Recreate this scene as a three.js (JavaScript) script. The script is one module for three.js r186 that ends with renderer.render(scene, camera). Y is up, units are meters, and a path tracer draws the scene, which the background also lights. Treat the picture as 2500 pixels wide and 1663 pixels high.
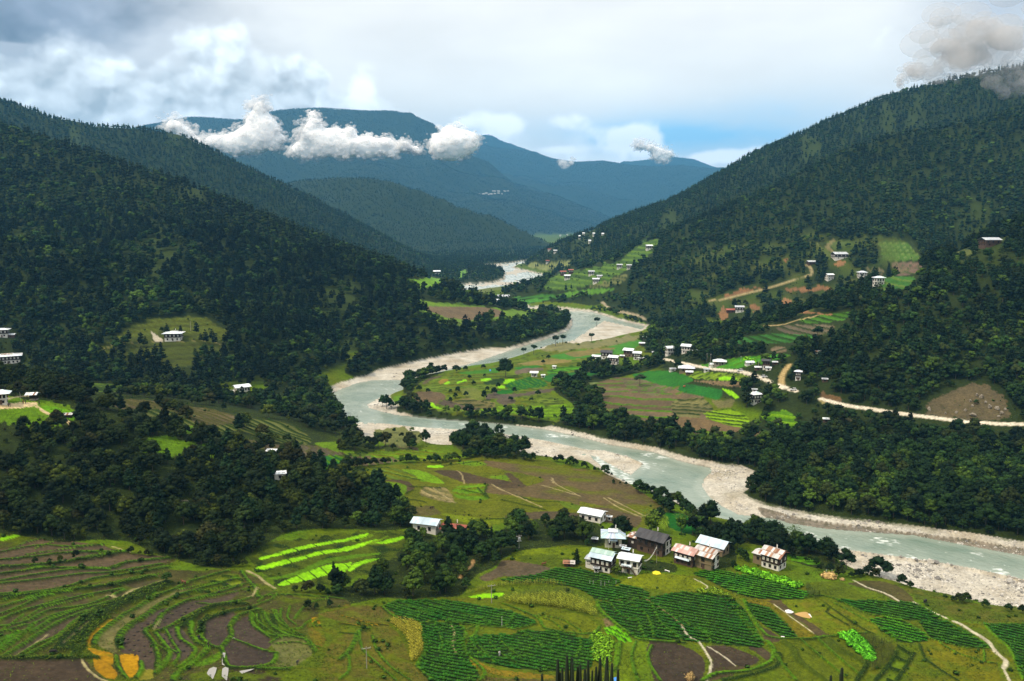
import * as THREE from 'three';
import { mergeGeometries } from 'three/addons/utils/BufferGeometryUtils.js';
import { MarchingCubes } from 'three/addons/objects/MarchingCubes.js';

// ---------------------------------------------------------------- camera
const EYE = 130, PITCH = 8.43 * Math.PI / 180, FOC = 2000, CX = 1250, CY = 831.5;   // eye height over the river; the lens in photograph pixels
const scene = new THREE.Scene();
const camera = new THREE.PerspectiveCamera(2 * Math.atan(CY / FOC) * 180 / Math.PI, 2500 / 1663, 0.5, 60000);
camera.position.set(0, EYE, 0);
camera.lookAt(0, EYE - Math.sin(PITCH) * 100, -Math.cos(PITCH) * 100);

// ---------------------------------------------------------------- light, air, exposure
const EXPOSURE = 1.3, SKY_GAIN = 1.4;
const sun = new THREE.DirectionalLight(0xffecd0, 2.7);
sun.position.set(-1150, 1750, -150); sun.target.position.set(0, 0, -700);
sun.shadow.radius = 9; sun.castShadow = true;
sun.shadow.mapSize.set(4096, 4096);
Object.assign(sun.shadow.camera, { left: -1500, right: 1500, top: 1500, bottom: -1500, near: 10, far: 6000 });
sun.name = 'sun'; scene.add(sun, sun.target);
scene.fog = new THREE.FogExp2(new THREE.Color().setRGB(0.16, 0.54, 1.0), 6.2e-5);

const renderer = new THREE.WebGLRenderer({ antialias: true });
renderer.toneMapping = THREE.LinearToneMapping;
renderer.toneMappingExposure = EXPOSURE;
renderer.shadowMap.enabled = true;

// ---------------------------------------------------------------- small tools
function rng(seed) { let a = seed >>> 0; return () => { a = (a + 0x6d2b79f5) | 0; let t = Math.imul(a ^ (a >>> 15), 1 | a); t = (t + Math.imul(t ^ (t >>> 7), 61 | t)) ^ t; return ((t ^ (t >>> 14)) >>> 0) / 4294967296; }; }
const R = rng(20240611);
const clamp = (x, a = 0, b = 1) => x < a ? a : x > b ? b : x;
const lerp = (a, b, t) => a + (b - a) * t;
const smooth = (a, b, x) => { const t = clamp((x - a) / (b - a)); return t * t * (3 - 2 * t); };
const PERM = new Uint8Array(512); { const r = rng(77); const p = [...Array(256).keys()]; for (let i = 255; i > 0; i--) { const j = (r() * (i + 1)) | 0; [p[i], p[j]] = [p[j], p[i]]; } for (let i = 0; i < 512; i++) PERM[i] = p[i & 255]; }
const GX = new Float32Array(256), GY = new Float32Array(256); for (let i = 0; i < 256; i++) { GX[i] = Math.cos(i * 2.399963); GY[i] = Math.sin(i * 2.399963); }
function noise(x, y) {           // gradient noise, about -0.7..0.7
  const xi = Math.floor(x), yi = Math.floor(y), fx = x - xi, fy = y - yi, u = fx * fx * fx * (fx * (fx * 6 - 15) + 10), v = fy * fy * fy * (fy * (fy * 6 - 15) + 10);
  const X = xi & 255, Y = yi & 255, a = PERM[PERM[X] + Y], b = PERM[PERM[X + 1] + Y], c = PERM[PERM[X] + Y + 1], d = PERM[PERM[X + 1] + Y + 1];
  const p = GX[a] * fx + GY[a] * fy, q = GX[b] * (fx - 1) + GY[b] * fy, r = GX[c] * fx + GY[c] * (fy - 1), s = GX[d] * (fx - 1) + GY[d] * (fy - 1);
  return p + (q - p) * u + (r - p + (p - q + s - r) * u) * v;
}
function fbm(x, y, n = 4) { let s = 0, a = 1, t = 0; for (let i = 0; i < n; i++) { s += a * noise(x, y); t += a; a *= 0.5; x = x * 2.03 + 17.7; y = y * 2.03 - 9.1; } return s / t * 1.5; }
const srgb = (r, g, b) => [r, g, b].map((c) => { c /= 255; return c <= 0.04045 ? c / 12.92 : ((c + 0.055) / 1.055) ** 2.4; });
const taken = {};
function numbered(name) { const n = taken[name] = (taken[name] ?? -1) + 1; return n ? name + '_' + String(n).padStart(3, '0') : name; }
function tag(o, label, category, group, kind) { if (label) o.userData.label = label; if (category) o.userData.category = category; if (group) o.userData.group = group; if (kind) o.userData.kind = kind; return o; }
function part(name, geometry, material, parent) { const m = new THREE.Mesh(geometry, material); m.name = name; m.castShadow = m.receiveShadow = true; parent.add(m); return m; }
function structure(name, geometry, material, label) { const m = part(numbered(name), geometry, material, scene); m.userData.kind = 'structure'; if (label) m.userData.label = label; return m; }
function thing(name, label, category, [x, y, z], turn = 0, group) { const o = new THREE.Group(); o.name = numbered(name); scene.add(o); o.position.set(x, y, z); o.rotation.y = turn; return tag(o, label, category, group); }

// ray of a photograph pixel: x = U * D, y = EYE + k * D, z = -D
const SP = Math.sin(PITCH), CP = Math.cos(PITCH);
function ray(px, py) { const u = (px - CX) / FOC, v = -(py - CY) / FOC, d = CP + v * SP; return { U: u / d, k: (-SP + v * CP) / d }; }
const atDepth = (px, py, D) => { const r = ray(px, py); return [r.U * D, EYE + r.k * D, -D]; };
const atLevel = (px, py, y = 0) => { const r = ray(px, py), D = (y - EYE) / r.k; return [r.U * D, y, -D]; };
function pixelOf(x, y, z) { const D = -z, Y = y - EYE, f = CP * D - SP * Y, up = SP * D + CP * Y; return [CX + FOC * x / f, CY - FOC * up / f, f]; }
// point lists read off enlarged details of the photograph: origin and scale of each detail
const DETAIL = { A1: [0, 550, 2.8], A2: [830, 550, 2.8], A3: [1660, 550, 2.8], C1: [0, 1103, 2.8], C2: [830, 1103, 2.8], C3: [1660, 1103, 2.8], E5: [860, 860, 3.928], E6: [600, 1060, 3.367], D1: [0, 1300, 3.2], D2: [380, 1360, 2.806], P: [0, 0, 1] };
function pts(where, list) { const [ox, oy, s] = DETAIL[where], out = []; for (let i = 0; i + 1 < list.length; i += 2) out.push([ox + list[i] / s, oy + list[i + 1] / s]); return out; }
const KEPT = [];                 // rounds kept free of trees: [x, z, radius, how far towards the viewer the sight stays open]
const keepFree = (x, z, r, front = 0) => KEPT.push([x, z, r, front]);
const isFree = (x, z) => { for (const [a, b, r, f] of KEPT) { const dx = x - a, dz = z - b, D = Math.hypot(a, b), ux = -a / D, uz = -b / D, t = clamp(dx * ux + dz * uz, 0, f), qx = dx - ux * t, qz = dz - uz * t; if (qx * qx + qz * qz < r * r) return false; } return true; };
const isOpen = (x, z) => { for (const [a, b, r] of KEPT) if ((x - a) ** 2 + (z - b) ** 2 < r * r) return false; return true; };   // outside the rounds themselves
// ---------------------------------------------------------------- sky: broken overcast, grey deck on the left and over the right ridge, cumulus bank low on the left
{
  const W = 4096, H = 2048, data = new Float32Array(W * H * 4);
  const bump = (x, y, cx, cy, rx, ry) => { const a = (x - cx) / rx, b = (y - cy) / ry; return Math.exp(-(a * a + b * b)); };
  const tops = [[-400, 190], [0, 182], [110, 190], [230, 215], [310, 185], [400, 190], [440, 215], [500, 178], [560, 165], [600, 185], [640, 175], [690, 205], [740, 195], [770, 178], [815, 190], [840, 240], [900, 238], [935, 262], [1000, 285], [1060, 290], [1140, 305], [1200, 318], [1250, 292], [1300, 325], [1360, 318], [1400, 300], [1450, 340], [1520, 350], [1600, 372], [1700, 386], [1780, 392], [1900, 400], [2900, 380]];
  const topAt = (x) => { for (let k = 0; k + 1 < tops.length; k++) if (x < tops[k + 1][0]) { const t = clamp((x - tops[k][0]) / (tops[k + 1][0] - tops[k][0])); return lerp(tops[k][1], tops[k + 1][1], t * t * (3 - 2 * t)); } return 400; };
  const billow = (x, y) => { let s = 0, a = 1, t = 0; for (let k = 0; k < 6; k++) { s += a * (0.25 + 0.9 * noise(x, y) + 0.25 * (1 - 2 * Math.abs(noise(x, y)))); t += a; a *= 0.55; x = x * 2.05 + 11.3; y = y * 2.05 - 4.7; } return s / t; };
  for (let row = 0; row < H; row++) {
    const el = ((row + 0.5) / H - 0.5) * Math.PI, se = Math.sin(el);
    for (let col = 0; col < W; col++) {
      const o = (row * W + col) * 4, az = ((col + 0.5) / W - 0.5) * 2 * Math.PI + Math.PI / 2;   // 0 straight ahead
      let c0, c1, c2; data[o + 3] = 1;
      if (se < -0.01) { data[o] = 0.30; data[o + 1] = 0.33; data[o + 2] = 0.33; continue; }
      let a = az; if (a > Math.PI) a -= 2 * Math.PI;
      const X = CX + a * 1960, Y = 535 - el * 1960;                 // spread evenly by angle
      const ahead = smooth(1.35, 0.75, Math.abs(a)) * smooth(0.75, 0.35, el);
      const w1 = fbm(X / 420 + 3, Y / 130, 5), w2 = fbm(X / 900 - 8, Y / 300 + 4, 4);
      const t = clamp(el / 0.26);
      c0 = lerp(0.72, 0.68, t); c1 = lerp(0.745, 0.665, t); c2 = lerp(0.715, 0.635, t);
      const up = 1 + 0.55 * smooth(0.2, 1.2, el), v = up * (1 + 0.13 * w1 + 0.10 * w2); c0 *= v; c1 *= v; c2 *= v;
      const blue = ahead * clamp((1.0 * bump(X, Y, 1690, 350, 260, 55) + 0.4 * bump(X, Y, 1880, 330, 170, 70) + 0.3 * bump(X, Y, 1150, 330, 300, 40)) * (0.75 + 1.1 * w1));
      c0 = lerp(c0, 0.28, blue); c1 = lerp(c1, 0.54, blue); c2 = lerp(c2, 0.76, blue);
      // grey deck
      const wx = X + 70 * fbm(X / 180, Y / 120, 4), wy = Y + 40 * fbm(X / 180 + 40, Y / 120 + 9, 4), g1 = fbm(wx / 240, wy / 120, 6);
      let grey = ahead * (smooth(820, 280, X + 150 * g1) * smooth(380, 130, Y + 70 * g1) * 1.0 + smooth(1950, 2480, X + 200 * g1) * smooth(330, 40, Y - 60 * g1) * 0.85);
      grey = Math.max(grey, ahead * 0.8 * smooth(0.1, 0.75, bump(wx, wy, 450, 22, 190, 40) + 0.7 * bump(wx, wy, 385, 56, 60, 14) + 0.2 * g1));
      grey = clamp(Math.max(grey, (1 - ahead) * 0.55 * smooth(-0.1, 0.5, fbm(X / 800, Y / 500 + 9, 5))));
      const gs = 1 + 0.9 * g1;
      c0 = lerp(c0, 0.215 * gs, grey); c1 = lerp(c1, 0.24 * gs, grey); c2 = lerp(c2, 0.29 * gs, grey);
      // cumulus: billows rising to an uneven top line
      if (ahead > 0.02 && Y > 20 && Y < 570) {
        const right = smooth(780, 1150, X), bx = X + 24 * fbm(X / 60, Y / 60, 5), by = Y + 20 * fbm(X / 60 + 70, Y / 60, 5);
        const f1 = fbm(bx / 140, by / 110, 6), f2 = fbm((bx - 12) / 140, (by - 17) / 110, 6);
        const depth = (Y - topAt(bx)) / 70 + 0.95 * f1 + 0.95 * bump(X, Y, 620, 130, 75, 75) + 0.3 * bump(X, Y, 760, 215, 60, 50);
        const m = ahead * lerp(smooth(-0.15, 0.6, depth), 0.75 * smooth(0.1, 1.3, depth), right);
        const s = clamp(lerp(0.70, 0.88, right) + lerp(0.7, 0.3, right) * (f1 - f2) + lerp(0.30, 0.14, right) * f1 + 0.22 * smooth(0.5, 0.0, depth) - 0.10 * smooth(0.8, 3.2, depth) * (1 - right), 0.3, 1.05) * lerp(0.84, 1, smooth(0, 520, X));
        c0 = lerp(c0, s * 0.93, m * 0.92); c1 = lerp(c1, s * 0.985, m * 0.92); c2 = lerp(c2, s * 1.01, m * 0.92);
        const w = ahead * smooth(0.25, 0.7, bump(X, Y, 1500, 345, 60, 30) + bump(X, Y, 1560, 362, 52, 30) + bump(X, Y, 1740, 396, 140, 18) + 0.8 * bump(X, Y, 1250, 318, 50, 24) + 0.8 * bump(X, Y, 905, 248, 34, 26) + 0.7 * bump(X, Y, 1385, 310, 55, 26) + 0.8 * bump(X, Y, 1350, 375, 90, 12) + 0.7 * bump(X, Y, 1140, 310, 60, 24) + 0.7 * f1);
        c0 = lerp(c0, 0.95, w * 0.9); c1 = lerp(c1, 0.985, w * 0.9); c2 = lerp(c2, 1.0, w * 0.9);
      }
      data[o] = c0 * SKY_GAIN; data[o + 1] = c1 * SKY_GAIN; data[o + 2] = c2 * SKY_GAIN;
    }
  }
  const sky = new THREE.DataTexture(data, W, H, THREE.RGBAFormat, THREE.FloatType);
  sky.mapping = THREE.EquirectangularReflectionMapping; sky.magFilter = sky.minFilter = THREE.LinearFilter; sky.needsUpdate = true;
  scene.background = sky; scene.environment = sky;
}
// ---------------------------------------------------------------- terrain: river, valley floor, ridges
const RIVER = pts('P', [2800, 1412, 2500, 1358, 2374, 1335, 2231, 1308, 2106, 1299, 2017, 1292, 1928, 1278, 1889, 1267, 1803, 1257, 1760, 1235, 1728, 1210, 1714, 1189, 1719, 1173, 1735, 1157, 1737, 1144, 1696, 1135, 1660, 1126, 1598, 1105, 1491, 1087, 1401, 1064, 1337, 1050, 1241, 1037, 1187, 1032, 1080, 1025, 1009, 1018, 969, 1014, 937, 1007, 901, 996, 896, 987, 912, 979, 926, 975, 962, 961, 984, 954, 987, 936, 1030, 918, 1080, 911, 1134, 900, 1187, 893, 1216, 886, 1259, 873, 1312, 854, 1330, 848, 1366, 839, 1401, 832, 1416, 821, 1455, 796, 1473, 784, 1526, 796, 1566, 806, 1575, 797, 1526, 786, 1491, 776, 1444, 762, 1400, 757, 1366, 753, 1341, 751, 1294, 750, 1240, 747, 1200, 745, 1160, 741, 1144, 732, 1151, 714, 1223, 702, 1259, 698, 1305, 691, 1337, 673, 1291, 664, 1251, 654, 1259, 648, 1284, 643, 1340, 632, 1400, 628, 1425, 622,
  1390, 617, 1340, 627, 1284, 637, 1241, 643, 1187, 648, 1166, 652, 1216, 657, 1234, 664, 1234, 682, 1205, 691, 1126, 696, 1101, 704, 1080, 714, 1041, 720, 1047, 732, 1090, 740, 1151, 747, 1200, 751, 1294, 758, 1340, 761, 1398, 779, 1398, 793, 1387, 807, 1366, 816, 1330, 829, 1276, 846, 1248, 855, 1223, 864, 1151, 888, 1087, 904, 1044, 914, 987, 929, 909, 929, 873, 936, 830, 952, 812, 960, 814, 975, 829, 996, 840, 1009, 851, 1032, 866, 1034, 937, 1037, 1009, 1045, 1116, 1052, 1187, 1057, 1223, 1062, 1330, 1079, 1437, 1102, 1473, 1103, 1526, 1117, 1569, 1135, 1541, 1160, 1500, 1140, 1460, 1118, 1440, 1110, 1448, 1122, 1473, 1146, 1509, 1169, 1544, 1185, 1591, 1199, 1634, 1217, 1670, 1235, 1706, 1257, 1803, 1278, 1860, 1289, 1910, 1303, 1964, 1324, 2017, 1339, 2085, 1349, 2178, 1362, 2267, 1374, 2374, 1392, 2500, 1421, 2800, 1493]).map(([x, y]) => { const p = atLevel(x, y); return [p[0], -p[2]]; });
const GRAVEL = [
  ['C3', [1190, 690, 1450, 725, 1700, 760, 2000, 810, 2352, 890, 2900, 1030, 2900, 1200, 2352, 1060, 2100, 1040, 1850, 980, 1700, 950, 1600, 920, 1500, 880, 1440, 870, 1300, 830, 1200, 780]],
  ['P', [1731, 1142, 1796, 1149, 1831, 1164, 1817, 1185, 1778, 1210, 1820, 1232, 1860, 1246, 1910, 1257, 1964, 1268, 2017, 1278, 2106, 1288, 2196, 1300, 2374, 1322, 2500, 1344, 2800, 1400, 2800, 1412, 2500, 1358, 2374, 1335, 2231, 1308, 2106, 1299, 2017, 1292, 1928, 1278, 1803, 1257, 1760, 1235, 1728, 1210, 1714, 1189, 1719, 1173, 1735, 1157]],
  ['P', [851, 1032, 937, 1037, 1009, 1045, 1116, 1052, 1223, 1062, 1330, 1079, 1437, 1102, 1473, 1103, 1526, 1117, 1569, 1135, 1541, 1160, 1500, 1140, 1455, 1126, 1400, 1120, 1330, 1116, 1260, 1106, 1180, 1106, 1130, 1098, 1090, 1098, 1050, 1080, 1000, 1078, 950, 1080, 910, 1078, 880, 1055]],
  ['P', [812, 955, 830, 952, 909, 929, 987, 929, 1044, 914, 1087, 904, 1151, 888, 1223, 864, 1248, 855, 1187, 855, 1134, 864, 1098, 871, 1009, 889, 937, 907, 909, 922, 873, 928, 830, 943]],
  ['P', [896, 987, 901, 996, 937, 1007, 969, 1014, 1020, 1020, 975, 1004, 945, 990, 932, 976, 912, 978]],
  ['P', [1401, 832, 1416, 821, 1455, 796, 1473, 784, 1526, 796, 1560, 806, 1552, 818, 1500, 828, 1450, 838, 1420, 842, 1366, 850, 1330, 856, 1312, 854, 1366, 839]],
].map(([w, l]) => pts(w, l).map(([x, y]) => { const p = atLevel(x, y, 0.4); return [p[0], -p[2]]; }));
function insideOf(poly, x, d) { let c = false; for (let i = 0, j = poly.length - 1; i < poly.length; j = i++) { const a = poly[i], b = poly[j]; if ((a[1] > d) !== (b[1] > d) && x < (b[0] - a[0]) * (d - a[1]) / (b[1] - a[1]) + a[0]) c = !c; } return c; }
function edgeDistance(poly, x, d, most) {
  let best = most * most;
  for (let i = 0, j = poly.length - 1; i < poly.length; j = i++) {
    const ax = poly[j][0], ay = poly[j][1], bx = poly[i][0] - ax, by = poly[i][1] - ay, px = x - ax, py = d - ay;
    let t = (px * bx + py * by) / (bx * bx + by * by + 1e-9); t = t < 0 ? 0 : t > 1 ? 1 : t;
    const qx = px - t * bx, qy = py - t * by, q = qx * qx + qy * qy; if (q < best) best = q;
  }
  return Math.sqrt(best);
}
// ridge crests: [photo x, photo y, distance, reach of the slope on the ground, height of the trees on the crest]
const RIDGES = {
  spur: { p: 1.0, n: 0.5, pts: [[-500, 960, 430, 190, 0], [-150, 985, 410, 180, 0], [60, 990, 400, 160, 0], [160, 1010, 392, 150, 2], [260, 1040, 378, 130, 13], [420, 1068, 362, 105, 17], [640, 1125, 350, 75, 17], [800, 1185, 342, 60, 14], [930, 1262, 332, 45, 10], [1000, 1300, 328, 35, 7]] },
  left_shoulder: { p: 1.15, n: 0.7, b: 0.6, pts: [[-300, 560, 820, 260, 10], [100, 600, 800, 260, 10], [350, 655, 790, 240, 10], [500, 715, 760, 210, 10], [600, 795, 720, 170, 10], [700, 875, 680, 120, 8], [780, 938, 640, 60, 6]] },
  left_hill: { p: 1.1, n: 1, b: 0.3, pts: [[-900, 20, 1400, 800, 14], [-400, 160, 1320, 760, 14], [0, 300, 1260, 720, 14], [120, 335, 1240, 700, 14], [300, 395, 1210, 640, 14], [420, 430, 1200, 600, 14], [600, 518, 1170, 520, 14], [800, 610, 1120, 340, 14], [910, 680, 1080, 130, 14], [990, 745, 1050, 62, 13], [1060, 790, 1020, 40, 10]] },
  left_range: { p: 1.1, n: 0.8, pts: [[-900, -60, 2400, 1100, 14], [-300, 140, 2350, 1050, 14], [0, 232, 2300, 1000, 16], [120, 275, 2280, 950, 16], [220, 298, 2260, 900, 14], [350, 305, 2260, 780, 14], [450, 330, 2270, 680, 10], [600, 402, 2310, 470, 10], [760, 474, 2360, 268, 10], [900, 553, 2400, 144, 10], [1000, 612, 2430, 60, 10], [1070, 648, 2450, 34, 8]] },
  middle_hill: { p: 1.2, n: 1.0, pts: [[400, 520, 4400, 1300, 10], [600, 470, 4200, 1250, 10], [740, 438, 4050, 1200, 10], [820, 432, 4000, 1000, 10], [900, 430, 3980, 850, 10], [980, 448, 3950, 590, 10], [1060, 474, 3900, 405, 10], [1130, 505, 3850, 305, 10], [1200, 524, 3800, 240, 10], [1260, 552, 3720, 146, 10], [1320, 580, 3650, 60, 10], [1385, 612, 3600, 30, 8]] },
  far_peak: { p: 1.05, n: 1.5, pts: [[-300, 240, 9718, 4520, 0], [200, 330, 9605, 4520, 0], [400, 315, 9492, 4520, 0], [480, 283, 9379, 4294, 0], [540, 286, 9379, 4181, 0], [600, 296, 9266, 4068, 0], [650, 275, 9153, 3842, 0], [730, 263, 9040, 3729, 0], [800, 258, 9040, 2800, 0], [880, 261, 9040, 2200, 0], [960, 258, 9040, 1700, 0], [1000, 266, 8984, 1500, 0], [1060, 305, 8927, 1240, 0], [1110, 345, 8870, 1030, 0], [1190, 395, 8758, 902, 0], [1280, 455, 8588, 540, 0], [1380, 510, 8362, 270, 0], [1470, 548, 8136, 130, 0], [1560, 582, 7910, 60, 0]] },
  far_shoulder: { p: 1.05, n: 1.2, pts: [[1190, 420, 10509, 847, 0], [1300, 432, 10396, 847, 0], [1400, 452, 10283, 791, 0], [1500, 472, 10170, 678, 0], [1600, 492, 10057, 565, 0], [1700, 518, 9944, 452, 0], [1800, 560, 9831, 226, 0]] },
  far_range: { p: 1.05, n: 1.3, pts: [[900, 350, 12882, 2825, 0], [1100, 342, 12656, 2825, 0], [1170, 344, 12430, 2825, 0], [1260, 362, 12317, 2712, 0], [1350, 384, 12204, 2486, 0], [1420, 391, 12091, 2373, 0], [1500, 394, 11978, 2373, 0], [1600, 402, 11865, 2260, 0], [1690, 405, 11752, 2147, 0], [1760, 405, 11639, 2147, 0], [1820, 418, 11526, 2034, 0], [2000, 470, 11413, 1695, 0], [2300, 520, 11300, 904, 0]] },
  hazy_range: { p: 1, n: 0.3, pts: [[1050, 345, 14500, 2000, 0], [1130, 317, 14300, 2200, 0], [1190, 319, 14200, 2200, 0], [1240, 340, 14200, 2000, 0], [1300, 360, 14200, 1800, 0], [1380, 410, 14200, 1200, 0], [1480, 405, 14800, 1200, 0], [1540, 390, 15000, 1700, 0], [1640, 379, 15000, 1800, 0], [1690, 384, 15000, 1700, 0], [1740, 402, 15000, 1400, 0], [1850, 440, 15000, 900, 0]] },
  right_knoll: { p: 1.0, n: 0.6, pts: [[1930, 935, 590, 25, 8], [1975, 890, 592, 45, 10], [2050, 808, 600, 85, 10], [2160, 755, 610, 150, 10], [2250, 712, 620, 205, 10], [2330, 665, 628, 235, 10], [2400, 630, 640, 240, 10], [2500, 568, 655, 250, 10], [2700, 470, 690, 280, 10], [3100, 330, 760, 320, 10]] },
  right_hill: { p: 1.1, n: 0.8, b: 0.3, pts: [[3300, -60, 1300, 700, 12], [2900, 120, 1320, 700, 12], [2600, 228, 1330, 650, 12], [2470, 272, 1340, 620, 12], [2300, 312, 1360, 600, 12], [2180, 330, 1385, 580, 12], [2085, 356, 1400, 560, 12], [1950, 425, 1410, 500, 12], [1800, 515, 1420, 430, 12], [1700, 566, 1420, 380, 12], [1600, 612, 1400, 330, 12], [1544, 660, 1350, 230, 10], [1493, 714, 1290, 110, 8], [1450, 748, 1240, 50, 6]] },
  right_range: { p: 1.1, n: 0.8, pts: [[3300, -300, 1900, 1000, 14], [2900, -40, 1900, 1000, 14], [2600, 108, 1900, 950, 14], [2500, 152, 1900, 950, 14], [2350, 180, 1960, 950, 14], [2250, 205, 2000, 950, 14], [2170, 225, 2060, 950, 14], [2100, 258, 2100, 800, 14], [2000, 308, 2160, 650, 14], [1900, 355, 2200, 520, 14], [1830, 398, 2250, 441, 14], [1750, 448, 2320, 355, 13], [1680, 490, 2400, 308, 10], [1600, 525, 2520, 250, 10], [1540, 555, 2650, 190, 8], [1502, 588, 2820, 100, 18], [1456, 610, 2980, 50, 15], [1424, 626, 3080, 24, 8]] },
};
for (const r of Object.values(RIDGES)) r.line = r.pts.map(([px, py, D, w, th]) => { const p = atDepth(px, py, D); return [p[0], D, Math.max(0, p[1] - th), w]; });
for (const r of Object.values(RIDGES)) r.size = 50 + 0.5 * Math.max(...r.line.map((p) => p[2]));
const ridgeList = Object.values(RIDGES);
function ridgeHeight(x, d) {
  let h = 0, seed = 0;
  for (const r of ridgeList) {
    seed += 13.7; let best = 9, crest = 0, y = 0; const L = r.line;
    for (let i = 0; i + 1 < L.length; i++) {
      const a = L[i], b = L[i + 1], bx = b[0] - a[0], by = b[1] - a[1], px = x - a[0], py = d - a[1], l2 = bx * bx + by * by;
      let t = (px * bx + py * by) / l2; t = t < 0 ? 0 : t > 1 ? 1 : t;
      const side = (bx * py - by * px) / Math.sqrt(l2 * (px * px + py * py) + 1e-6), w = (a[3] + (b[3] - a[3]) * t) * (r.b ? lerp(1, r.b, smooth(-0.25, 0.35, bx > 0 ? side : -side)) : 1), qx = px - t * bx, qy = py - t * by, q2 = qx * qx + qy * qy;
      if (q2 >= w * w) continue; const q = Math.sqrt(q2) / w, c = a[2] + (b[2] - a[2]) * t, h1 = c * Math.pow(1 - q, r.p); if (h1 > y) { y = h1; best = q; crest = c; }
    }
    if (best >= 1) continue;
    const size = r.size, g = 0.5 + 1.1 * noise(x / size + seed + 0.4 * noise(x / size, d / size), d / size), g2 = noise(x / (size * 0.35), d / (size * 0.35) + seed);
    y += r.n * crest * 4 * best * (1 - best) * (0.085 * (g - 0.55) + 0.035 * g2);
    const m = Math.max(0, 1 - Math.abs(y - h) / 14); h = Math.max(h, y) + m * m * 3.5 * Math.min(1, Math.min(h, y) / 10);
  }
  return h;
}
let lastRidge = 0;
function baseHeight(x, d) {
  lastRidge = 0;
  const wet = insideOf(RIVER, x, d), e = edgeDistance(RIVER, x, d, 400);
  if (wet) return -0.15 - 1.6 * smooth(0, 10, e);
  let eg = 999;
  for (const g of GRAVEL) { if (insideOf(g, x, d)) return 0.12 + 0.9 * smooth(0, 25, e) + 0.35 * fbm(x / 9, d / 9, 3) * smooth(0, 4, e); eg = Math.min(eg, 4 + edgeDistance(g, x, d, 120)); }
  let y = 0.5 + 3.2 * smooth(0, 9, e) + 3.6 * smooth(5, 60, e) + 0.012 * Math.max(0, e - 40) * smooth(2500, 900, d);
  y += 0.12 * Math.max(0, -x - 20) * smooth(430, 330, d) + 0.10 * Math.max(0, 250 - d) * smooth(60, -40, x);
  y += 0.25 * fbm(x / 40, d / 40, 3);
  if (eg < 24) y = lerp(1.0, y, smooth(4, 20, eg));
  lastRidge = ridgeHeight(x, d) * smooth(1, d > 1100 ? 90 : 34, Math.min(e, eg));
  return y + lastRidge;
}
// one sheet of ground: columns fan out from under the viewpoint, rows lie closer together near it
const UM = 0.72, NC = 820, dU = 2 * UM / (NC - 1), OUT = 24;
const COLS = []; for (let i = OUT; i >= 1; i--) COLS.push(-UM - dU * (i + 0.5 * i * i * 0.55 * 2)); for (let i = 0; i < NC; i++) COLS.push(-UM + i * dU); for (let i = 1; i <= OUT; i++) COLS.push(UM + dU * (i + 0.5 * i * i * 0.55 * 2));
const NI = COLS.length;
const ROWS = []; { let d = 150; while (d < 15800) { ROWS.push(d); d *= d < 520 ? 1.0025 : d < 1600 ? 1.0046 : d < 5000 ? 1.01 : 1.02; } }
const NJ = ROWS.length, N = NI * NJ;
const HEIGHT = new Float32Array(N), BASE = new Float32Array(N), RIDGE = new Float32Array(N);
for (let j = 0; j < NJ; j++) for (let i = 0; i < NI; i++) { const o = j * NI + i; BASE[o] = HEIGHT[o] = baseHeight(COLS[i] * ROWS[j], ROWS[j]); RIDGE[o] = lastRidge; }
const colOf = (U) => OUT + (U + UM) / dU;
function rowOf(d) { let a = 0, b = NJ - 1; if (d <= ROWS[0]) return 0; if (d >= ROWS[b]) return b; while (b - a > 1) { const m = (a + b) >> 1; if (ROWS[m] <= d) a = m; else b = m; } return a + (d - ROWS[a]) / (ROWS[b] - ROWS[a]); }
function sample(A, i, j) { i = clamp(i, 0, NI - 1.001); j = clamp(j, 0, NJ - 1.001); const a = i | 0, b = j | 0, u = i - a, v = j - b, o = b * NI + a; return (A[o] * (1 - u) + A[o + 1] * u) * (1 - v) + (A[o + NI] * (1 - u) + A[o + NI + 1] * u) * v; }
const groundAt = (x, z) => sample(HEIGHT, colOf(x / -z), rowOf(-z));
function hit(px, py) {           // where the sight line of a photograph pixel meets the ground
  const { U, k } = ray(px, py), i = colOf(U);
  for (let j = 1; j < NJ; j++) {
    const g1 = sample(BASE, i, j) - EYE - k * ROWS[j];
    if (g1 >= 0) { const g0 = sample(BASE, i, j - 1) - EYE - k * ROWS[j - 1], t = clamp(g0 / (g0 - g1 + 1e-9)), D = lerp(ROWS[j - 1], ROWS[j], t); return { x: U * D, y: EYE + k * D, z: -D, D, i, j: j - 1 + t }; }
  }
  return null;
}
// ---------------------------------------------------------------- what covers the ground
const COLOR = new Float32Array(N * 3), FIELD = new Int16Array(N).fill(-1), TREE = new Float32Array(N), PINE = new Float32Array(N), COVER = new Uint8Array(N);
const LAND = 0, WATER = 1, STONES = 2, PATH = 3;
const C = {                                   // base colours of soil, crops, grass, gravel
  forest: [0.020, 0.030, 0.008], grass: [0.070, 0.105, 0.012], olive: [0.085, 0.098, 0.014], lush: [0.075, 0.165, 0.012], lime: [0.20, 0.42, 0.016], bright: [0.125, 0.225, 0.014],
  soil: [0.056, 0.042, 0.024], dark: [0.034, 0.026, 0.016], tan: [0.125, 0.098, 0.048], crop: [0.016, 0.034, 0.007], straw: [0.27, 0.155, 0.018], pale: [0.33, 0.28, 0.19], sand: [0.46, 0.39, 0.30], clay: [0.20, 0.115, 0.06],
  bund: [0.060, 0.130, 0.006], riser: [0.014, 0.028, 0.003], greygreen: [0.105, 0.108, 0.040], stone: [0.42, 0.385, 0.31], scrub: [0.050, 0.068, 0.014], orange: [0.15, 0.105, 0.016],
};
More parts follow.
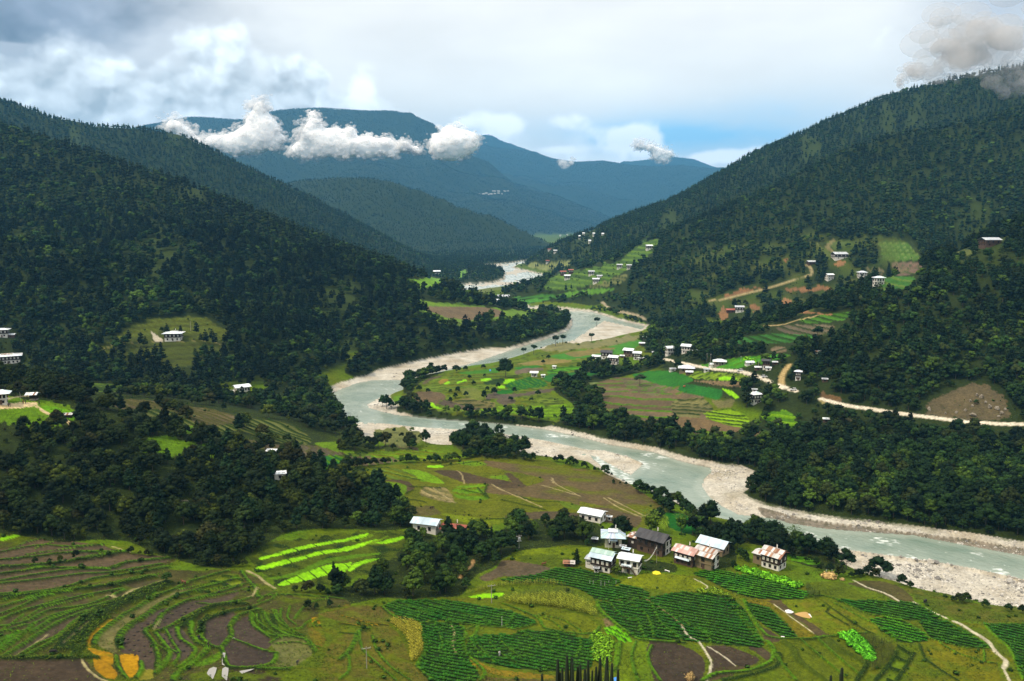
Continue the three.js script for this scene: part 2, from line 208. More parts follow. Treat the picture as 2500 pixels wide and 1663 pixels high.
for (let j = 0; j < NJ; j++) for (let i = 0; i < NI; i++) {
  const o = j * NI + i, d = ROWS[j], x = COLS[i] * d, y = BASE[o], r = RIDGE[o];
  let c;
  if (y < 0) { COVER[o] = WATER; c = [0.14, 0.15, 0.12]; if (d > 1150) { const bar = fbm(x / 70, d / 160, 4) + 0.25 * fbm(x / 25, d / 60, 3); if (bar > 0.06 && y < -0.5) { HEIGHT[o] = 0.45; COVER[o] = STONES; c = C.stone; } } }
  else if (y < 1.9 && r < 0.3) { COVER[o] = STONES; const n = fbm(x / 6, d / 6, 3), m = fbm(x / 22 + 9, d / 22, 3); c = C.stone.map((v, k) => v * (1 + 0.35 * n) * (1 + 0.5 * m * [0.7, 0.9, 1.2][k])); { const q = smooth(0.12, 0.5, fbm(x / 30 + 40, d / 14, 4)); c = c.map((v, k) => lerp(v, [0.20, 0.19, 0.12][k], 0.6 * q)); } if (y > 1.5) c = c.map((v, k) => lerp(v, C.scrub[k], smooth(-0.1, 0.4, m))); }
  else {
    const n = fbm(x / 30, d / 30, 4), w = clamp(0.5 + n);
    c = C.olive.map((v, k) => lerp(v, C.lush[k], w * 0.7) * (1 + 0.25 * fbm(x / 7, d / 7, 3)));
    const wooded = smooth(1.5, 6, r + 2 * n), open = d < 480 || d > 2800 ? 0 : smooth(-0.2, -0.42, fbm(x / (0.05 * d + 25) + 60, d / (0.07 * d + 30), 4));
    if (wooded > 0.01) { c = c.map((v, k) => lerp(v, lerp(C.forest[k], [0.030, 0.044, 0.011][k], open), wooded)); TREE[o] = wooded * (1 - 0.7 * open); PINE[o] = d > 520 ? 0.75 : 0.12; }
    if (d > 356 && d < 476 && COLS[i] > -0.53 && COLS[i] < -0.225) TREE[o] *= 0.06;
    if (d > 1250 && r < 3) c = C.grass.map((v) => v * (1 + 0.3 * n));
  }
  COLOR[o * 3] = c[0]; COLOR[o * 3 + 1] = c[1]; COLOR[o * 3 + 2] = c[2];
}
// outlines on the ground: pixel lists of the photograph -> columns and rows of the sheet
function curve(points, closed, step = 9) {
  const n = points.length, out = [], P = (k) => points[closed ? (k + n) % n : clamp(k, 0, n - 1)];
  for (let k = 0; k < (closed ? n : n - 1); k++) {
    const a = P(k - 1), b = P(k), c = P(k + 1), d = P(k + 2), m = Math.max(1, Math.round(Math.hypot(c[0] - b[0], c[1] - b[1]) / step));
    for (let q = 0; q < m; q++) { const t = q / m, t2 = t * t, t3 = t2 * t; out.push([0, 1].map((e) => b[e] + 0.4 * (c[e] - a[e]) * (t - 2 * t2 + t3) + 0.4 * (d[e] - b[e]) * (t3 - t2) + (c[e] - b[e]) * (3 * t2 - 2 * t3))); }
  }
  if (!closed) out.push(points[n - 1]);
  return out;
}
function onGround(where, list, closed, rag = 0) { return curve(pts(where, list), closed, rag ? 5 : 9).map(([x, y]) => rag ? [x + rag * (noise(x / 16, y / 11) + 0.5 * noise(x / 6, y / 4)), y + rag * 0.7 * (noise(x / 16 + 50, y / 11) + 0.5 * noise(x / 6 + 9, y / 4))] : [x, y]).map(([x, y]) => hit(x, y)).filter((h) => h); }
function fill(outline, each) {
  let a = 1e9, b = -1e9; for (const h of outline) { a = Math.min(a, h.j); b = Math.max(b, h.j); }
  const n = outline.length;
  for (let j = Math.max(0, Math.ceil(a)); j <= Math.min(NJ - 1, b); j++) {
    const xs = [];
    for (let k = 0, m = n - 1; k < n; m = k++) { const p = outline[m], q = outline[k]; if ((p.j > j) !== (q.j > j)) xs.push(p.i + (q.i - p.i) * (j - p.j) / (q.j - p.j)); }
    xs.sort((p, q) => p - q);
    for (let k = 0; k + 1 < xs.length; k += 2) for (let i = Math.max(0, Math.ceil(xs[k])); i <= Math.min(NI - 1, xs[k + 1]); i++) each(j * NI + i, COLS[i] * ROWS[j], ROWS[j]);
  }
}
const FIELDS = [];               // every field: { name, outline }
function field(where, list, color, o = {}) {
  const outline = onGround(where, list, true, o.rag ?? (/scrub|bare|clearing|bank|meadow/.test(o.name ?? '') ? 14 : 2.5)); if (outline.length < 3) return null;
  const id = o.name ? FIELDS.push({ name: o.name, label: o.label, outline, where, list }) - 1 : -1;
  const s = o.terrace ?? 0, ca = Math.cos(o.turn ?? 0), sa = Math.sin(o.turn ?? 0), seed = FIELDS.length * 7.3;
  fill(outline, (v, x, d) => {
    if (COVER[v] === WATER || (COVER[v] === STONES && !o.over)) return;
    const n = fbm(x / 14 + seed, d / 14, 3), f = fbm(x / 3 + seed, d / 3, 2);
    let c = color.map((q, k) => q * (1 + (o.vary ?? 0.28) * n * [1.2, 1, 0.8][k]) * (1 + 0.22 * f)), lift = 0;
    if (o.mix) { const w = smooth(-0.1, 0.35, fbm(x / (o.patch ?? 10) + seed, d / (o.patch ?? 10) * 1.4 + 3, 3)); c = c.map((q, k) => lerp(q, o.mix[k], w)); }
    if (o.furrow) lift += 0.09 * Math.sin(((x * ca + d * sa) / o.furrow + 0.3 * n) * 2 * Math.PI);
    if (s) {                                      // terraces: steps with a grassed edge
      const t = o.contour ? (BASE[v] + 0.15 * o.contour * fbm(x / 25 + seed, d / 25, 3)) / o.contour : (x * ca + d * sa + s * 1.1 * fbm(x / (s * 5) + seed, d / (s * 5), 3)) / s, e = t - Math.floor(t), b = smooth(o.edge ?? 0.22, 0.06, Math.min(e, 1 - e));
      const tone = 1 + 0.5 * (((Math.floor(t) * 37 + id * 11) % 7) / 7 - 0.45) * (o.tone ?? 1);
      c = c.map((q) => q * tone); c = c.map((q, k) => lerp(q, (o.edgeColor ?? C.riser)[k] * 1.05, b)); lift += 0.55 * b - 0.5 * e;
    }
    COLOR[v * 3] = c[0]; COLOR[v * 3 + 1] = c[1]; COLOR[v * 3 + 2] = c[2];
    if (o.over !== 2) HEIGHT[v] = BASE[v] + lift + (o.lift ?? 0); if (id >= 0) FIELD[v] = id; else if (!o.keep) FIELD[v] = -1; TREE[v] = o.tree ?? 0; if (o.over === 1) COVER[v] = LAND;
  });
  return outline;
}
function wood(where, list, density, pine = 0.1, color, banks) { fill(onGround(where, list, true), (v, x, d) => { if (COVER[v] !== LAND && !(banks && BASE[v] > 0.25)) return; COVER[v] = LAND; TREE[v] = density * (0.75 + 0.5 * fbm(x / 12, d / 12, 2)); PINE[v] = pine; FIELD[v] = -1; const c = color ?? C.forest; for (let k = 0; k < 3; k++) COLOR[v * 3 + k] = c[k] * (1 + 0.4 * fbm(x / 5, d / 5, 2)); }); }
// strips on the ground: bunds, risers, footpaths, roads; w in metres
const LINES = [];
function strip(where, list, w, color, o = {}) {
  const line = onGround(where, list, false); if (line.length < 2) return;
  LINES.push({ line, w, kind: o.kind ?? 'bund' });
  for (let k = 0; k + 1 < line.length; k++) {
    const a = line[k], b = line[k + 1]; if (Math.abs(a.D - b.D) > 0.12 * a.D + 14) continue;
    const pad = w * 2, j0 = Math.max(0, Math.floor(rowOf(Math.min(a.D, b.D) - pad))), j1 = Math.min(NJ - 1, Math.ceil(rowOf(Math.max(a.D, b.D) + pad)));
    const bx = b.x - a.x, bd = b.D - a.D, l2 = bx * bx + bd * bd + 1e-6;
    for (let j = j0; j <= j1; j++) {
      const d = ROWS[j], i0 = Math.max(0, Math.floor(colOf((Math.min(a.x, b.x) - pad) / d))), i1 = Math.min(NI - 1, Math.ceil(colOf((Math.max(a.x, b.x) + pad) / d)));
      const half = Math.max(w * (o.kind ? 0.5 : 0.62), 0.62 * dU * d);
      for (let i = i0; i <= i1; i++) {
        const v = j * NI + i; if (COVER[v] === WATER || (COVER[v] === STONES && !o.over)) continue;
        const x = COLS[i] * d, t = clamp(((x - a.x) * bx + (d - a.D) * bd) / l2), q = Math.hypot(x - a.x - t * bx, d - a.D - t * bd) * (1 + 0.35 * noise(x / 2.5, d / 2.5)), m = smooth(half, half * 0.45, q);
        if (m <= 0.02) continue;
        const n = 1 + 0.4 * fbm(x / 2, d / 2, 2);
        const below = o.kind ? 0 : smooth(0.12 * half, -0.2 * half, d - a.D - t * bd), edge = o.kind ? 1 : 1.3;
        for (let e = 0; e < 3; e++) COLOR[v * 3 + e] = lerp(COLOR[v * 3 + e], lerp(color[e] * edge, C.riser[e] * 0.8, below) * n, m);
        HEIGHT[v] = lerp(HEIGHT[v], BASE[v] + (o.lift ?? 0.35) * (0.8 + 0.4 * n * 0.5), m); TREE[v] *= 1 - m; if (o.kind === 'path' && m > 0.5) { COVER[v] = COVER[v] === STONES ? STONES : PATH; FIELD[v] = -1; }
      }
    }
  }
}
// ---------------------------------------------------------------- woods on the flats
wood('P', [1330, 1054, 1400, 1012, 1480, 1018, 1560, 1042, 1640, 1052, 1720, 1076, 1800, 1090, 1880, 1060, 1960, 1040, 2010, 1000, 2100, 1010, 2300, 1040, 2500, 1060, 2900, 1120, 2900, 1420, 2500, 1340, 2374, 1320, 2196, 1297, 2106, 1286, 2017, 1274, 1964, 1262, 1910, 1250, 1860, 1238, 1824, 1222, 1806, 1190, 1840, 1166, 1800, 1147, 1735, 1139, 1696, 1131, 1598, 1101, 1491, 1083, 1401, 1060], 1.4, 0.12);
wood('P', [975, 770, 1100, 778, 1200, 780, 1290, 766, 1330, 752, 1385, 762, 1394, 790, 1380, 803, 1355, 812, 1325, 825, 1270, 843, 1230, 854, 1134, 857, 1098, 866, 1009, 885, 937, 902, 880, 922, 840, 905, 900, 850, 950, 800], 1.1, 0.4);
wood('P', [690, 935, 740, 905, 800, 932, 811, 960, 824, 1000, 846, 1030, 874, 1055, 860, 1085, 800, 1060, 760, 1055, 720, 1030, 640, 1000, 620, 965], 1, 0.2);
wood('C2', [285, 650, 420, 570, 480, 545, 600, 560, 700, 600, 820, 560, 950, 545, 1050, 560, 1130, 520, 1200, 430, 1400, 470, 1560, 450, 1720, 470, 1800, 540, 1800, 640, 1640, 650, 1500, 645, 1300, 680, 1180, 700, 1100, 740, 1050, 790, 940, 840, 880, 900, 850, 960, 780, 1000, 500, 1010, 300, 1000, 60, 1040, -100, 1010, -60, 960, 120, 900, 250, 840, 290, 760], 0.95, 0.08);
wood('P', [1585, 1235, 1660, 1252, 1720, 1268, 1800, 1288, 1860, 1300, 1920, 1315, 2005, 1345, 2060, 1385, 2015, 1392, 1940, 1372, 1870, 1336, 1830, 1328, 1800, 1322, 1780, 1345, 1740, 1340, 1700, 1312, 1640, 1290, 1600, 1275], 0.85, 0.05);
wood('P', [1480, 1300, 1520, 1290, 1545, 1360, 1580, 1365, 1650, 1380, 1648, 1398, 1590, 1395, 1545, 1385, 1500, 1350], 0.55, 0.05);
wood('P', [1735, 1345, 1790, 1335, 1795, 1380, 1740, 1388, 1728, 1365], 0.7, 0.05);
wood('P', [1345, 940, 1400, 930, 1440, 945, 1470, 975, 1462, 1005, 1440, 1030, 1390, 1030, 1400, 990, 1365, 965], 1.0, 0.05);
wood('P', [1400, 905, 1440, 885, 1480, 888, 1560, 892, 1640, 872, 1600, 900, 1550, 912, 1500, 925, 1440, 948, 1390, 955], 0.8, 0.1);
wood('P', [1560, 832, 1600, 812, 1690, 830, 1760, 838, 1830, 848, 1900, 840, 1960, 850, 1940, 900, 1890, 915, 1850, 880, 1800, 866, 1740, 878, 1650, 866, 1560, 858], 0.8, 0.2);
wood('P', [1835, 975, 1890, 950, 1960, 935, 2005, 970, 2010, 1005, 1950, 1045, 1880, 1065, 1800, 1090, 1780, 1060, 1830, 1030, 1870, 1010], 0.75, 0.1);
wood('P', [1460, 700, 1560, 730, 1640, 760, 1720, 790, 1760, 830, 1690, 825, 1600, 800, 1540, 770, 1480, 745], 0.9, 0.4);
wood('P', [1000, 700, 1060, 668, 1200, 652, 1232, 668, 1230, 683, 1200, 690, 1120, 696, 1050, 712, 1030, 722], 1, 0.6);
wood('P', [1250, 652, 1290, 660, 1340, 672, 1400, 690, 1480, 700, 1460, 745, 1400, 740, 1300, 735, 1240, 728, 1260, 708, 1310, 694], 0.7, 0.3);
wood('P', [900, 560, 1010, 600, 1100, 600, 1250, 592, 1380, 600, 1385, 612, 1330, 626, 1280, 636, 1240, 642, 1187, 647, 1150, 655, 1000, 660, 930, 640], 0.9, 0.6);
wood('P', [980, 660, 1060, 652, 1160, 656, 1200, 664, 1215, 676, 1195, 690, 1120, 694, 1090, 704, 1060, 712, 1000, 690], 0.8, 0.5);
// ---------------------------------------------------------------- the plain below the near wood
field('P', [840, 1155, 900, 1138, 960, 1136, 1110, 1122, 1260, 1112, 1340, 1128, 1440, 1146, 1500, 1172, 1545, 1192, 1600, 1222, 1628, 1247, 1602, 1262, 1570, 1290, 1490, 1268, 1410, 1264, 1250, 1272, 1180, 1292, 1100, 1300, 1010, 1290, 985, 1262, 960, 1215, 900, 1185], C.olive, { name: 'meadow', label: 'wide olive green meadow beside the river bend', mix: [0.105, 0.115, 0.018], patch: 26 });
field('C2', [1000, 60, 1250, 90, 1550, 110, 1850, 150, 1990, 230, 2220, 400, 2060, 450, 1900, 410, 1820, 380, 1640, 340, 1640, 370, 1560, 340, 1500, 335, 1200, 300, 1000, 280, 1010, 240, 1020, 225, 1250, 240, 1400, 190, 1200, 140, 1000, 95], [0.088, 0.068, 0.034], { name: 'ploughed_field', mix: C.olive, patch: 30, furrow: 2.4, turn: 0.5 });
field('C2', [1640, 390, 1820, 385, 1900, 410, 2060, 455, 2010, 520, 1900, 500, 1700, 450], [0.075, 0.058, 0.032], { name: 'ploughed_field', furrow: 2.4, turn: 0.6 });
field('C2', [1130, 450, 1220, 420, 1500, 408, 1640, 430, 1560, 458, 1400, 462], [0.062, 0.050, 0.030], { name: 'ploughed_field', furrow: 2.0, turn: 1.2 });
field('C2', [640, 130, 800, 130, 1000, 180, 1140, 200, 1260, 240, 1130, 250, 1000, 220, 870, 215, 760, 180], C.soil, { name: 'ploughed_field', furrow: 2.0, turn: 0.2 });
field('C2', [1130, 155, 1170, 150, 1270, 235, 1200, 225], C.soil, { name: 'ploughed_field' });
field('C2', [290, 195, 400, 190, 470, 210, 510, 250, 450, 290, 440, 270, 460, 235, 400, 210], C.soil, { name: 'ploughed_field', furrow: 2, turn: 1 });
field('C2', [430, 390, 600, 370, 690, 420, 560, 440, 440, 400], [0.085, 0.075, 0.03], { name: 'fallow_field' });
field('C2', [400, 120, 560, 130, 690, 190, 710, 220, 560, 200, 420, 150], C.bright, { name: 'green_field' });
field('C2', [100, 120, 300, 105, 450, 130, 530, 180, 400, 190, 250, 190, 110, 170], [0.085, 0.125, 0.022], { name: 'green_field', terrace: 7, turn: 1.3, edge: 0.14, edgeColor: C.olive });
field('C2', [250, 210, 400, 215, 460, 240, 440, 290, 400, 330, 330, 300], [0.09, 0.16, 0.016], { name: 'green_field' });
field('C2', [770, 260, 830, 230, 1010, 225, 980, 270, 1020, 320, 900, 330, 800, 310], [0.095, 0.18, 0.014], { name: 'green_field', terrace: 8, turn: 1.4, edge: 0.12, edgeColor: C.olive });
field('C2', [590, 95, 690, 92, 705, 108, 600, 110], C.lime, { name: 'rice_seedbed' });
field('C2', [800, 75, 900, 60, 1010, 85, 930, 100, 830, 90], [0.10, 0.17, 0.02], { name: 'green_field' });
field('C2', [1020, 170, 1130, 160, 1150, 195, 1060, 185], [0.10, 0.17, 0.02], { name: 'green_field' });
field('C2', [700, 420, 1000, 460, 1130, 450, 1100, 490, 960, 500, 800, 470], [0.115, 0.15, 0.014], { name: 'green_field' });
field('C2', [1500, 335, 1640, 370, 1640, 400, 1540, 380], [0.085, 0.125, 0.018], { name: 'green_field' });
field('C2', [560, 250, 720, 250, 780, 340, 690, 340, 560, 300], [0.115, 0.105, 0.045], { name: 'fallow_field', terrace: 5, turn: 1.2, edge: 0.2, edgeColor: [0.2, 0.17, 0.08] });
for (const l of [[800, 130, 830, 150, 850, 220], [1450, 180, 1480, 225, 1640, 305], [1380, 230, 1640, 305], [1800, 315, 1900, 380, 2060, 450], [1830, 315, 2000, 400, 2080, 440], [1040, 225, 1080, 250, 1180, 295, 1380, 380], [640, 250, 690, 290, 780, 350], [560, 280, 700, 330, 790, 350], [2060, 445, 2225, 395], [1440, 190, 1460, 215]]) strip('C2', l, 0.9, [0.26, 0.22, 0.12], { kind: 'path' });
for (const l of [[430, 330, 500, 330, 590, 350], [440, 440, 640, 500, 960, 530], [450, 470, 700, 510], [880, 470, 1130, 460], [1200, 300, 1330, 340, 1500, 345], [700, 100, 1000, 60], [1160, 520, 1120, 460], [1010, 225, 990, 280, 1020, 320], [1100, 330, 1400, 400], [940, 250, 1000, 310], [830, 260, 1000, 300], [450, 290, 500, 265], [100, 120, 330, 108], [300, 140, 560, 200], [470, 240, 720, 250]]) strip('C2', l, 1.0, C.riser, { lift: 0.5 });
// upper strip of small fields between hedge and gravel
field('E6', [1000, 130, 1200, 110, 1500, 125, 1810, 178, 1750, 205, 1600, 195, 1420, 210, 1300, 195, 1060, 190], [0.105, 0.175, 0.016], { name: 'green_field', terrace: 9, turn: 1.45, edge: 0.12, edgeColor: C.olive });
field('E6', [820, 190, 1000, 160, 1060, 190, 1300, 195, 1290, 215, 1150, 240, 870, 262], [0.095, 0.078, 0.042], { name: 'ploughed_field', terrace: 5, turn: 0.4, edge: 0.14, edgeColor: C.bund });
field('E6', [565, 180, 680, 165, 800, 190, 850, 230, 810, 292, 700, 308, 580, 292], [0.018, 0.085, 0.018], { name: 'vegetable_field', label: 'small deep green vegetable field beyond the near wood', terrace: 7, turn: 0.8, edge: 0.12, edgeColor: C.bund });
field('E6', [200, 105, 420, 90, 640, 102, 775, 160, 700, 168, 420, 158, 250, 142], [0.095, 0.080, 0.055], { name: 'ploughed_field', terrace: 5, turn: 0.2, edge: 0.14, edgeColor: [0.07, 0.08, 0.03] });
field('E6', [660, 75, 900, 60, 1010, 108, 1000, 170, 880, 182, 745, 130], [0.090, 0.135, 0.022], { name: 'green_field', terrace: 6, turn: 0.6, edge: 0.2 });
field('E6', [1100, 110, 1200, 90, 1420, 113, 1420, 137, 1300, 132], [0.090, 0.075, 0.04], { name: 'fallow_field' });
field('E6', [730, 62, 900, 55, 930, 90, 800, 98], [0.085, 0.072, 0.042], { name: 'fallow_field' });
field('E6', [400, 150, 560, 160, 550, 200, 460, 210], [0.12, 0.18, 0.03], { name: 'green_field', terrace: 6, turn: 1, edge: 0.15 });
// ---------------------------------------------------------------- left: stepped fields under the hill, clearing with the yard
field('A1', [770, 1190, 1000, 1195, 1300, 1238, 1450, 1255, 1610, 1305, 1600, 1350, 1450, 1370, 1300, 1345, 1250, 1295, 1050, 1255, 820, 1255], [0.090, 0.072, 0.042], { name: 'terraced_field', label: 'brown stepped field on the left slope', terrace: 7, turn: 1.05, edge: 0.24, edgeColor: [0.05, 0.05, 0.016] });
field('A1', [1000, 1260, 1260, 1300, 1340, 1350, 1440, 1372, 1600, 1350, 1640, 1318, 1900, 1340, 2050, 1390, 2130, 1480, 2000, 1510, 1800, 1450, 1660, 1410, 1500, 1410, 1340, 1380, 1150, 1340, 1010, 1330], [0.095, 0.105, 0.035], { name: 'terraced_field', label: 'pale green stepped field below the brown terraces', terrace: 6, turn: 0.85, edge: 0.3 });
field('A1', [1700, 1470, 1900, 1500, 2200, 1510, 2352, 1568, 1900, 1568], [0.085, 0.07, 0.045], { name: 'terraced_field', terrace: 5, turn: 0.3, edge: 0.18, edgeColor: [0.06, 0.06, 0.02] });
field('A1', [2150, 1490, 2352, 1480, 2450, 1520, 2400, 1560, 2240, 1530], [0.10, 0.17, 0.015], { name: 'green_field' });
field('A1', [390, 1075, 470, 1055, 480, 1068, 400, 1092], C.bright, { name: 'green_field' });
field('A1', [500, 1085, 640, 1080, 840, 1090, 1000, 1100, 960, 1125, 760, 1140, 620, 1130, 540, 1110], [0.09, 0.14, 0.02], { name: 'terraced_field', terrace: 6, turn: 1.3, edge: 0.3 });
field('A1', [770, 800, 1000, 735, 1250, 690, 1450, 770, 1540, 830, 1480, 920, 1200, 975, 950, 965, 700, 905, 590, 860], [0.038, 0.047, 0.011], { name: 'scrub_field', label: 'rough olive field around the lone white farmhouse', contour: 2.2, terrace: 7, turn: 1.35, edge: 0.3, edgeColor: [0.05, 0.064, 0.014], tree: 0.3 });
field('A1', [860, 700, 1050, 640, 1400, 640, 1560, 740, 1500, 800, 1250, 740, 1000, 750, 800, 790], [0.052, 0.062, 0.013], { name: 'scrub_field', tree: 0.18, contour: 2.6, terrace: 9, turn: 1.4, edge: 0.3, edgeColor: [0.07, 0.09, 0.018] });
field('A1', [-600, 1150, 0, 1165, 190, 1185, 330, 1195, 520, 1258, 540, 1310, 430, 1375, 300, 1420, 0, 1350, -600, 1350], [0.09, 0.16, 0.012], { name: 'clearing', label: 'bright green clearing with the sandy yard at the left edge', tree: 0.02 });
field('A1', [300, 1235, 420, 1250, 520, 1290, 500, 1330, 380, 1310, 270, 1262], [0.11, 0.24, 0.012], { name: 'green_field' });
field('A1', [-500, 1222, 0, 1218, 150, 1212, 250, 1212, 258, 1230, 170, 1246, 60, 1254, -500, 1270], [0.50, 0.40, 0.24], { name: 'yard', label: 'pale sandy yard at the left edge' });
strip('A1', [250, 1240, 300, 1275, 340, 1295, 400, 1315, 450, 1335, 490, 1370], 2.2, [0.42, 0.34, 0.2], { kind: 'path', lift: 0.1 });
strip('A1', [50, 1190, 120, 1172, 200, 1168], 1.5, C.pale, { kind: 'path', lift: 0.1 });
field('A1', [960, 1480, 1100, 1440, 1250, 1460, 1500, 1530, 1560, 1580, 1200, 1590, 980, 1568], [0.085, 0.155, 0.010], { name: 'meadow', tree: 0.06 });
field('A1', [1280, 1370, 1400, 1390, 1480, 1430, 1380, 1440, 1270, 1410], [0.12, 0.22, 0.015], { name: 'green_field', tree: 0.1 });
strip('A1', [690, 860, 800, 808, 1000, 800, 1260, 795, 1440, 790, 1530, 830], 1.4, [0.13, 0.12, 0.05], { kind: 'path', lift: 0.05 });
field('A1', [1030, 725, 1050, 740, 1120, 790, 1090, 796, 1060, 790], [0.36, 0.33, 0.26], { name: 'rubble_slope', label: 'pale rubble spill left of the lone farmhouse' });
// ---------------------------------------------------------------- peninsula
field('P', [990, 955, 1030, 925, 1090, 912, 1190, 900, 1220, 890, 1290, 868, 1330, 858, 1400, 842, 1450, 832, 1500, 830, 1560, 836, 1570, 860, 1500, 872, 1430, 890, 1380, 920, 1350, 950, 1360, 985, 1400, 1010, 1390, 1020, 1330, 1032, 1250, 1020, 1150, 1012, 1080, 1008, 1000, 997, 970, 980], [0.085, 0.125, 0.02], { name: 'meadow', label: 'green meadow of the peninsula in the river loop', mix: C.olive, patch: 20, terrace: 9, turn: 1.3, edge: 0.11, edgeColor: [0.04, 0.06, 0.012], tone: 0.5, tree: 0.02 });
const E5 = (list, color, name, o = {}) => field('E5', list, color, { name, ...o });
E5([400, 430, 470, 415, 545, 430, 520, 485, 430, 520, 385, 480], [0.085, 0.16, 0.022], 'green_field');
E5([585, 400, 640, 380, 740, 375, 860, 390, 900, 440, 850, 460, 780, 520, 640, 480, 590, 440], [0.095, 0.072, 0.042], 'ploughed_field');
E5([830, 490, 880, 460, 950, 470, 1060, 510, 1230, 545, 1100, 560, 900, 520], [0.070, 0.056, 0.040], 'ploughed_field');
E5([1280, 420, 1350, 390, 1560, 400, 1740, 370, 1930, 345, 1900, 380, 1560, 430, 1300, 450], [0.078, 0.066, 0.048], 'ploughed_field');
E5([1380, 452, 1560, 445, 1560, 490, 1440, 500], [0.078, 0.066, 0.045], 'ploughed_field');
E5([1040, 360, 1150, 340, 1240, 380, 1240, 440, 1100, 440], [0.115, 0.135, 0.035], 'green_field');
E5([950, 470, 1090, 440, 1240, 460, 1370, 480, 1360, 520, 1230, 545, 1060, 510], [0.105, 0.095, 0.04], 'fallow_field', { terrace: 6, turn: 1.2, edge: 0.16 });
E5([750, 485, 780, 490, 790, 515, 860, 540, 780, 535, 750, 510], C.lime, 'rice_seedbed');
E5([1440, 270, 1560, 250, 1530, 290, 1450, 300], C.lime, 'rice_seedbed');
E5([1395, 320, 1450, 315, 1470, 345, 1400, 345], C.lime, 'rice_seedbed');
E5([990, 290, 1100, 258, 1100, 270, 1000, 303], C.lime, 'rice_seedbed');
E5([1230, 260, 1310, 245, 1335, 252, 1300, 268, 1240, 274], C.lime, 'rice_seedbed');
E5([880, 300, 930, 275, 945, 290, 890, 312], C.lime, 'rice_seedbed');
E5([835, 272, 890, 252, 930, 268, 880, 298, 835, 305], [0.18, 0.13, 0.035], 'fallow_field');
E5([1250, 290, 1450, 245, 1440, 300, 1270, 308], C.crop, 'vegetable_field');
E5([1470, 310, 1560, 270, 1700, 240, 1830, 270, 1870, 320, 1660, 350, 1530, 370, 1480, 340], [0.018, 0.08, 0.016], 'vegetable_field', { terrace: 5, turn: 0.5, edge: 0.12, edgeColor: C.bund });
E5([1390, 370, 1540, 365, 1540, 388, 1400, 405], [0.02, 0.10, 0.016], 'vegetable_field');
E5([1560, 145, 1700, 130, 1820, 130, 1740, 155, 1560, 165], [0.03, 0.12, 0.02], 'vegetable_field');
E5([1830, 230, 2000, 200, 2200, 190, 2357, 200, 2200, 250, 2000, 270, 1870, 280], [0.025, 0.10, 0.02], 'vegetable_field');
E5([1020, 195, 1250, 170, 1400, 150, 1400, 195, 1250, 205, 1080, 210], [0.045, 0.13, 0.02], 'green_field');
E5([1580, 112, 1870, 65, 2100, 78, 2050, 100, 1800, 122], [0.17, 0.145, 0.055], 'fallow_field');
E5([1560, 182, 1650, 155, 1840, 150, 1830, 170, 1700, 192, 1570, 212], [0.105, 0.085, 0.06], 'ploughed_field');
E5([1900, 160, 2100, 130, 2200, 150, 2000, 195, 1880, 205], [0.06, 0.17, 0.02], 'green_field', { terrace: 6, turn: 1.5, edge: 0.2 });
E5([1900, 40, 2000, 15, 2200, -20, 2400, -20, 2200, 40, 2000, 60], [0.05, 0.15, 0.025], 'green_field');
E5([2000, 55, 2200, 35, 2250, 50, 2100, 70], [0.19, 0.14, 0.05], 'fallow_field');
E5([670, 290, 740, 245, 860, 225, 850, 238, 760, 265, 690, 310], [0.08, 0.068, 0.04], 'ploughed_field');
E5([1230, 560, 1560, 500, 1640, 520, 2000, 500, 2140, 540, 2100, 620, 1900, 650, 1640, 600, 1400, 592], [0.07, 0.12, 0.016], 'scrub_field', { terrace: 8, turn: 1.4, edge: 0.25, edgeColor: [0.12, 0.22, 0.02], tree: 0.1 });
E5([1800, 440, 1980, 450, 2030, 490, 1900, 515, 1780, 490], [0.095, 0.13, 0.025], 'scrub_field', { terrace: 6, turn: 1.4, edge: 0.25, tree: 0.05 });
E5([2270, 290, 2400, 285, 2500, 290, 2400, 320, 2300, 318], [0.12, 0.15, 0.06], 'fallow_field');
wood('E5', [440, 600, 430, 525, 520, 490, 640, 515, 740, 545, 860, 565, 1000, 605, 1200, 605, 1330, 595, 1450, 625, 1600, 620, 1640, 605, 1700, 650, 1640, 690, 1400, 690, 1200, 675, 900, 655, 700, 642, 560, 612], 1.5, 0.05, undefined, true);
wood('E5', [490, 390, 492, 300, 570, 255, 640, 215, 720, 185, 860, 172, 880, 195, 760, 228, 640, 295, 575, 370, 560, 405], 1.5, 0.05, undefined, true);
wood('E5', [1340, 590, 1450, 610, 1600, 610, 1700, 640, 1850, 650, 1950, 670, 1850, 720, 1640, 700, 1400, 690], 1.5, 0.05, undefined, true);
// ---------------------------------------------------------------- village fields right of the river
field('P', [1440, 945, 1500, 922, 1560, 925, 1640, 945, 1705, 955, 1720, 975, 1700, 990, 1725, 1012, 1735, 1042, 1690, 1062, 1640, 1045, 1560, 1022, 1480, 1002, 1468, 972], [0.105, 0.078, 0.046], { name: 'ploughed_field', label: 'large brown field between the village and the river wood', terrace: 15, turn: 1.35, edge: 0.1, edgeColor: C.bund });
field('P', [1520, 925, 1600, 930, 1650, 948, 1600, 965, 1540, 950], [0.10, 0.088, 0.05], { name: 'ploughed_field', terrace: 7, turn: 1.35, edge: 0.16, edgeColor: C.bund });
field('P', [1545, 915, 1600, 905, 1665, 912, 1690, 930, 1640, 945, 1570, 927], [0.03, 0.115, 0.02], { name: 'vegetable_field' });
const V = (list, color, name, o = {}) => field('A3', list, color, { name, ...o });
V([0, 1100, 140, 1100, 290, 1130, 260, 1190, 130, 1165, 0, 1135], [0.022, 0.10, 0.02], 'vegetable_field');
V([280, 1120, 350, 1130, 400, 1175, 380, 1185, 330, 1152], C.lime, 'rice_seedbed');
V([220, 1195, 300, 1200, 370, 1190, 350, 1240, 260, 1250], [0.11, 0.105, 0.045], 'fallow_field');
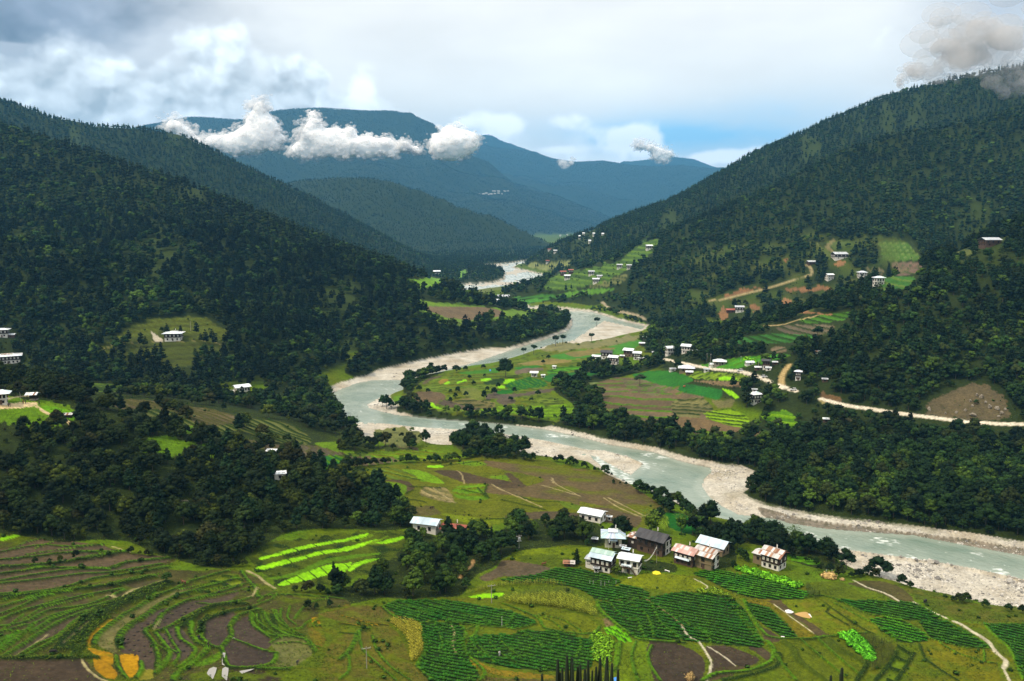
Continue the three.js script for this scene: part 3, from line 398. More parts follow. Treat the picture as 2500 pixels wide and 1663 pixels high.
V([160, 1280, 240, 1265, 350, 1258, 460, 1310, 470, 1390, 430, 1397, 320, 1360, 200, 1322], [0.16, 0.26, 0.02], 'rice_field', { label: 'lime striped rice field below the white farmhouse', terrace: 7, turn: 0.95, edge: 0.2 });
V([-40, 1200, 150, 1180, 230, 1260, 150, 1290, 100, 1340, -40, 1300], [0.11, 0.105, 0.045], 'fallow_field', { terrace: 9, turn: 1.1, edge: 0.16 });
V([0, 1310, 200, 1330, 330, 1370, 540, 1400, 640, 1455, 560, 1458, 380, 1415, 60, 1400, 0, 1370], [0.12, 0.086, 0.045], 'ploughed_field');
V([0, 1000, 140, 1000, 440, 1020, 450, 1062, 250, 1062, 80, 1042], [0.125, 0.19, 0.03], 'rice_field', { terrace: 6, turn: 1.1, edge: 0.16 });
V([260, 1040, 320, 1030, 400, 1055, 300, 1062], C.lime, 'rice_seedbed');
V([100, 1062, 450, 1078, 440, 1107, 260, 1092], [0.14, 0.105, 0.06], 'ploughed_field');
V([0, 1090, 110, 1092, 100, 1106, 0, 1108], [0.02, 0.08, 0.02], 'vegetable_field');
V([130, 962, 400, 905, 730, 882, 725, 905, 480, 962, 300, 988], [0.05, 0.16, 0.022], 'green_field', { terrace: 8, turn: 1.4, edge: 0.14, edgeColor: C.bund });
V([420, 906, 530, 928, 490, 936], C.lime, 'rice_seedbed');
V([560, 1290, 700, 1262, 770, 1290, 830, 1400, 720, 1425, 620, 1355], [0.06, 0.13, 0.016], 'scrub_field', { terrace: 8, turn: 1.2, edge: 0.25, edgeColor: [0.12, 0.22, 0.02], tree: 0.06 });
V([340, 780, 620, 742, 700, 740, 900, 745, 900, 785, 640, 808, 420, 815], [0.035, 0.105, 0.022], 'terraced_field', { contour: 2.2, terrace: 9, turn: 1.45, edge: 0.25 });
V([820, 640, 1060, 600, 1170, 592, 1230, 592, 1100, 650, 900, 672], [0.05, 0.12, 0.02], 'terraced_field', { contour: 2.2, terrace: 9, turn: 1.45, edge: 0.25 });
V([660, 700, 760, 678, 900, 680, 1060, 682, 1000, 742, 840, 745, 720, 742], [0.10, 0.085, 0.055], 'terraced_field', { label: 'brown terraces left of the forested knoll', contour: 2.2, terrace: 8, turn: 1.45, edge: 0.2 });
V([1360, 112, 1530, 106, 1600, 170, 1640, 232, 1400, 238, 1370, 160], [0.055, 0.105, 0.022], 'terraced_field', { label: 'green terraces high on the right slope', contour: 4.0, terrace: 13, turn: 1.5, edge: 0.2, edgeColor: [0.11, 0.16, 0.05], tree: 0.04 });
V([1450, 262, 1640, 252, 1642, 320, 1500, 346, 1470, 320], [0.14, 0.10, 0.075], 'terraced_field', { label: 'reddish brown terraces high on the right slope', contour: 3.6, terrace: 13, turn: 1.5, edge: 0.16, edgeColor: [0.05, 0.06, 0.025] });
V([1370, 362, 1600, 350, 1580, 405, 1500, 440, 1380, 452], [0.035, 0.095, 0.02], 'terraced_field', { contour: 3.4, terrace: 11, turn: 1.5, edge: 0.2, edgeColor: [0.08, 0.13, 0.03] });
V([1265, 292, 1390, 300, 1380, 350, 1320, 340], [0.095, 0.085, 0.05], 'terraced_field', { contour: 3.2, terrace: 11, turn: 1.5, edge: 0.2 });
V([1870, 190, 1990, 165, 2010, 190, 1880, 215], [0.075, 0.09, 0.03], 'scrub_field', { tree: 0.05 });
V([860, 110, 950, 140, 1050, 190, 1010, 225, 960, 180], [0.085, 0.10, 0.035], 'scrub_field', { tree: 0.05 });
V([620, 834, 720, 830, 720, 866, 640, 868], [0.12, 0.095, 0.06], 'terraced_field', { terrace: 8, turn: 1.5, edge: 0.2 });
V([1010, 110, 1150, 110, 1180, 150, 1060, 160], [0.075, 0.10, 0.035], 'scrub_field', { tree: 0.08 });
fill(onGround('P', [1660, 640, 1760, 600, 1900, 570, 2080, 560, 2240, 600, 2240, 650, 2120, 720, 1980, 770, 1800, 800, 1690, 790], true, 40), (v, x, d) => { const q = 0.75 * smooth(-0.25, 0.3, fbm(x / 45 + 3, d / 60, 4)); TREE[v] *= 1 - 0.75 * q; for (let e = 0; e < 3; e++) COLOR[v * 3 + e] = lerp(COLOR[v * 3 + e], lerp([0.045, 0.075, 0.016][e], [0.075, 0.085, 0.024][e], clamp(0.5 + fbm(x / 30, d / 30, 3))), q); });
for (const [l, c] of [[[260, 560, 310, 570, 330, 620, 280, 640], 1], [[470, 540, 540, 560, 500, 590], 0.9], [[700, 490, 740, 500, 770, 545, 720, 550], 1.15], [[840, 590, 950, 600, 1050, 600, 1020, 612, 860, 608], 1], [[700, 420, 820, 430, 1000, 420, 1040, 440, 860, 460, 760, 450], 0.8], [[1060, 255, 1110, 260, 1100, 275, 1040, 270], 1], [[705, 235, 745, 232, 735, 255, 710, 252], 0.9], [[300, 490, 440, 440, 560, 425, 560, 440, 420, 475, 300, 505], 0.8]]) V(l, C.clay.map((v) => v * c), 'bare_slope', { label: 'reddish bare earth slope above the track' });
V([960, 1130, 1010, 1150, 1100, 1195, 1080, 1210, 970, 1180], [0.11, 0.07, 0.035], 'bare_slope', { label: 'brown cut slope above the right hand road' });
V([1690, 1230, 1760, 1180, 1900, 1120, 2000, 1080, 2130, 1110, 2220, 1180, 2250, 1260, 2230, 1320, 2000, 1330, 1800, 1310, 1690, 1300], [0.085, 0.070, 0.040], 'bare_slope', { label: 'bare rocky slope above the road on the right', tree: 0.05 });
// ---------------------------------------------------------------- upper valley
const U = (list, color, name, o = {}) => field('A2', list, color, { name, ...o });
U([455, 500, 600, 515, 1000, 555, 1130, 575, 1360, 600, 1360, 635, 1150, 645, 900, 658, 640, 640], [0.11, 0.18, 0.035], 'meadow', { label: 'green meadow on the far bank before the upper river' });
U([540, 558, 700, 556, 1000, 562, 1110, 590, 1120, 615, 900, 650, 720, 625], [0.125, 0.096, 0.06], 'ploughed_field', { label: 'brown field on the far bank before the upper river' });
U([640, 640, 850, 660, 940, 690, 940, 712, 800, 690, 660, 665], [0.11, 0.16, 0.04], 'green_field', { contour: 2, terrace: 14, turn: 1.5, edge: 0.2 });
U([470, 385, 550, 366, 660, 366, 712, 410, 500, 422], [0.13, 0.24, 0.04], 'meadow', { label: 'small bright meadow behind the left spur' });
U([810, 322, 870, 318, 876, 350, 830, 356], [0.12, 0.23, 0.05], 'meadow');
U([1280, 268, 1400, 258, 1560, 252, 1550, 290, 1350, 302], [0.16, 0.18, 0.07], 'meadow', { label: 'pale field on the far valley floor' });
U([1180, 495, 1300, 478, 1450, 470, 1600, 480, 1500, 500, 1200, 545], [0.06, 0.16, 0.03], 'green_field', { terrace: 14, turn: 1.5, edge: 0.15 });
U([1500, 470, 1700, 440, 1870, 432, 1800, 462, 1560, 485], [0.08, 0.17, 0.03], 'green_field');
U([1700, 410, 1860, 360, 1960, 338, 1930, 392, 1760, 430], [0.11, 0.12, 0.05], 'terraced_field', { contour: 5, terrace: 18, turn: 1.5, edge: 0.2 });
U([1500, 330, 1640, 300, 1900, 250, 1960, 200, 2050, 130, 2200, 90, 2120, 200, 1980, 300, 1850, 370, 1700, 420, 1500, 450, 1400, 420], [0.05, 0.09, 0.02], 'scrub_field', { tree: 0.22, contour: 6, terrace: 22, turn: 1.5, edge: 0.25, edgeColor: [0.09, 0.15, 0.03] });
U([740, 468, 900, 440, 1100, 428, 1120, 436, 950, 468, 780, 482], [0.10, 0.12, 0.04], 'river_island', { over: 1, lift: 1, label: 'green island bar in the upper river' });
U([900, 500, 960, 480, 1080, 470, 1100, 500, 1000, 520], [0.08, 0.14, 0.03], 'green_field', { over: 1, lift: 1 });
U([1400, 832, 1500, 812, 1700, 805, 1900, 770, 2050, 752, 2020, 790, 1800, 830, 1560, 860, 1390, 862], [0.15, 0.15, 0.07], 'scrub_field', { over: 1, lift: 0.8, tree: 0.02, label: 'scrubby gravel flat beside the upper bend' });
U([1580, 880, 1800, 840, 2020, 790, 2060, 800, 1960, 870, 1700, 905, 1500, 915], [0.055, 0.16, 0.028], 'green_field');
U([1540, 875, 1700, 850, 1880, 835, 1820, 865, 1620, 900], [0.15, 0.13, 0.05], 'fallow_field');
// scrub on the gravel flat by the lower bend
field('A2', [240, 1400, 450, 1385, 560, 1440, 540, 1490, 450, 1515, 300, 1495, 250, 1450], [0.12, 0.13, 0.05], { name: 'scrub_field', over: 1, lift: 0.3, tree: 0.12, label: 'scrubby patch on the gravel flat of the lower bend' });
field('A2', [750, 1470, 830, 1440, 920, 1400, 1010, 1420, 1090, 1470, 1110, 1520, 1300, 1568, 1250, 1600, 1000, 1590, 830, 1540, 770, 1510], [0.05, 0.065, 0.018], { name: 'scrub_field', over: 1, lift: 0.6, tree: 0.9 });
field('A2', [0, 1420, 100, 1430, 200, 1500, 320, 1520, 480, 1520, 460, 1540, 200, 1545, 0, 1530], [0.04, 0.055, 0.014], { name: 'scrub_field', over: 1, lift: 0.5, tree: 0.8 });
field('P', [1850, 1238, 1930, 1258, 2017, 1274, 2106, 1284, 2196, 1296, 2374, 1318, 2500, 1340, 2900, 1410, 2900, 1440, 2500, 1362, 2374, 1339, 2231, 1312, 2106, 1303, 2017, 1295, 1928, 1281, 1870, 1264], [0.17, 0.145, 0.105], { over: 2, mix: [0.10, 0.09, 0.055], patch: 5, keep: 1 });
// ---------------------------------------------------------------- near left: terraces
field('C1', [-900, 540, 0, 560, 120, 540, 340, 590, 700, 640, 880, 700, 1200, 720, 1150, 800, 1400, 812, 1590, 800, 1750, 860, 1900, 960, 2050, 1000, 2352, 1010, 2400, 1100, 2352, 1400, 2400, 1700, -900, 1700], [0.056, 0.052, 0.018], { name: 'terraced_field', label: 'broad olive terraces in the near left corner', mix: [0.068, 0.090, 0.012], patch: 10, vary: 0.4 });
const T = (list, color, name, o = {}) => field('C1', list, color, { name, ...o });
T([-200, 1090, 200, 1000, 480, 960, 860, 905, 1090, 880, 900, 985, 600, 1090, 330, 1200, 0, 1330, -200, 1400], [0.058, 0.05, 0.024], 'ploughed_field', { mix: [0.06, 0.075, 0.014], patch: 8 });
T([-900, 690, 0, 665, 180, 612, 380, 602, 700, 645, 870, 695, 1200, 722, 1100, 765, 860, 805, 640, 872, 300, 962, 0, 992, -900, 1080], [0.074, 0.056, 0.034], 'ploughed_field', { label: 'dark brown stepped field below the near wood', vary: 0.35, furrow: 2.2, turn: 1.4 });
T([0, 590, 80, 572, 160, 568, 110, 585, 0, 612], C.lime, 'rice_seedbed');
T([0, 1260, 165, 1230, 130, 1290, 0, 1370, -200, 1420, -200, 1320], [0.055, 0.135, 0.014], 'green_field');
T([150, 1180, 420, 1110, 640, 1060, 760, 1040, 560, 1110, 500, 1180, 380, 1250, 230, 1330, 120, 1390, 50, 1400, 240, 1240], [0.060, 0.048, 0.030], 'ploughed_field', { furrow: 1.8, turn: 0.5 });
T([420, 1290, 560, 1190, 660, 1120, 780, 1060, 640, 1180, 520, 1290, 420, 1360], [0.060, 0.048, 0.034], 'ploughed_field', { furrow: 1.8, turn: 0.5 });
T([-400, 1430, 0, 1430, 560, 1428, 620, 1500, 740, 1568, 760, 1640, -400, 1640], [0.044, 0.033, 0.022], 'ploughed_field', { furrow: 1.8, turn: 1.5 });
T([740, 1150, 780, 1160, 720, 1212, 655, 1272, 635, 1325, 570, 1332, 565, 1295, 640, 1222], C.straw, 'ripe_field', { mix: [0.16, 0.13, 0.02], patch: 3, label: 'narrow strip of golden ripe crop in the near left terraces' });
T([600, 1342, 700, 1362, 780, 1390, 772, 1455, 730, 1442, 622, 1372], C.straw, 'ripe_field', { mix: [0.15, 0.12, 0.02], patch: 3 });
T([640, 1425, 720, 1432, 792, 1500, 790, 1555, 720, 1545, 650, 1485], C.straw.map((v) => v * 0.85), 'ripe_field');
T([822, 1392, 950, 1392, 962, 1440, 930, 1532, 885, 1545, 842, 1485], C.straw.map((v) => v * 1.15), 'ripe_field', { label: 'brightest golden ripe plot at the bottom left' });
T([950, 1480, 1040, 1480, 1042, 1550, 940, 1555], [0.16, 0.15, 0.03], 'ripe_field');
T([650, 1290, 760, 1190, 900, 1100, 1100, 1000, 1240, 940, 1400, 900, 1240, 962, 1060, 1052, 940, 1122, 860, 1192, 812, 1272, 822, 1332, 780, 1372, 700, 1342], [0.115, 0.108, 0.045], 'fallow_field');
T([810, 1300, 900, 1190, 1050, 1150, 1000, 1230, 1060, 1330, 1080, 1400, 1060, 1480, 960, 1480, 940, 1390, 830, 1370], [0.058, 0.044, 0.032], 'ploughed_field');
T([1000, 1120, 1280, 1030, 1500, 1000, 1640, 950, 1560, 1020, 1360, 1080, 1200, 1160, 1080, 1212], [0.058, 0.045, 0.032], 'ploughed_field');
T([1130, 1220, 1230, 1200, 1330, 1350, 1250, 1420, 1190, 1420], [0.060, 0.048, 0.034], 'ploughed_field');
T([1060, 1260, 1110, 1240, 1190, 1330, 1215, 1400, 1140, 1440, 1150, 1370], [0.062, 0.05, 0.034], 'ploughed_field');
T([1390, 1260, 1400, 1180, 1460, 1140, 1600, 1100, 1560, 1200, 1570, 1260, 1500, 1340, 1440, 1320], [0.052, 0.040, 0.030], 'ploughed_field');
T([1590, 1260, 1600, 1180, 1690, 1130, 1720, 1170, 1850, 1300, 1800, 1350, 1580, 1280], [0.052, 0.040, 0.030], 'ploughed_field');
T([1530, 1340, 1590, 1290, 1790, 1360, 1890, 1380, 1860, 1450, 1700, 1480, 1560, 1470, 1530, 1400], [0.044, 0.034, 0.026], 'ploughed_field');
T([1380, 1430, 1500, 1370, 1520, 1390, 1450, 1450, 1330, 1470], [0.08, 0.16, 0.012], 'green_field');
T([1850, 1310, 1930, 1270, 2060, 1290, 2140, 1340, 2130, 1420, 2040, 1460, 1860, 1480, 1900, 1400], C.greygreen, 'fallow_field');
T([1720, 1110, 1850, 1100, 1960, 1200, 2100, 1270, 1980, 1265, 1860, 1280, 1760, 1200], [0.07, 0.12, 0.014], 'green_field', { terrace: 5, turn: 0.3, edge: 0.3 });
T([1300, 960, 1560, 830, 1640, 850, 1650, 900, 1420, 960, 1240, 1000], [0.10, 0.13, 0.02], 'green_field', { terrace: 5, turn: 1.1, edge: 0.24 });
T([2100, 1160, 2300, 1080, 2400, 1080, 2400, 1700, 1980, 1700, 2010, 1500, 2140, 1430, 2150, 1340], [0.098, 0.083, 0.016], 'fallow_field', { mix: [0.09, 0.11, 0.014], patch: 7 });
T([1220, 1540, 1500, 1490, 1700, 1500, 2000, 1500, 2000, 1600, 1200, 1620], [0.07, 0.095, 0.014], 'green_field', { mix: C.dark, patch: 6 });
T([2130, 1147, 2150, 1132, 2280, 1182, 2130, 1168], [0.30, 0.17, 0.02], 'ripe_field');
for (const [l, w, c] of [
  [[0, 692, 200, 652, 330, 642, 450, 652, 690, 642], 1.4], [[0, 745, 150, 732, 400, 702, 560, 690, 700, 690, 870, 688], 2.2], [[0, 800, 200, 790, 420, 770, 640, 732, 860, 692], 2.4], [[0, 842, 300, 802, 560, 800, 760, 800, 870, 762, 1200, 728], 2.2], [[0, 890, 200, 852, 480, 812, 740, 810], 1.8], [[0, 908, 150, 892, 400, 862, 560, 840, 760, 830, 1100, 772], 1.8],
  [[0, 980, 250, 962, 450, 932, 640, 872, 860, 842, 1160, 792], 2.0], [[0, 1002, 200, 987, 420, 962, 700, 932, 860, 902, 1050, 862], 2.6], [[0, 1072, 150, 1022, 300, 982, 480, 962], 1.4], [[0, 1117, 120, 1072, 300, 992, 360, 987], 1.4], [[0, 1152, 160, 1092, 330, 1052, 560, 992, 830, 942], 1.7], [[0, 1202, 170, 1172, 330, 1092, 600, 1052, 850, 952], 1.5], [[0, 1242, 170, 1192, 210, 1190, 400, 1112, 640, 1062, 830, 1012], 1.3],
  [[210, 1245, 350, 1162, 560, 1082, 830, 1012, 1000, 932, 1100, 892], 1.6], [[0, 1372, 160, 1246, 240, 1172], 1.3], [[30, 1402, 170, 1312, 260, 1252, 420, 1162, 600, 1092], 1.5], [[120, 1402, 260, 1322, 400, 1262, 500, 1172, 640, 1082], 1.4], [[180, 1402, 330, 1322, 480, 1242, 600, 1172, 680, 1112, 830, 1012], 1.6],
  [[430, 1350, 530, 1240, 640, 1145, 780, 1055, 900, 1010, 1010, 960, 1130, 905], 5.5, C.riser], [[500, 1400, 560, 1330, 580, 1280, 660, 1190, 740, 1140], 2.2, C.riser], [[-300, 1416, 0, 1416, 300, 1416, 640, 1411], 2.2, [0.03, 0.045, 0.008]],
  [[640, 1320, 660, 1262, 760, 1182, 860, 1112, 940, 1072, 1060, 992, 1200, 942, 1300, 892, 1560, 817], 1.8], [[820, 1350, 805, 1290, 840, 1232, 900, 1182, 1000, 1122, 1090, 1052, 1230, 982, 1400, 932, 1620, 872], 2.0], [[1070, 1480, 1080, 1420, 1050, 1312, 990, 1240, 1000, 1215, 1060, 1190, 1100, 1122, 1160, 1082, 1280, 1022, 1420, 987, 1640, 922], 1.5],
  [[1060, 1240, 1120, 1320, 1160, 1372, 1130, 1450, 1060, 1520], 1.4], [[1130, 1220, 1180, 1312, 1220, 1372, 1220, 1400], 1.0], [[1060, 1240, 1160, 1202, 1260, 1142, 1360, 1092, 1520, 1042, 1650, 1022], 1.5], [[1220, 1212, 1260, 1190, 1360, 1112, 1480, 1062, 1680, 1052], 2.4, C.riser], [[1210, 1220, 1230, 1282, 1330, 1352, 1300, 1422, 1220, 1482], 1.4], [[1310, 1180, 1300, 1232, 1350, 1312, 1420, 1342, 1330, 1442, 1210, 1522, 1180, 1568], 1.8],
  [[1370, 1272, 1380, 1182, 1430, 1142, 1600, 1092, 1740, 1072], 2.2, C.riser], [[1500, 1350, 1420, 1322, 1370, 1272, 1360, 1242], 1.8], [[1510, 1342, 1580, 1262, 1570, 1202, 1620, 1132, 1700, 1102, 1780, 1082], 1.6], [[1720, 1112, 1720, 1162, 1780, 1232, 1860, 1262, 2000, 1270], 1.5], [[1800, 1100, 1840, 1180, 1940, 1250, 2090, 1290], 1.6], [[1880, 1090, 1900, 1140, 1960, 1200], 1.4], [[1850, 1310, 1920, 1272, 1990, 1272], 1.0],
  [[2100, 1300, 2152, 1362, 2140, 1422, 2060, 1462, 1990, 1490, 1900, 1492, 1560, 1480], 1.8], [[1890, 1380, 1862, 1452, 1700, 1482, 1560, 1472, 1530, 1400, 1512, 1345], 1.4], [[1580, 1280, 1790, 1360, 1890, 1382], 1.1], [[2140, 1430, 2230, 1420, 2352, 1400], 1.4], [[2000, 1500, 2120, 1470, 2230, 1430], 1.4], [[2060, 1560, 2180, 1500, 2352, 1480], 1.6], [[2120, 1200, 2240, 1190, 2352, 1200], 0.9], [[2110, 1320, 2230, 1350, 2352, 1340], 0.9], [[2140, 1180, 2240, 1120, 2352, 1085], 1.0], [[960, 1440, 965, 1500, 930, 1550], 1.4], [[790, 1400, 800, 1470, 860, 1550], 1.2], [[1650, 820, 1680, 870, 1740, 930, 1760, 1000], 1.6], [[1760, 1000, 1880, 985, 2050, 985, 2352, 1010], 1.2],
]) strip('C1', l, w, c ?? C.bund, { lift: w > 2.3 ? 0.9 : 0.5 });
for (const [l, w] of [[[740, 985, 830, 1000, 900, 950, 1000, 925, 1110, 890], 1.6], [[1700, 995, 1730, 985, 1758, 930], 1.0], [[560, 1430, 600, 1490, 680, 1552, 760, 1580], 0.8], [[430, 1330, 500, 1270, 600, 1180], 0.6], [[100, 1405, 260, 1300, 330, 1250], 0.5], [[1050, 1215, 1100, 1150], 0.5], [[770, 650, 830, 668, 890, 690], 0.7], [[1690, 815, 1760, 850, 1820, 900, 1880, 935], 1.4]]) strip('C1', l, w, [0.26, 0.23, 0.12], { kind: 'path', lift: 0.15 });
for (const l of [[650, 420, 660, 470, 700, 500, 780, 560], [690, 400, 700, 450, 800, 520, 860, 560], [740, 380, 760, 440, 850, 500, 960, 540], [800, 370, 830, 440, 900, 490, 1000, 540], [860, 360, 850, 420, 890, 470], [920, 340, 900, 420, 960, 470], [1180, 290, 1080, 310, 1000, 360, 950, 430], [1130, 420, 1040, 450, 1000, 490, 940, 500], [160, 230, 300, 200, 480, 170, 560, 130], [260, 240, 420, 220, 560, 200, 640, 180], [250, 300, 400, 270, 560, 240, 690, 195], [280, 320, 420, 330, 560, 310, 660, 280], [670, 340, 800, 290, 830, 250], [700, 310, 770, 260, 820, 240], [1340, 600, 1330, 660, 1240, 720, 1090, 770, 880, 772], [1050, 580, 1090, 640, 1080, 700, 1040, 740], [820, 600, 960, 590, 1080, 620], [0, 610, 60, 640, 90, 680, 20, 760], [100, 640, 160, 680, 120, 740]]) strip('D2', l, 0.8, C.bund, { lift: 0.5 });
for (const l of [[0, 545, 230, 488, 310, 480], [0, 590, 200, 535, 345, 505], [0, 690, 120, 640, 330, 570, 520, 510], [180, 690, 330, 600, 560, 545, 720, 500], [240, 780, 420, 670, 620, 600, 860, 560], [60, 780, 220, 775], [0, 780, 60, 740, 180, 650], [60, 145, 210, 80, 330, 55], [200, 180, 420, 145, 640, 120], [270, 130, 430, 70], [600, 120, 820, 95], [560, 215, 760, 175, 980, 165], [960, 330, 1200, 290, 1344, 250], [870, 400, 1080, 350, 1250, 330]]) strip('D1', l, 0.8, C.bund, { lift: 0.5 });
// bright seedbed strips on the slope right of the terraces
field('C1', [1700, 640, 2130, 590, 2352, 560, 2700, 545, 2860, 570, 2720, 690, 2600, 800, 2352, 880, 2100, 930, 1900, 930, 1830, 850, 1740, 790], [0.055, 0.075, 0.012], { name: 'grass_bank', mix: C.riser, patch: 7 });
T([1765, 728, 1900, 692, 2000, 662, 2130, 632, 2352, 596, 2500, 560, 2530, 566, 2400, 606, 2130, 654, 1980, 692, 1860, 722, 1785, 738], C.lime, 'rice_seedbed', { label: 'uppermost lime strip of seedlings on the near slope' });
T([1745, 795, 1900, 750, 2080, 710, 2180, 680, 2352, 655, 2560, 600, 2590, 606, 2380, 678, 2200, 702, 2060, 742, 1900, 782, 1810, 804], C.lime, 'rice_seedbed', { label: 'second lime strip of seedlings on the near slope' });
T([1840, 862, 2000, 830, 2200, 742, 2352, 712, 2600, 690, 2590, 702, 2400, 732, 2210, 772, 2080, 832, 1900, 872], [0.075, 0.15, 0.012], 'green_field');
T([1895, 908, 2000, 860, 2250, 770, 2352, 766, 2410, 750, 2380, 800, 2330, 832, 2200, 852, 2100, 882, 2000, 898, 1940, 920], C.lime, 'rice_seedbed', { label: 'broadest lime strip of seedlings on the near slope' });
field('C2', [50, 812, 112, 757, 180, 737, 275, 730, 180, 762, 110, 792, 70, 818], C.lime, { name: 'rice_seedbed' });
field('C2', [240, 628, 320, 602, 450, 574, 440, 592, 340, 626], C.lime, { name: 'rice_seedbed' });
field('C2', [175, 632, 330, 576, 300, 592, 235, 632], [0.13, 0.22, 0.02], { name: 'green_field' });
field('C2', [80, 612, 220, 565, 228, 574, 130, 615], [0.11, 0.18, 0.02], { name: 'green_field' });
for (const [wh, l] of [['C1', [1900, 690, 1935, 700]], ['C1', [2000, 660, 2035, 676]], ['C1', [2130, 630, 2165, 645]], ['C1', [2250, 610, 2285, 625]], ['C1', [1960, 735, 1995, 758]], ['C1', [2080, 708, 2110, 730]], ['C1', [2180, 680, 2215, 700]], ['C1', [2290, 662, 2320, 682]], ['C1', [1950, 880, 1990, 905]], ['C1', [2030, 850, 2080, 886]], ['C1', [2110, 820, 2165, 865]], ['C1', [2190, 792, 2245, 845]], ['C1', [2270, 772, 2320, 830]], ['C1', [2352, 766, 2385, 795]]]) strip(wh, l, 0.45, C.riser, { lift: 0.3 });
wood('P', [-500, 960, -100, 1010, 0, 1022, 90, 1012, 200, 1030, 300, 1045, 420, 1062, 560, 1092, 680, 1114, 780, 1142, 870, 1165, 940, 1196, 990, 1240, 1005, 1285, 940, 1296, 860, 1292, 760, 1292, 690, 1306, 630, 1340, 560, 1386, 500, 1384, 450, 1372, 380, 1352, 320, 1325, 240, 1318, 140, 1324, 70, 1311, 0, 1303, -500, 1260], 1.55, 0.14);
for (const l of [[960, 1480, 1100, 1440, 1250, 1460, 1500, 1530, 1560, 1580, 1200, 1590, 980, 1568], [1280, 1370, 1400, 1390, 1480, 1430, 1380, 1440, 1270, 1410], [0, 1270, 250, 1262, 430, 1375, 330, 1400, 150, 1370, 0, 1340]]) field('A1', l, [0.085, 0.155, 0.010], { name: 'meadow', tree: 0.12 });
// ---------------------------------------------------------------- near centre and right
field('C2', [-140, 1100, 140, 1045, 290, 1030, 560, 1000, 860, 980, 1060, 860, 1110, 740, 1450, 650, 1740, 655, 1900, 860, 2200, 830, 2420, 850, 2700, 830, 3200, 920, 3400, 980, 4200, 1160, 5000, 1250, 5000, 1750, -160, 1750, -100, 1300], [0.075, 0.105, 0.012], { name: 'grass_field', label: 'green grassland around the near crop fields', mix: [0.090, 0.100, 0.013], patch: 8 });
const K = (list, color, name, o = {}) => field('C2', list, color, { name, ...o }), Q = (list, color, name, o = {}) => field('C3', list, color, { name, ...o });
K([1180, 690, 1350, 660, 1560, 655, 1740, 660, 1740, 690, 1600, 740, 1400, 760, 1220, 740], [0.105, 0.140, 0.012], 'grass_field', { label: 'yellow green plot behind the near houses', furrow: 3, turn: 1.5 });
K([1200, 722, 1450, 702, 1600, 752, 1480, 792, 1300, 762], [0.06, 0.085, 0.012], 'scrub_field', { tree: 0.05 });
K([950, 860, 1060, 802, 1110, 742, 1230, 752, 1440, 796, 1300, 860, 1130, 850, 1010, 886], [0.078, 0.062, 0.038], 'ploughed_field', { label: 'brown ploughed plot left of the near houses', furrow: 1.6, turn: 1.2 });
const CROPS = [];
function crops(where, list, turn, o = {}) { const outline = field(where, list, C.crop, { name: 'vegetable_field', label: o.label, furrow: o.gap ?? 1.85, turn, vary: 0.3 }); if (outline) CROPS.push({ outline, turn, id: FIELDS.length - 1, ...o }); }
crops('C2', [1100, 872, 1320, 840, 1450, 802, 1640, 800, 1840, 852, 1960, 902, 2110, 962, 2090, 1002, 1900, 1012, 1760, 1012, 1680, 962, 1560, 922, 1350, 897, 1180, 897], 1.15, { label: 'deep green row crop below the houses with pale cane poles' });
crops('P', [1458, 1472, 1510, 1466, 1580, 1462, 1600, 1456, 1660, 1447, 1735, 1451, 1780, 1461, 1815, 1486, 1835, 1516, 1850, 1546, 1862, 1580, 1800, 1578, 1730, 1571, 1660, 1564, 1580, 1560, 1540, 1552, 1510, 1526, 1480, 1496], 1.2, { label: 'large deep green row crop right of centre' });
crops('C2', [300, 1060, 400, 1022, 560, 1012, 800, 1022, 1000, 1062, 1200, 1102, 1340, 1162, 1330, 1182, 1200, 1212, 1130, 1202, 980, 1192, 800, 1172, 640, 1152, 540, 1162, 430, 1142], 1.2, {});
crops('C2', [560, 1172, 800, 1182, 840, 1222, 850, 1290, 860, 1380, 960, 1540, 900, 1640, 640, 1640, 540, 1480, 550, 1430, 580, 1380, 560, 1290], 1.35, {});
crops('C2', [880, 1290, 1000, 1252, 1170, 1252, 1250, 1222, 1480, 1232, 1640, 1272, 1720, 1282, 1730, 1400, 1700, 1482, 1500, 1502, 1200, 1482, 1000, 1442, 870, 1392], 1.3, {});
K([1110, 1042, 1280, 1052, 1500, 1082, 1700, 1132, 1770, 1202, 1740, 1242, 1600, 1242, 1400, 1212, 1360, 1152, 1250, 1112], [0.094, 0.115, 0.013], 'grass_field', { label: 'smooth olive plot ringed by the ripening maize' });
K([860, 982, 1120, 932, 1350, 917, 1560, 932, 1640, 972, 1700, 1012, 1600, 1002, 1350, 962, 1100, 992], [0.080, 0.112, 0.012], 'grass_field');
K([880, 992, 1000, 970, 1120, 965, 1090, 992, 980, 1002], C.lime, 'rice_seedbed');
K([-140, 1110, 0, 1080, 140, 1052, 290, 1062, 430, 1142, 400, 1172, 350, 1172, 150, 1180, 0, 1160], [0.094, 0.078, 0.022], 'fallow_field', { mix: [0.09, 0.10, 0.018], patch: 8 });
K([-100, 1640, -60, 1300, 130, 1232, 250, 1192, 340, 1192, 420, 1272, 470, 1400, 530, 1482, 600, 1640], [0.086, 0.080, 0.018], 'fallow_field', { mix: [0.085, 0.105, 0.014], patch: 7 });
K([880, 1402, 960, 1442, 1100, 1492, 1300, 1512, 1480, 1532, 1480, 1552, 1200, 1547, 980, 1502, 900, 1452], [0.16, 0.12, 0.022], 'fallow_field');
K([960, 1545, 1200, 1552, 1480, 1560, 1700, 1560, 1700, 1640, 960, 1640], [0.085, 0.066, 0.026], 'fallow_field');
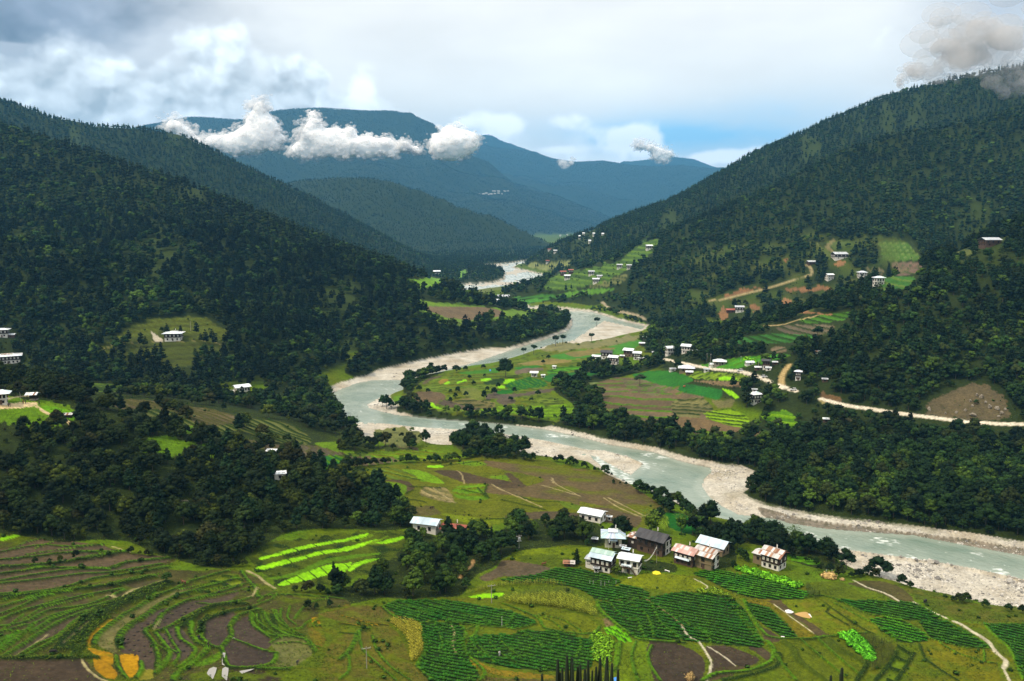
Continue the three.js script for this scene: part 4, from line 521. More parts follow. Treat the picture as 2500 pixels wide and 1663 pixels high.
K([1815, 1192, 1870, 1187, 1990, 1272, 1990, 1302, 1920, 1297, 1820, 1237], [0.12, 0.32, 0.014], 'rice_seedbed', { terrace: 2.2, turn: 0.7, edge: 0.16, tone: 0.2 });
K([1800, 1140, 1860, 1160, 1870, 1187, 1815, 1192], [0.13, 0.10, 0.05], 'fallow_field');
K([1880, 1312, 1925, 1312, 1900, 1482, 1870, 1502], [0.075, 0.15, 0.012], 'grass_field'); K([1930, 1312, 2020, 1312, 1990, 1402, 2000, 1502, 2010, 1640, 1920, 1640, 1910, 1452], [0.098, 0.142, 0.012], 'grass_field'); K([2000, 1292, 2090, 1282, 2130, 1332, 2100, 1392, 2120, 1482, 2190, 1640, 2030, 1640, 1990, 1452, 2010, 1342], [0.095, 0.145, 0.012], 'grass_field');
K([2100, 1342, 2130, 1302, 2270, 1312, 2352, 1332, 2400, 1400, 2420, 1568, 2400, 1640, 2190, 1640, 2110, 1442], [0.042, 0.032, 0.022], 'ploughed_field', { label: 'dark brown bare plot at the bottom right of centre' });
Q([20, 1332, 140, 1392, 172, 1482, 100, 1640, -60, 1640, -40, 1400], [0.044, 0.034, 0.023], 'ploughed_field'); Q([170, 1332, 262, 1352, 372, 1462, 200, 1502, 222, 1422], [0.044, 0.034, 0.023], 'ploughed_field'); Q([200, 1332, 332, 1332, 522, 1402, 530, 1442, 440, 1472, 370, 1452], [0.046, 0.035, 0.023], 'ploughed_field'); Q([560, 1202, 660, 1252, 682, 1292, 640, 1302, 580, 1292], [0.06, 0.046, 0.026], 'ploughed_field'); Q([470, 1340, 560, 1340, 640, 1400, 620, 1440, 560, 1400], [0.05, 0.04, 0.024], 'ploughed_field'); Q([250, 1480, 440, 1470, 360, 1530, 180, 1568], [0.05, 0.04, 0.02], 'ploughed_field');
field('P', [1500, 1430, 1560, 1402, 1620, 1401, 1660, 1404, 1700, 1416, 1728, 1433, 1715, 1442, 1680, 1447, 1640, 1444, 1580, 1436, 1530, 1429], [0.115, 0.140, 0.014], { name: 'lawn', label: 'yellowish grass yard in front of the near houses' });
crops('C3', [90, 832, 250, 802, 380, 832, 560, 862, 700, 902, 870, 962, 860, 1002, 700, 1012, 510, 1002, 340, 952, 200, 882], 1.15, { light: 1.5, label: 'mid green row crop in front of the right hand house' });
crops('C3', [450, 1037, 560, 1042, 620, 1082, 700, 1152, 800, 1262, 780, 1277, 680, 1252, 560, 1172, 480, 1102], 1.1, {});
Q([450, 1017, 620, 1012, 660, 1052, 780, 1142, 910, 1232, 900, 1277, 820, 1272, 720, 1152, 620, 1072], [0.12, 0.105, 0.018], 'fallow_field');
Q([600, 1022, 700, 1017, 760, 1082, 900, 1172, 1030, 1257, 930, 1257, 880, 1202, 760, 1122, 660, 1052], [0.066, 0.052, 0.026], 'ploughed_field');
Q([700, 1022, 960, 1017, 1100, 1062, 1300, 1142, 1350, 1232, 1320, 1252, 1060, 1262, 900, 1172], [0.100, 0.128, 0.013], 'grass_field', { mix: [0.115, 0.115, 0.02], patch: 6 });
crops('C3', [1080, 1022, 1250, 1012, 1600, 1037, 1700, 1082, 1780, 1152, 1640, 1152, 1500, 1147, 1300, 1102], 1.1, {}); crops('C3', [1640, 1152, 1800, 1157, 1960, 1232, 2050, 1292, 2110, 1342, 1980, 1342, 1780, 1302, 1700, 1252], 1.1, {}); crops('C3', [1300, 1152, 1420, 1132, 1560, 1182, 1700, 1272, 1640, 1302, 1500, 1302, 1380, 1222], 1.0, { light: 1.7 }); crops('C3', [2090, 1182, 2352, 1177, 2600, 1200, 2600, 1600, 2352, 1560, 2260, 1352, 2150, 1252], 1.0, { label: 'deep green row crop at the right edge' });
Q([700, 1292, 1060, 1262, 1290, 1442, 1210, 1640, 860, 1640, 720, 1482, 660, 1382], [0.078, 0.100, 0.012], 'grass_field', { terrace: 9, turn: 0.35, edge: 0.1, tone: 0.3, edgeColor: [0.045, 0.065, 0.01] });
Q([1640, 1322, 1720, 1292, 1960, 1352, 2160, 1362, 2160, 1442, 2190, 1522, 2150, 1640, 1960, 1640, 1750, 1462], [0.108, 0.108, 0.013], 'fallow_field', { mix: [0.09, 0.11, 0.013], patch: 8 });
Q([1500, 1302, 1600, 1372, 1560, 1462, 1480, 1640, 1400, 1640, 1440, 1462], [0.075, 0.115, 0.011], 'grass_field', { terrace: 6, turn: 0.6, edge: 0.16 });
Q([1150, 902, 1260, 882, 1400, 892, 1520, 932, 1600, 1022, 1480, 1022, 1380, 972, 1250, 932], [0.062, 0.056, 0.022], 'ploughed_field');
Q([860, 902, 1100, 892, 1280, 1002, 1100, 1012, 960, 982], [0.072, 0.098, 0.014], 'grass_field');
Q([730, 700, 860, 720, 960, 745, 930, 775, 820, 755, 720, 730], [0.08, 0.20, 0.014], 'green_field', { label: 'bright green lawn strip right of the right hand house' });
Q([1530, 930, 1650, 945, 1850, 985, 2100, 1045, 2352, 1070, 2900, 1200, 2900, 1330, 2352, 1175, 2050, 1170, 1830, 1140, 1700, 1060], [0.062, 0.085, 0.014], 'grass_bank', { mix: [0.085, 0.09, 0.02], patch: 6, over: 1 });
field('C2', [2230, 420, 2352, 430, 2430, 480, 2420, 560, 2300, 540, 2220, 480], [0.016, 0.085, 0.014], { name: 'vegetable_field', furrow: 2, turn: 1 });
for (const l of [[[1190, 882, 1290, 932, 1400, 967, 1500, 1022], 1.1], [[1600, 1030, 1740, 1102, 1830, 1142], 0.9], [[1870, 1160, 1920, 1180, 2000, 1232, 2100, 1292, 2160, 1372, 2230, 1432, 2212, 1482], 1.7], [[2212, 1482, 2260, 1580], 0.9], [[10, 1192, 60, 1262, 130, 1302, 190, 1392, 215, 1452, 180, 1600], 0.9], [[190, 1332, 300, 1400, 380, 1465], 0.6], [[640, 1040, 760, 1130, 910, 1240], 0.5], [[100, 870, 190, 922, 172, 946], 0.5]]) strip('C3', l[0], l[1], [0.40, 0.37, 0.27], { kind: 'path', lift: 0.12 });
strip('C2', [820, 862, 845, 822, 900, 782, 912, 742], 1.6, [0.30, 0.20, 0.10], { kind: 'path', lift: 0.1 });
for (const [wh, l, w, c] of [
  ['C2', [400, 1030, 620, 1120, 830, 1175], 0.9], ['C2', [540, 1030, 800, 1100, 960, 1140, 1000, 1180], 0.9], ['C2', [560, 1172, 800, 1178, 980, 1195, 1130, 1206, 1200, 1216, 1340, 1180], 1.3], ['C2', [1200, 1105, 1180, 1150, 1130, 1200], 0.9], ['C2', [840, 1200, 860, 1260, 840, 1300, 870, 1390, 990, 1510, 960, 1568], 1.3], ['C2', [640, 1160, 680, 1250, 700, 1330, 680, 1365], 0.8], ['C2', [760, 1190, 785, 1250, 770, 1330, 800, 1390], 0.8, [0.22, 0.2, 0.1]], ['C2', [890, 1290, 960, 1390, 1080, 1450], 0.8], ['C2', [930, 1260, 940, 1320, 1010, 1400, 1060, 1450], 0.8], ['C2', [1050, 1255, 1020, 1300, 1090, 1380, 1200, 1440], 0.8], ['C2', [1100, 1260, 1110, 1310, 1180, 1370, 1230, 1410], 0.8], ['C2', [1240, 1225, 1380, 1330, 1480, 1380], 0.8], ['C2', [1480, 1235, 1500, 1290, 1530, 1330], 0.8], ['C2', [1640, 1272, 1650, 1330, 1620, 1400], 0.9], ['C2', [870, 1220, 940, 1190, 920, 1260, 840, 1290], 1.2], ['C2', [290, 1062, 340, 1110, 440, 1170, 560, 1240, 580, 1370, 530, 1470, 640, 1568], 1.4], ['C2', [1720, 1250, 1730, 1400, 1830, 1490], 1.3], ['C2', [1110, 1040, 1280, 1105, 1370, 1160, 1400, 1210, 1600, 1245, 1740, 1245, 1775, 1200], 1.2], ['C2', [1290, 1112, 1450, 1162, 1530, 1232], 0.7], ['C2', [1360, 1122, 1520, 1152, 1650, 1232], 0.7],
  ['C2', [1920, 1300, 1905, 1450, 1870, 1500], 1.0], ['C2', [2025, 1300, 1995, 1400, 2010, 1490, 2040, 1568], 1.1], ['C2', [2135, 1325, 2105, 1400, 2130, 1480, 2190, 1568], 1.1], ['C2', [1760, 1020, 1780, 1090, 1900, 1190, 2030, 1280, 2130, 1295, 2352, 1310], 1.6], ['C2', [1850, 1040, 1930, 1130, 2030, 1150, 2060, 1220, 2090, 1280], 0.9], ['C2', [1960, 1030, 2100, 1120, 2150, 1270], 0.9], ['C2', [2090, 1010, 2200, 1080, 2352, 1200], 0.9, [0.16, 0.14, 0.06]], ['C2', [2130, 1040, 2200, 1180, 2340, 1290], 0.8],
  ['C2', [0, 1425, 60, 1370, 100, 1300, 130, 1235, 200, 1210], 1.6], ['C2', [130, 1240, 150, 1350, 240, 1440, 380, 1568], 1.0], ['C2', [220, 1260, 250, 1360, 340, 1470, 480, 1568], 1.0], ['C2', [0, 1180, 130, 1190, 250, 1190], 1.0, [0.20, 0.13, 0.02]], ['C2', [0, 1120, 180, 1170, 330, 1190], 0.8, [0.18, 0.12, 0.02]], ['C2', [0, 1240, 110, 1250], 0.8], ['C2', [60, 1400, 60, 1500, 0, 1560], 0.9],
  ['C3', [440, 1010, 470, 1090, 540, 1200, 600, 1260, 690, 1280, 900, 1280, 1060, 1262, 1300, 1240], 1.4], ['C3', [280, 970, 380, 1060, 470, 1190, 560, 1300], 2.2, C.bund], ['C3', [600, 1300, 650, 1370, 620, 1440, 470, 1500, 250, 1520, 160, 1568], 1.8, C.bund], ['C3', [680, 1380, 660, 1470, 480, 1530, 300, 1568], 1.6, C.riser], ['C3', [660, 1395, 720, 1480, 800, 1568], 1.2], ['C3', [930, 1265, 1100, 1420, 1250, 1540], 0.8], ['C3', [820, 1280, 960, 1400, 1130, 1540], 0.8], ['C3', [980, 1030, 1120, 1130, 1260, 1220, 1330, 1250], 0.9, [0.03, 0.045, 0.01]], ['C3', [1020, 1070, 1000, 1100, 1150, 1190], 0.9, C.riser], ['C3', [1060, 1040, 1230, 1130, 1420, 1230, 1480, 1300], 0.8], ['C3', [1090, 1020, 1280, 1110, 1420, 1130, 1560, 1180, 1710, 1280], 0.9], ['C3', [1500, 1145, 1600, 1200, 1710, 1280, 1980, 1345, 2110, 1345], 0.9], ['C3', [1630, 1040, 1740, 1120, 1900, 1220, 2050, 1290, 2120, 1350], 1.0], ['C3', [1290, 1440, 1210, 1568], 1.6, C.riser], ['C3', [1480, 1370, 1440, 1450, 1340, 1568], 1.4, C.riser], ['C3', [1600, 1380, 1560, 1450, 1480, 1568], 1.4, C.riser], ['C3', [1640, 1320, 1680, 1420, 1820, 1520, 1900, 1568], 1.0, C.riser], ['C3', [1780, 1310, 1900, 1380, 2080, 1440, 2160, 1450], 0.8], ['C3', [2080, 1360, 2085, 1440], 0.8], ['C3', [2090, 1185, 2150, 1255, 2260, 1355, 2352, 1560], 1.2], ['C3', [850, 1000, 960, 985, 1090, 1015], 1.2], ['C3', [0, 1140, 60, 1180, 200, 1270, 210, 1310], 0.8], ['C3', [0, 970, 200, 975, 330, 1000], 1.2],
]) strip(wh, l, w, c ?? C.bund, { lift: 0.4 });
// ---------------------------------------------------------------- roads and tracks
const road = (where, l, w, c = [0.55, 0.50, 0.40]) => strip(where, l, w, c, { kind: 'path', lift: 0.1, over: 1 });
road('A3', [-120, 912, 0, 938, 60, 950, 150, 970, 250, 985, 400, 998, 480, 1018, 560, 1045, 615, 1072], 4.5);
road('A3', [748, 955, 720, 990, 700, 1030, 695, 1075, 700, 1100], 5, [0.34, 0.26, 0.13]);
road('A3', [670, 1095, 718, 1112], 6); road('A3', [750, 1125, 795, 1135], 4);
road('A3', [962, 1188, 1040, 1208, 1120, 1228, 1200, 1242, 1280, 1253, 1400, 1272, 1560, 1294, 1700, 1312, 1850, 1330, 2000, 1348, 2240, 1360, 2500, 1362], 4.2);
road('A3', [962, 1200, 1030, 1250, 1100, 1300, 1180, 1340, 1210, 1365], 2.4, [0.22, 0.19, 0.09]);
road('A3', [205, 515, 280, 508, 400, 480, 480, 458, 560, 438, 680, 405, 780, 380, 860, 355, 905, 325, 895, 290, 860, 270], 5, [0.26, 0.22, 0.12]);
road('A3', [180, 745, 350, 722, 550, 692, 700, 680, 800, 650, 900, 628, 940, 618], 4, [0.28, 0.22, 0.12]); road('A3', [660, 572, 720, 560, 770, 552], 4, [0.26, 0.2, 0.11]); road('A3', [1060, 190, 1010, 150, 1050, 100], 6, [0.16, 0.14, 0.07]);
road('A2', [1790, 525, 1830, 560, 1900, 590, 1980, 605, 2060, 625, 2085, 645], 5, [0.3, 0.26, 0.18]);
road('C3', [1540, 0, 1640, 40, 1720, 75, 1800, 110, 1900, 148], 2.0, [0.16, 0.13, 0.07]); road('C3', [1970, 180, 2080, 235], 1.8, [0.15, 0.12, 0.07]);
strip('C1', [1000, 388, 1080, 368, 1160, 352, 1280, 335], 1.2, [0.25, 0.22, 0.16], { kind: 'path' });
// ---------------------------------------------------------------- the sheet becomes meshes: fields, gravel, river bed, paths, slopes
function noiseTexture(size, period, seed, lo, hi, srgbMap) {
  const d = new Uint8Array(size * size * 4), per = (x, y) => { let s = 0, a = 1, t = 0; for (let k = 0, f = period; k < 5; k++, f *= 2, a *= 0.62) { const xi = Math.floor(x * f), yi = Math.floor(y * f), u = smooth(0, 1, x * f - xi), v = smooth(0, 1, y * f - yi), h = (p, q) => PERM[(PERM[(((p % f) + f) % f + seed) & 255] + (((q % f) + f) % f)) & 255] / 255; s += a * lerp(lerp(h(xi, yi), h(xi + 1, yi), u), lerp(h(xi, yi + 1), h(xi + 1, yi + 1), u), v); t += a; } return s / t; };
  for (let y = 0; y < size; y++) for (let x = 0; x < size; x++) { const v = 255 * lerp(lo, hi, smooth(0.2, 0.8, per(x / size, y / size))), o = (y * size + x) * 4; d[o] = d[o + 1] = d[o + 2] = v; d[o + 3] = 255; }
  const t = new THREE.DataTexture(d, size, size); t.wrapS = t.wrapT = THREE.RepeatWrapping; t.magFilter = THREE.LinearFilter; t.needsUpdate = true; if (srgbMap) t.colorSpace = THREE.SRGBColorSpace; return t;
}
const grain = noiseTexture(512, 11, 3, 0.82, 1.0, true), rough = noiseTexture(512, 8, 9, 0, 1, false);
const groundMaterial = new THREE.MeshPhysicalMaterial({ name: 'ground', vertexColors: true, roughness: 0.95, specularIntensity: 0.2, map: grain, bumpMap: rough, bumpScale: 0.10 });
const stonesMaterial = new THREE.MeshStandardMaterial({ name: 'gravel', vertexColors: true, roughness: 0.9, map: grain, bumpMap: rough, bumpScale: 0.18 });
{
  const farmland = new THREE.Group(); farmland.name = 'farmland'; scene.add(farmland); farmland.userData.kind = 'structure'; farmland.userData.label = 'patchwork of fields, meadows and terraces on the valley floor';
  const normal = new Float32Array(N * 3), posOf = (o, a, k) => { const j = (o / NI) | 0, i = o - j * NI; a[k] = COLS[i] * ROWS[j]; a[k + 1] = HEIGHT[o]; a[k + 2] = -ROWS[j]; };
  for (let j = 0; j < NJ; j++) for (let i = 0; i < NI; i++) {
    const o = j * NI + i, l = i ? o - 1 : o, r = i + 1 < NI ? o + 1 : o, n = j ? o - NI : o, f = j + 1 < NJ ? o + NI : o;
    const il = i ? i - 1 : i, ir = i + 1 < NI ? i + 1 : i, jn = j ? j - 1 : j, jf = j + 1 < NJ ? j + 1 : j;
    const ax = (COLS[ir] - COLS[il]) * ROWS[j], ay = HEIGHT[r] - HEIGHT[l], bx = COLS[i] * (ROWS[jf] - ROWS[jn]), by = HEIGHT[f] - HEIGHT[n], bz = -(ROWS[jf] - ROWS[jn]);
    const nx = ay * bz, ny = -(ax * bz - 0), nz = ax * by - ay * bx, q = Math.hypot(nx, ny, nz) || 1; normal[o * 3] = nx / q; normal[o * 3 + 1] = ny / q; normal[o * 3 + 2] = nz / q;
  }
  const faces = new Map(), put = (key, a, b, c) => { if (!faces.has(key)) faces.set(key, []); faces.get(key).push(a, b, c); };
  for (let j = 0; j + 1 < NJ; j++) for (let i = 0; i + 1 < NI; i++) {
    const o = j * NI + i, cv = COVER[o], f = FIELD[o];
    let key = cv === WATER ? 'river_bed' : cv === STONES ? 'gravel_bank' : f >= 0 ? f : cv === PATH ? 'footpath' : ROWS[j] > 5500 ? 'far_mountains' : RIDGE[o] > 3 ? (ROWS[j] > 1250 ? 'forested_ranges' : COLS[i] < 0 ? 'left_hillside' : 'right_hillside') : 'valley_floor';
    put(key, o, o + 1, o + NI); put(key, o + 1, o + NI + 1, o + NI);
  }
  const labels = { river_bed: 'bed of the river under the water', gravel_bank: 'pale gravel banks along the river', footpath: 'pale dirt roads and footpaths through the valley', far_mountains: 'hazy blue mountains at the end of the valley', forested_ranges: 'forested ranges on both sides of the upper valley', left_hillside: 'dark wooded hillside on the left', right_hillside: 'wooded hillside on the right', valley_floor: 'green valley floor between the fields' };
  for (const [key, list] of faces) {
    const map = new Map(), index = new Uint32Array(list.length), from = [];
    for (let k = 0; k < list.length; k++) { let m = map.get(list[k]); if (m === undefined) { m = from.length; map.set(list[k], m); from.push(list[k]); } index[k] = m; }
    const n = from.length, p = new Float32Array(n * 3), c = new Float32Array(n * 3), m = new Float32Array(n * 3), uv = new Float32Array(n * 2);
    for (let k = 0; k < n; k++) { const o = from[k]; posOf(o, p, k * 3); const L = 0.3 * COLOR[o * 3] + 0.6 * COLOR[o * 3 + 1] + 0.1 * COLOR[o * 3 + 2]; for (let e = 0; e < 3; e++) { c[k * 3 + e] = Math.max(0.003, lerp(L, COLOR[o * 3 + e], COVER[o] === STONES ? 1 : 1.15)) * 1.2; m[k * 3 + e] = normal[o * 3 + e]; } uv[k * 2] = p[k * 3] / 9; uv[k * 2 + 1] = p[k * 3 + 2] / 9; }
    const g = new THREE.BufferGeometry(); g.setAttribute('position', new THREE.BufferAttribute(p, 3)); g.setAttribute('normal', new THREE.BufferAttribute(m, 3)); g.setAttribute('color', new THREE.BufferAttribute(c, 3)); g.setAttribute('uv', new THREE.BufferAttribute(uv, 2)); g.setIndex(new THREE.BufferAttribute(index, 1));
    if (typeof key === 'string') structure(key, g, key === 'gravel_bank' || key === 'river_bed' ? stonesMaterial : groundMaterial, labels[key]);
    else { const f = part(numbered(FIELDS[key].name), g, groundMaterial, farmland); if (FIELDS[key].label) f.userData.label = FIELDS[key].label; }
  }
}
// the slope under the viewpoint and the land behind it
{
  const g = new THREE.PlaneGeometry(1600, 760, 160, 76); g.rotateX(-Math.PI / 2); g.translate(0, 0, 229.5);
  const p = g.attributes.position, c = new Float32Array(p.count * 3);
  for (let k = 0; k < p.count; k++) {
    const x = p.getX(k), d = -p.getZ(k), edge = groundAt(clamp(x, -300, 300), -152);
    const slope = 127.6 - 0.86 * Math.max(0, d) - 0.25 * Math.max(0, Math.abs(x) - 60) * smooth(0, 100, d) + 1.2 * fbm(x / 20, d / 20, 3) * smooth(4, 30, Math.abs(d) + Math.abs(x));
    p.setY(k, d > 140 ? edge - 1.2 : Math.max(slope, lerp(edge, edge + 2, clamp((150 - d) / 100)) - (d > 120 ? 0.6 : 0)));
    const n = fbm(x / 12, d / 12, 3); for (let e = 0; e < 3; e++) c[k * 3 + e] = lerp(C.scrub[e], C.olive[e], clamp(0.5 + n)) * 1.2;
  }
  g.setAttribute('color', new THREE.BufferAttribute(c, 3)); g.computeVertexNormals();
  structure('near_slope', g, groundMaterial, 'grassy slope under the viewpoint');
}
// water: one rippled sheet at river level, with broken white water at the rapids; far reach whitened further, sky reflection put into the colour
{
  const jMax = rowOf(3400) | 0, on = (i, j) => { for (let b = -1; b <= 1; b++) for (let a = -1; a <= 1; a++) { const o = clamp(j + b, 0, NJ - 1) * NI + clamp(i + a, 0, NI - 1); if (BASE[o] < 0) return true; } return false; };
  const rapids = [['C3', 1400, 610, 30, 7], ['C3', 1430, 720, 26, 5], ['C3', 1580, 735, 26, 6], ['C3', 1120, 650, 16, 5], ['C3', 880, 570, 20, 7], ['C3', 2180, 820, 22, 6], ['C3', 2040, 700, 14, 4], ['C3', 1850, 800, 16, 4], ['C3', 2200, 860, 20, 4], ['C2', 1780, 70, 18, 22], ['C2', 1850, 130, 18, 20], ['C2', 1960, 200, 24, 18], ['C2', 2080, 90, 14, 10], ['C2', 2100, 20, 20, 4], ['C2', 2200, 40, 24, 4], ['A2', 60, 1082, 18, 3], ['A2', 1000, 1345, 16, 3], ['A2', 1140, 1380, 24, 3], ['A2', 860, 1360, 24, 3], ['A2', 1500, 1440, 40, 5]].map(([w, x, y, r, s]) => { const [q] = pts(w, [x, y]), p = atLevel(q[0], q[1]), k = -p[2] / FOC; return [p[0], -p[2], r * k * 1.1, s * k * 4.2]; });
  const map = new Map(), pos = [], col = [], uv = [], idx = [], deep = [0.125, 0.190, 0.142], pale = [0.26, 0.31, 0.25], foamGlare = [0.72, 0.76, 0.72];
  const vert = (i, j) => {
    const o = j * NI + i; let m = map.get(o); if (m !== undefined) return m; m = pos.length / 3; map.set(o, m);
    const x = COLS[i] * ROWS[j], d = ROWS[j], near = smooth(1200, 500, d);
    const r1 = fbm(x / 7 + 0.3 * d / 7, d / 7, 3), r2 = fbm(x / 30, d / 30, 3);
    let w = 0; for (const [rx, rd, a, b] of rapids) { const q = ((x - rx) / a) ** 2 + ((d - rd) / b) ** 2; if (q < 1.6) w = Math.max(w, 1 - q * 0.62); }
    const streak = fbm(x / 3.2 + d / 9, d / 1.7, 3), f = clamp(0.9 * smooth(0.3, 0.85, w * 0.55 + 0.9 * streak) * smooth(0, 0.25, w) + 0.6 * smooth(0.42, 0.75, streak + 0.3 * r2) * near + 0.75 * smooth(950, 1300, d) * smooth(-0.35, 0.4, streak + 0.4 * r2 + 0.15));
    pos.push(x, 0.02 + (0.10 * r1 + 0.22 * f * (0.6 + streak)) * near, -d); const t = clamp(0.5 + 0.8 * r2 + 0.3 * r1 + smooth(-1.2, -0.2, BASE[o]) * 0.5); for (let e = 0; e < 3; e++) col.push(lerp(lerp(deep[e], pale[e], t), foamGlare[e], f)); uv.push(x / 11, d / 11); return m;
  };
  for (let j = 0; j < jMax; j++) for (let i = 0; i + 1 < NI; i++) if (on(i, j) || on(i + 1, j + 1)) { const a = vert(i, j), b = vert(i + 1, j), c = vert(i, j + 1), e = vert(i + 1, j + 1); idx.push(a, b, c, b, e, c); }
  const g = new THREE.BufferGeometry(); g.setAttribute('position', new THREE.Float32BufferAttribute(pos, 3)); g.setAttribute('color', new THREE.Float32BufferAttribute(col, 3)); g.setAttribute('uv', new THREE.Float32BufferAttribute(uv, 2)); g.setIndex(idx); g.computeVertexNormals();
  structure('river', g, new THREE.MeshStandardMaterial({ name: 'water', vertexColors: true, roughness: 0.22, bumpMap: rough, bumpScale: 0.12 }), 'grey green river winding up the valley');
}
// ---------------------------------------------------------------- trees
const ICO = new THREE.IcosahedronGeometry(1, 1), ICO0 = new THREE.IcosahedronGeometry(1, 0), ICOB = new THREE.IcosahedronGeometry(1, 2);
class Foliage {                  // collects faceted clumps and loose leaf sprays into one geometry
  constructor(seed) { this.p = []; this.n = []; this.c = []; this.r = rng(seed); }
  clump(x, y, z, rx, ry, rz, leaves, size, detail = 1, bright = 1) {
    const g = detail === 2 ? ICOB : detail ? ICO : ICO0, q = g.attributes.position, r = this.r, seed = r() * 99, v = [];
    for (let k = 0; k < q.count; k++) {
      const a = q.getX(k), b = q.getY(k), c = q.getZ(k), w = 0.86 + 0.42 * fbm(a * 1.7 + seed, b * 1.7 + c * 1.3, 2);
      v.push([x + a * rx * w, y + b * ry * w, z + c * rz * w, a, b, c]);
    }
    for (let k = 0; k < v.length; k += 3) { const t = bright * (0.75 + 0.5 * r()); for (let e = 0; e < 3; e++) { const s = v[k + e]; this.p.push(s[0], s[1], s[2]); this.n.push(s[3], s[4], s[5]); this.c.push(t, t, t); } }
    for (let k = 0; k < leaves; k++) {
      const u = r() * 2 - 1, th = r() * 6.283, s = Math.sqrt(1 - u * u), a = s * Math.cos(th), b = u * 0.9 + 0.1, c = s * Math.sin(th), f = 0.8 + 0.62 * r() * r();
      const cx = x + a * rx * f, cy = y + b * ry * f, cz = z + c * rz * f, L = size * (0.6 + 0.8 * r()), t = bright * (0.45 + 1.25 * r() * (0.5 + r()));
      // a bent spray: two triangles spread about a random axis, leaning outwards
      let ax = r() - 0.5, ay = (r() - 0.5) * 0.7, az = r() - 0.5, m = Math.hypot(ax, ay, az) || 1; ax /= m; ay /= m; az /= m;
      let bx = ay * c - az * b, by = az * a - ax * c, bz = ax * b - ay * a; m = Math.hypot(bx, by, bz) || 1; bx /= m; by /= m; bz /= m;
      const o = 0.35 * L, tip = [cx + ax * L + a * o, cy + ay * L + b * o, cz + az * L + c * o], tail = [cx - ax * L, cy - ay * L, cz - az * L], w = 0.55 * L, l1 = [cx + bx * w, cy + by * w, cz + bz * w], l2 = [cx - bx * w, cy - by * w, cz - bz * w];
      const na = a + 0.5 * (r() - 0.5), nb = b + 0.25 + 0.5 * (r() - 0.5), nc = c + 0.5 * (r() - 0.5), nm = Math.hypot(na, nb, nc) || 1;
      for (const s2 of [tail, l1, tip, tail, tip, l2]) { this.p.push(...s2); this.n.push(na / nm, nb / nm, nc / nm); this.c.push(t, t, t); }
    }
    return this;
  }
  blade(x, y, z, dx, dy, dz, w, t = 1) {     // a drooping leaf of two triangles
    const m = Math.hypot(dx, dz) || 1, sx = -dz / m * w, sz = dx / m * w, mx = x + dx * 0.5, my = y + dy * 0.5 + 0.18 * Math.hypot(dx, dy, dz), mz = z + dz * 0.5;
    for (const s of [[x, y, z], [mx + sx, my, mz + sz], [mx - sx, my, mz - sz], [mx + sx, my, mz + sz], [x + dx, y + dy, z + dz], [mx - sx, my, mz - sz]]) { this.p.push(...s); this.n.push(dx / m * 0.3, 0.9, dz / m * 0.3); this.c.push(t, t, t); }
    return this;
  }
  build() { const g = new THREE.BufferGeometry(); g.setAttribute('position', new THREE.Float32BufferAttribute(this.p, 3)); g.setAttribute('normal', new THREE.Float32BufferAttribute(this.n, 3)); g.setAttribute('color', new THREE.Float32BufferAttribute(this.c, 3)); return g; }
}
function trunkShape(height, r0, limbs, seed) {
  const r = rng(seed), parts = [new THREE.CylinderGeometry(r0 * 0.45, r0, height, 6, 1, true).translate(0, height / 2 - 0.2, 0)];
  for (let k = 0; k < limbs; k++) { const a = k * 2.4 + r(), l = height * (0.3 + 0.2 * r()), c = new THREE.CylinderGeometry(r0 * 0.16, r0 * 0.36, l, 4, 1, true).translate(0, l / 2, 0); c.rotateZ(0.75 + 0.3 * r()); c.rotateY(a); parts.push(c.translate(0, height * (0.5 + 0.3 * r()), 0)); }
  const g = mergeGeometries(parts.map((q) => { const n = q.toNonIndexed(); n.deleteAttribute('uv'); return n; })); const c = new Float32Array(g.attributes.position.count * 3).fill(1); g.setAttribute('color', new THREE.BufferAttribute(c, 3)); return g;
}
// crowns are made for a tree 1 m high, then scaled; level 0 near, 1 middle distance, 2 far
function broadCrown(seed, level) {
  const f = new Foliage(seed), r = rng(seed + 5), n = [17, 8, 4][level];
  for (let k = 0; k < n; k++) { const a = k * 2.399 + r(), q = Math.sqrt((k + 0.4) / n), h = 0.36 + 0.46 * (1 - q * q) * (0.7 + 0.5 * r()) + 0.1 * r(), s = (0.085 + 0.095 * r()) * [1, 1.3, 1.6][level]; f.clump(Math.cos(a) * q * 0.33, h, Math.sin(a) * q * 0.33, s, s * 0.82, s, [64, 20, 0][level], [0.046, 0.075, 0.1][level], level ? (level === 1 ? 1 : 1) : 1); }
  return f.build();
}
function pineCrown(seed, level) {
  const f = new Foliage(seed), r = rng(seed + 5), tiers = [7, 5, 3][level];
  for (let k = 0; k < tiers; k++) {
    const t = k / (tiers - 1), h = 0.34 + 0.58 * t, R = 0.19 * (1 - 0.72 * Math.pow(t, 1.3)) * (0.8 + 0.4 * r()), m = level === 2 ? 1 : k === tiers - 1 ? 1 : 3;
    for (let q = 0; q < m; q++) { const a = q * 2.1 + k * 1.3 + r(), s = (level === 2 ? R * 1.15 : R * (0.62 + 0.25 * r())), off = m > 1 ? R * 0.75 : 0; f.clump(Math.cos(a) * off, h + 0.05 * (r() - 0.5), Math.sin(a) * off, s, s * (level === 2 ? 1.1 : 0.72), s, [26, 8, 0][level], [0.05, 0.07, 0][level], level === 2 ? 1 : level === 1 ? 0 : 1); }
  }
  return f.build();
}
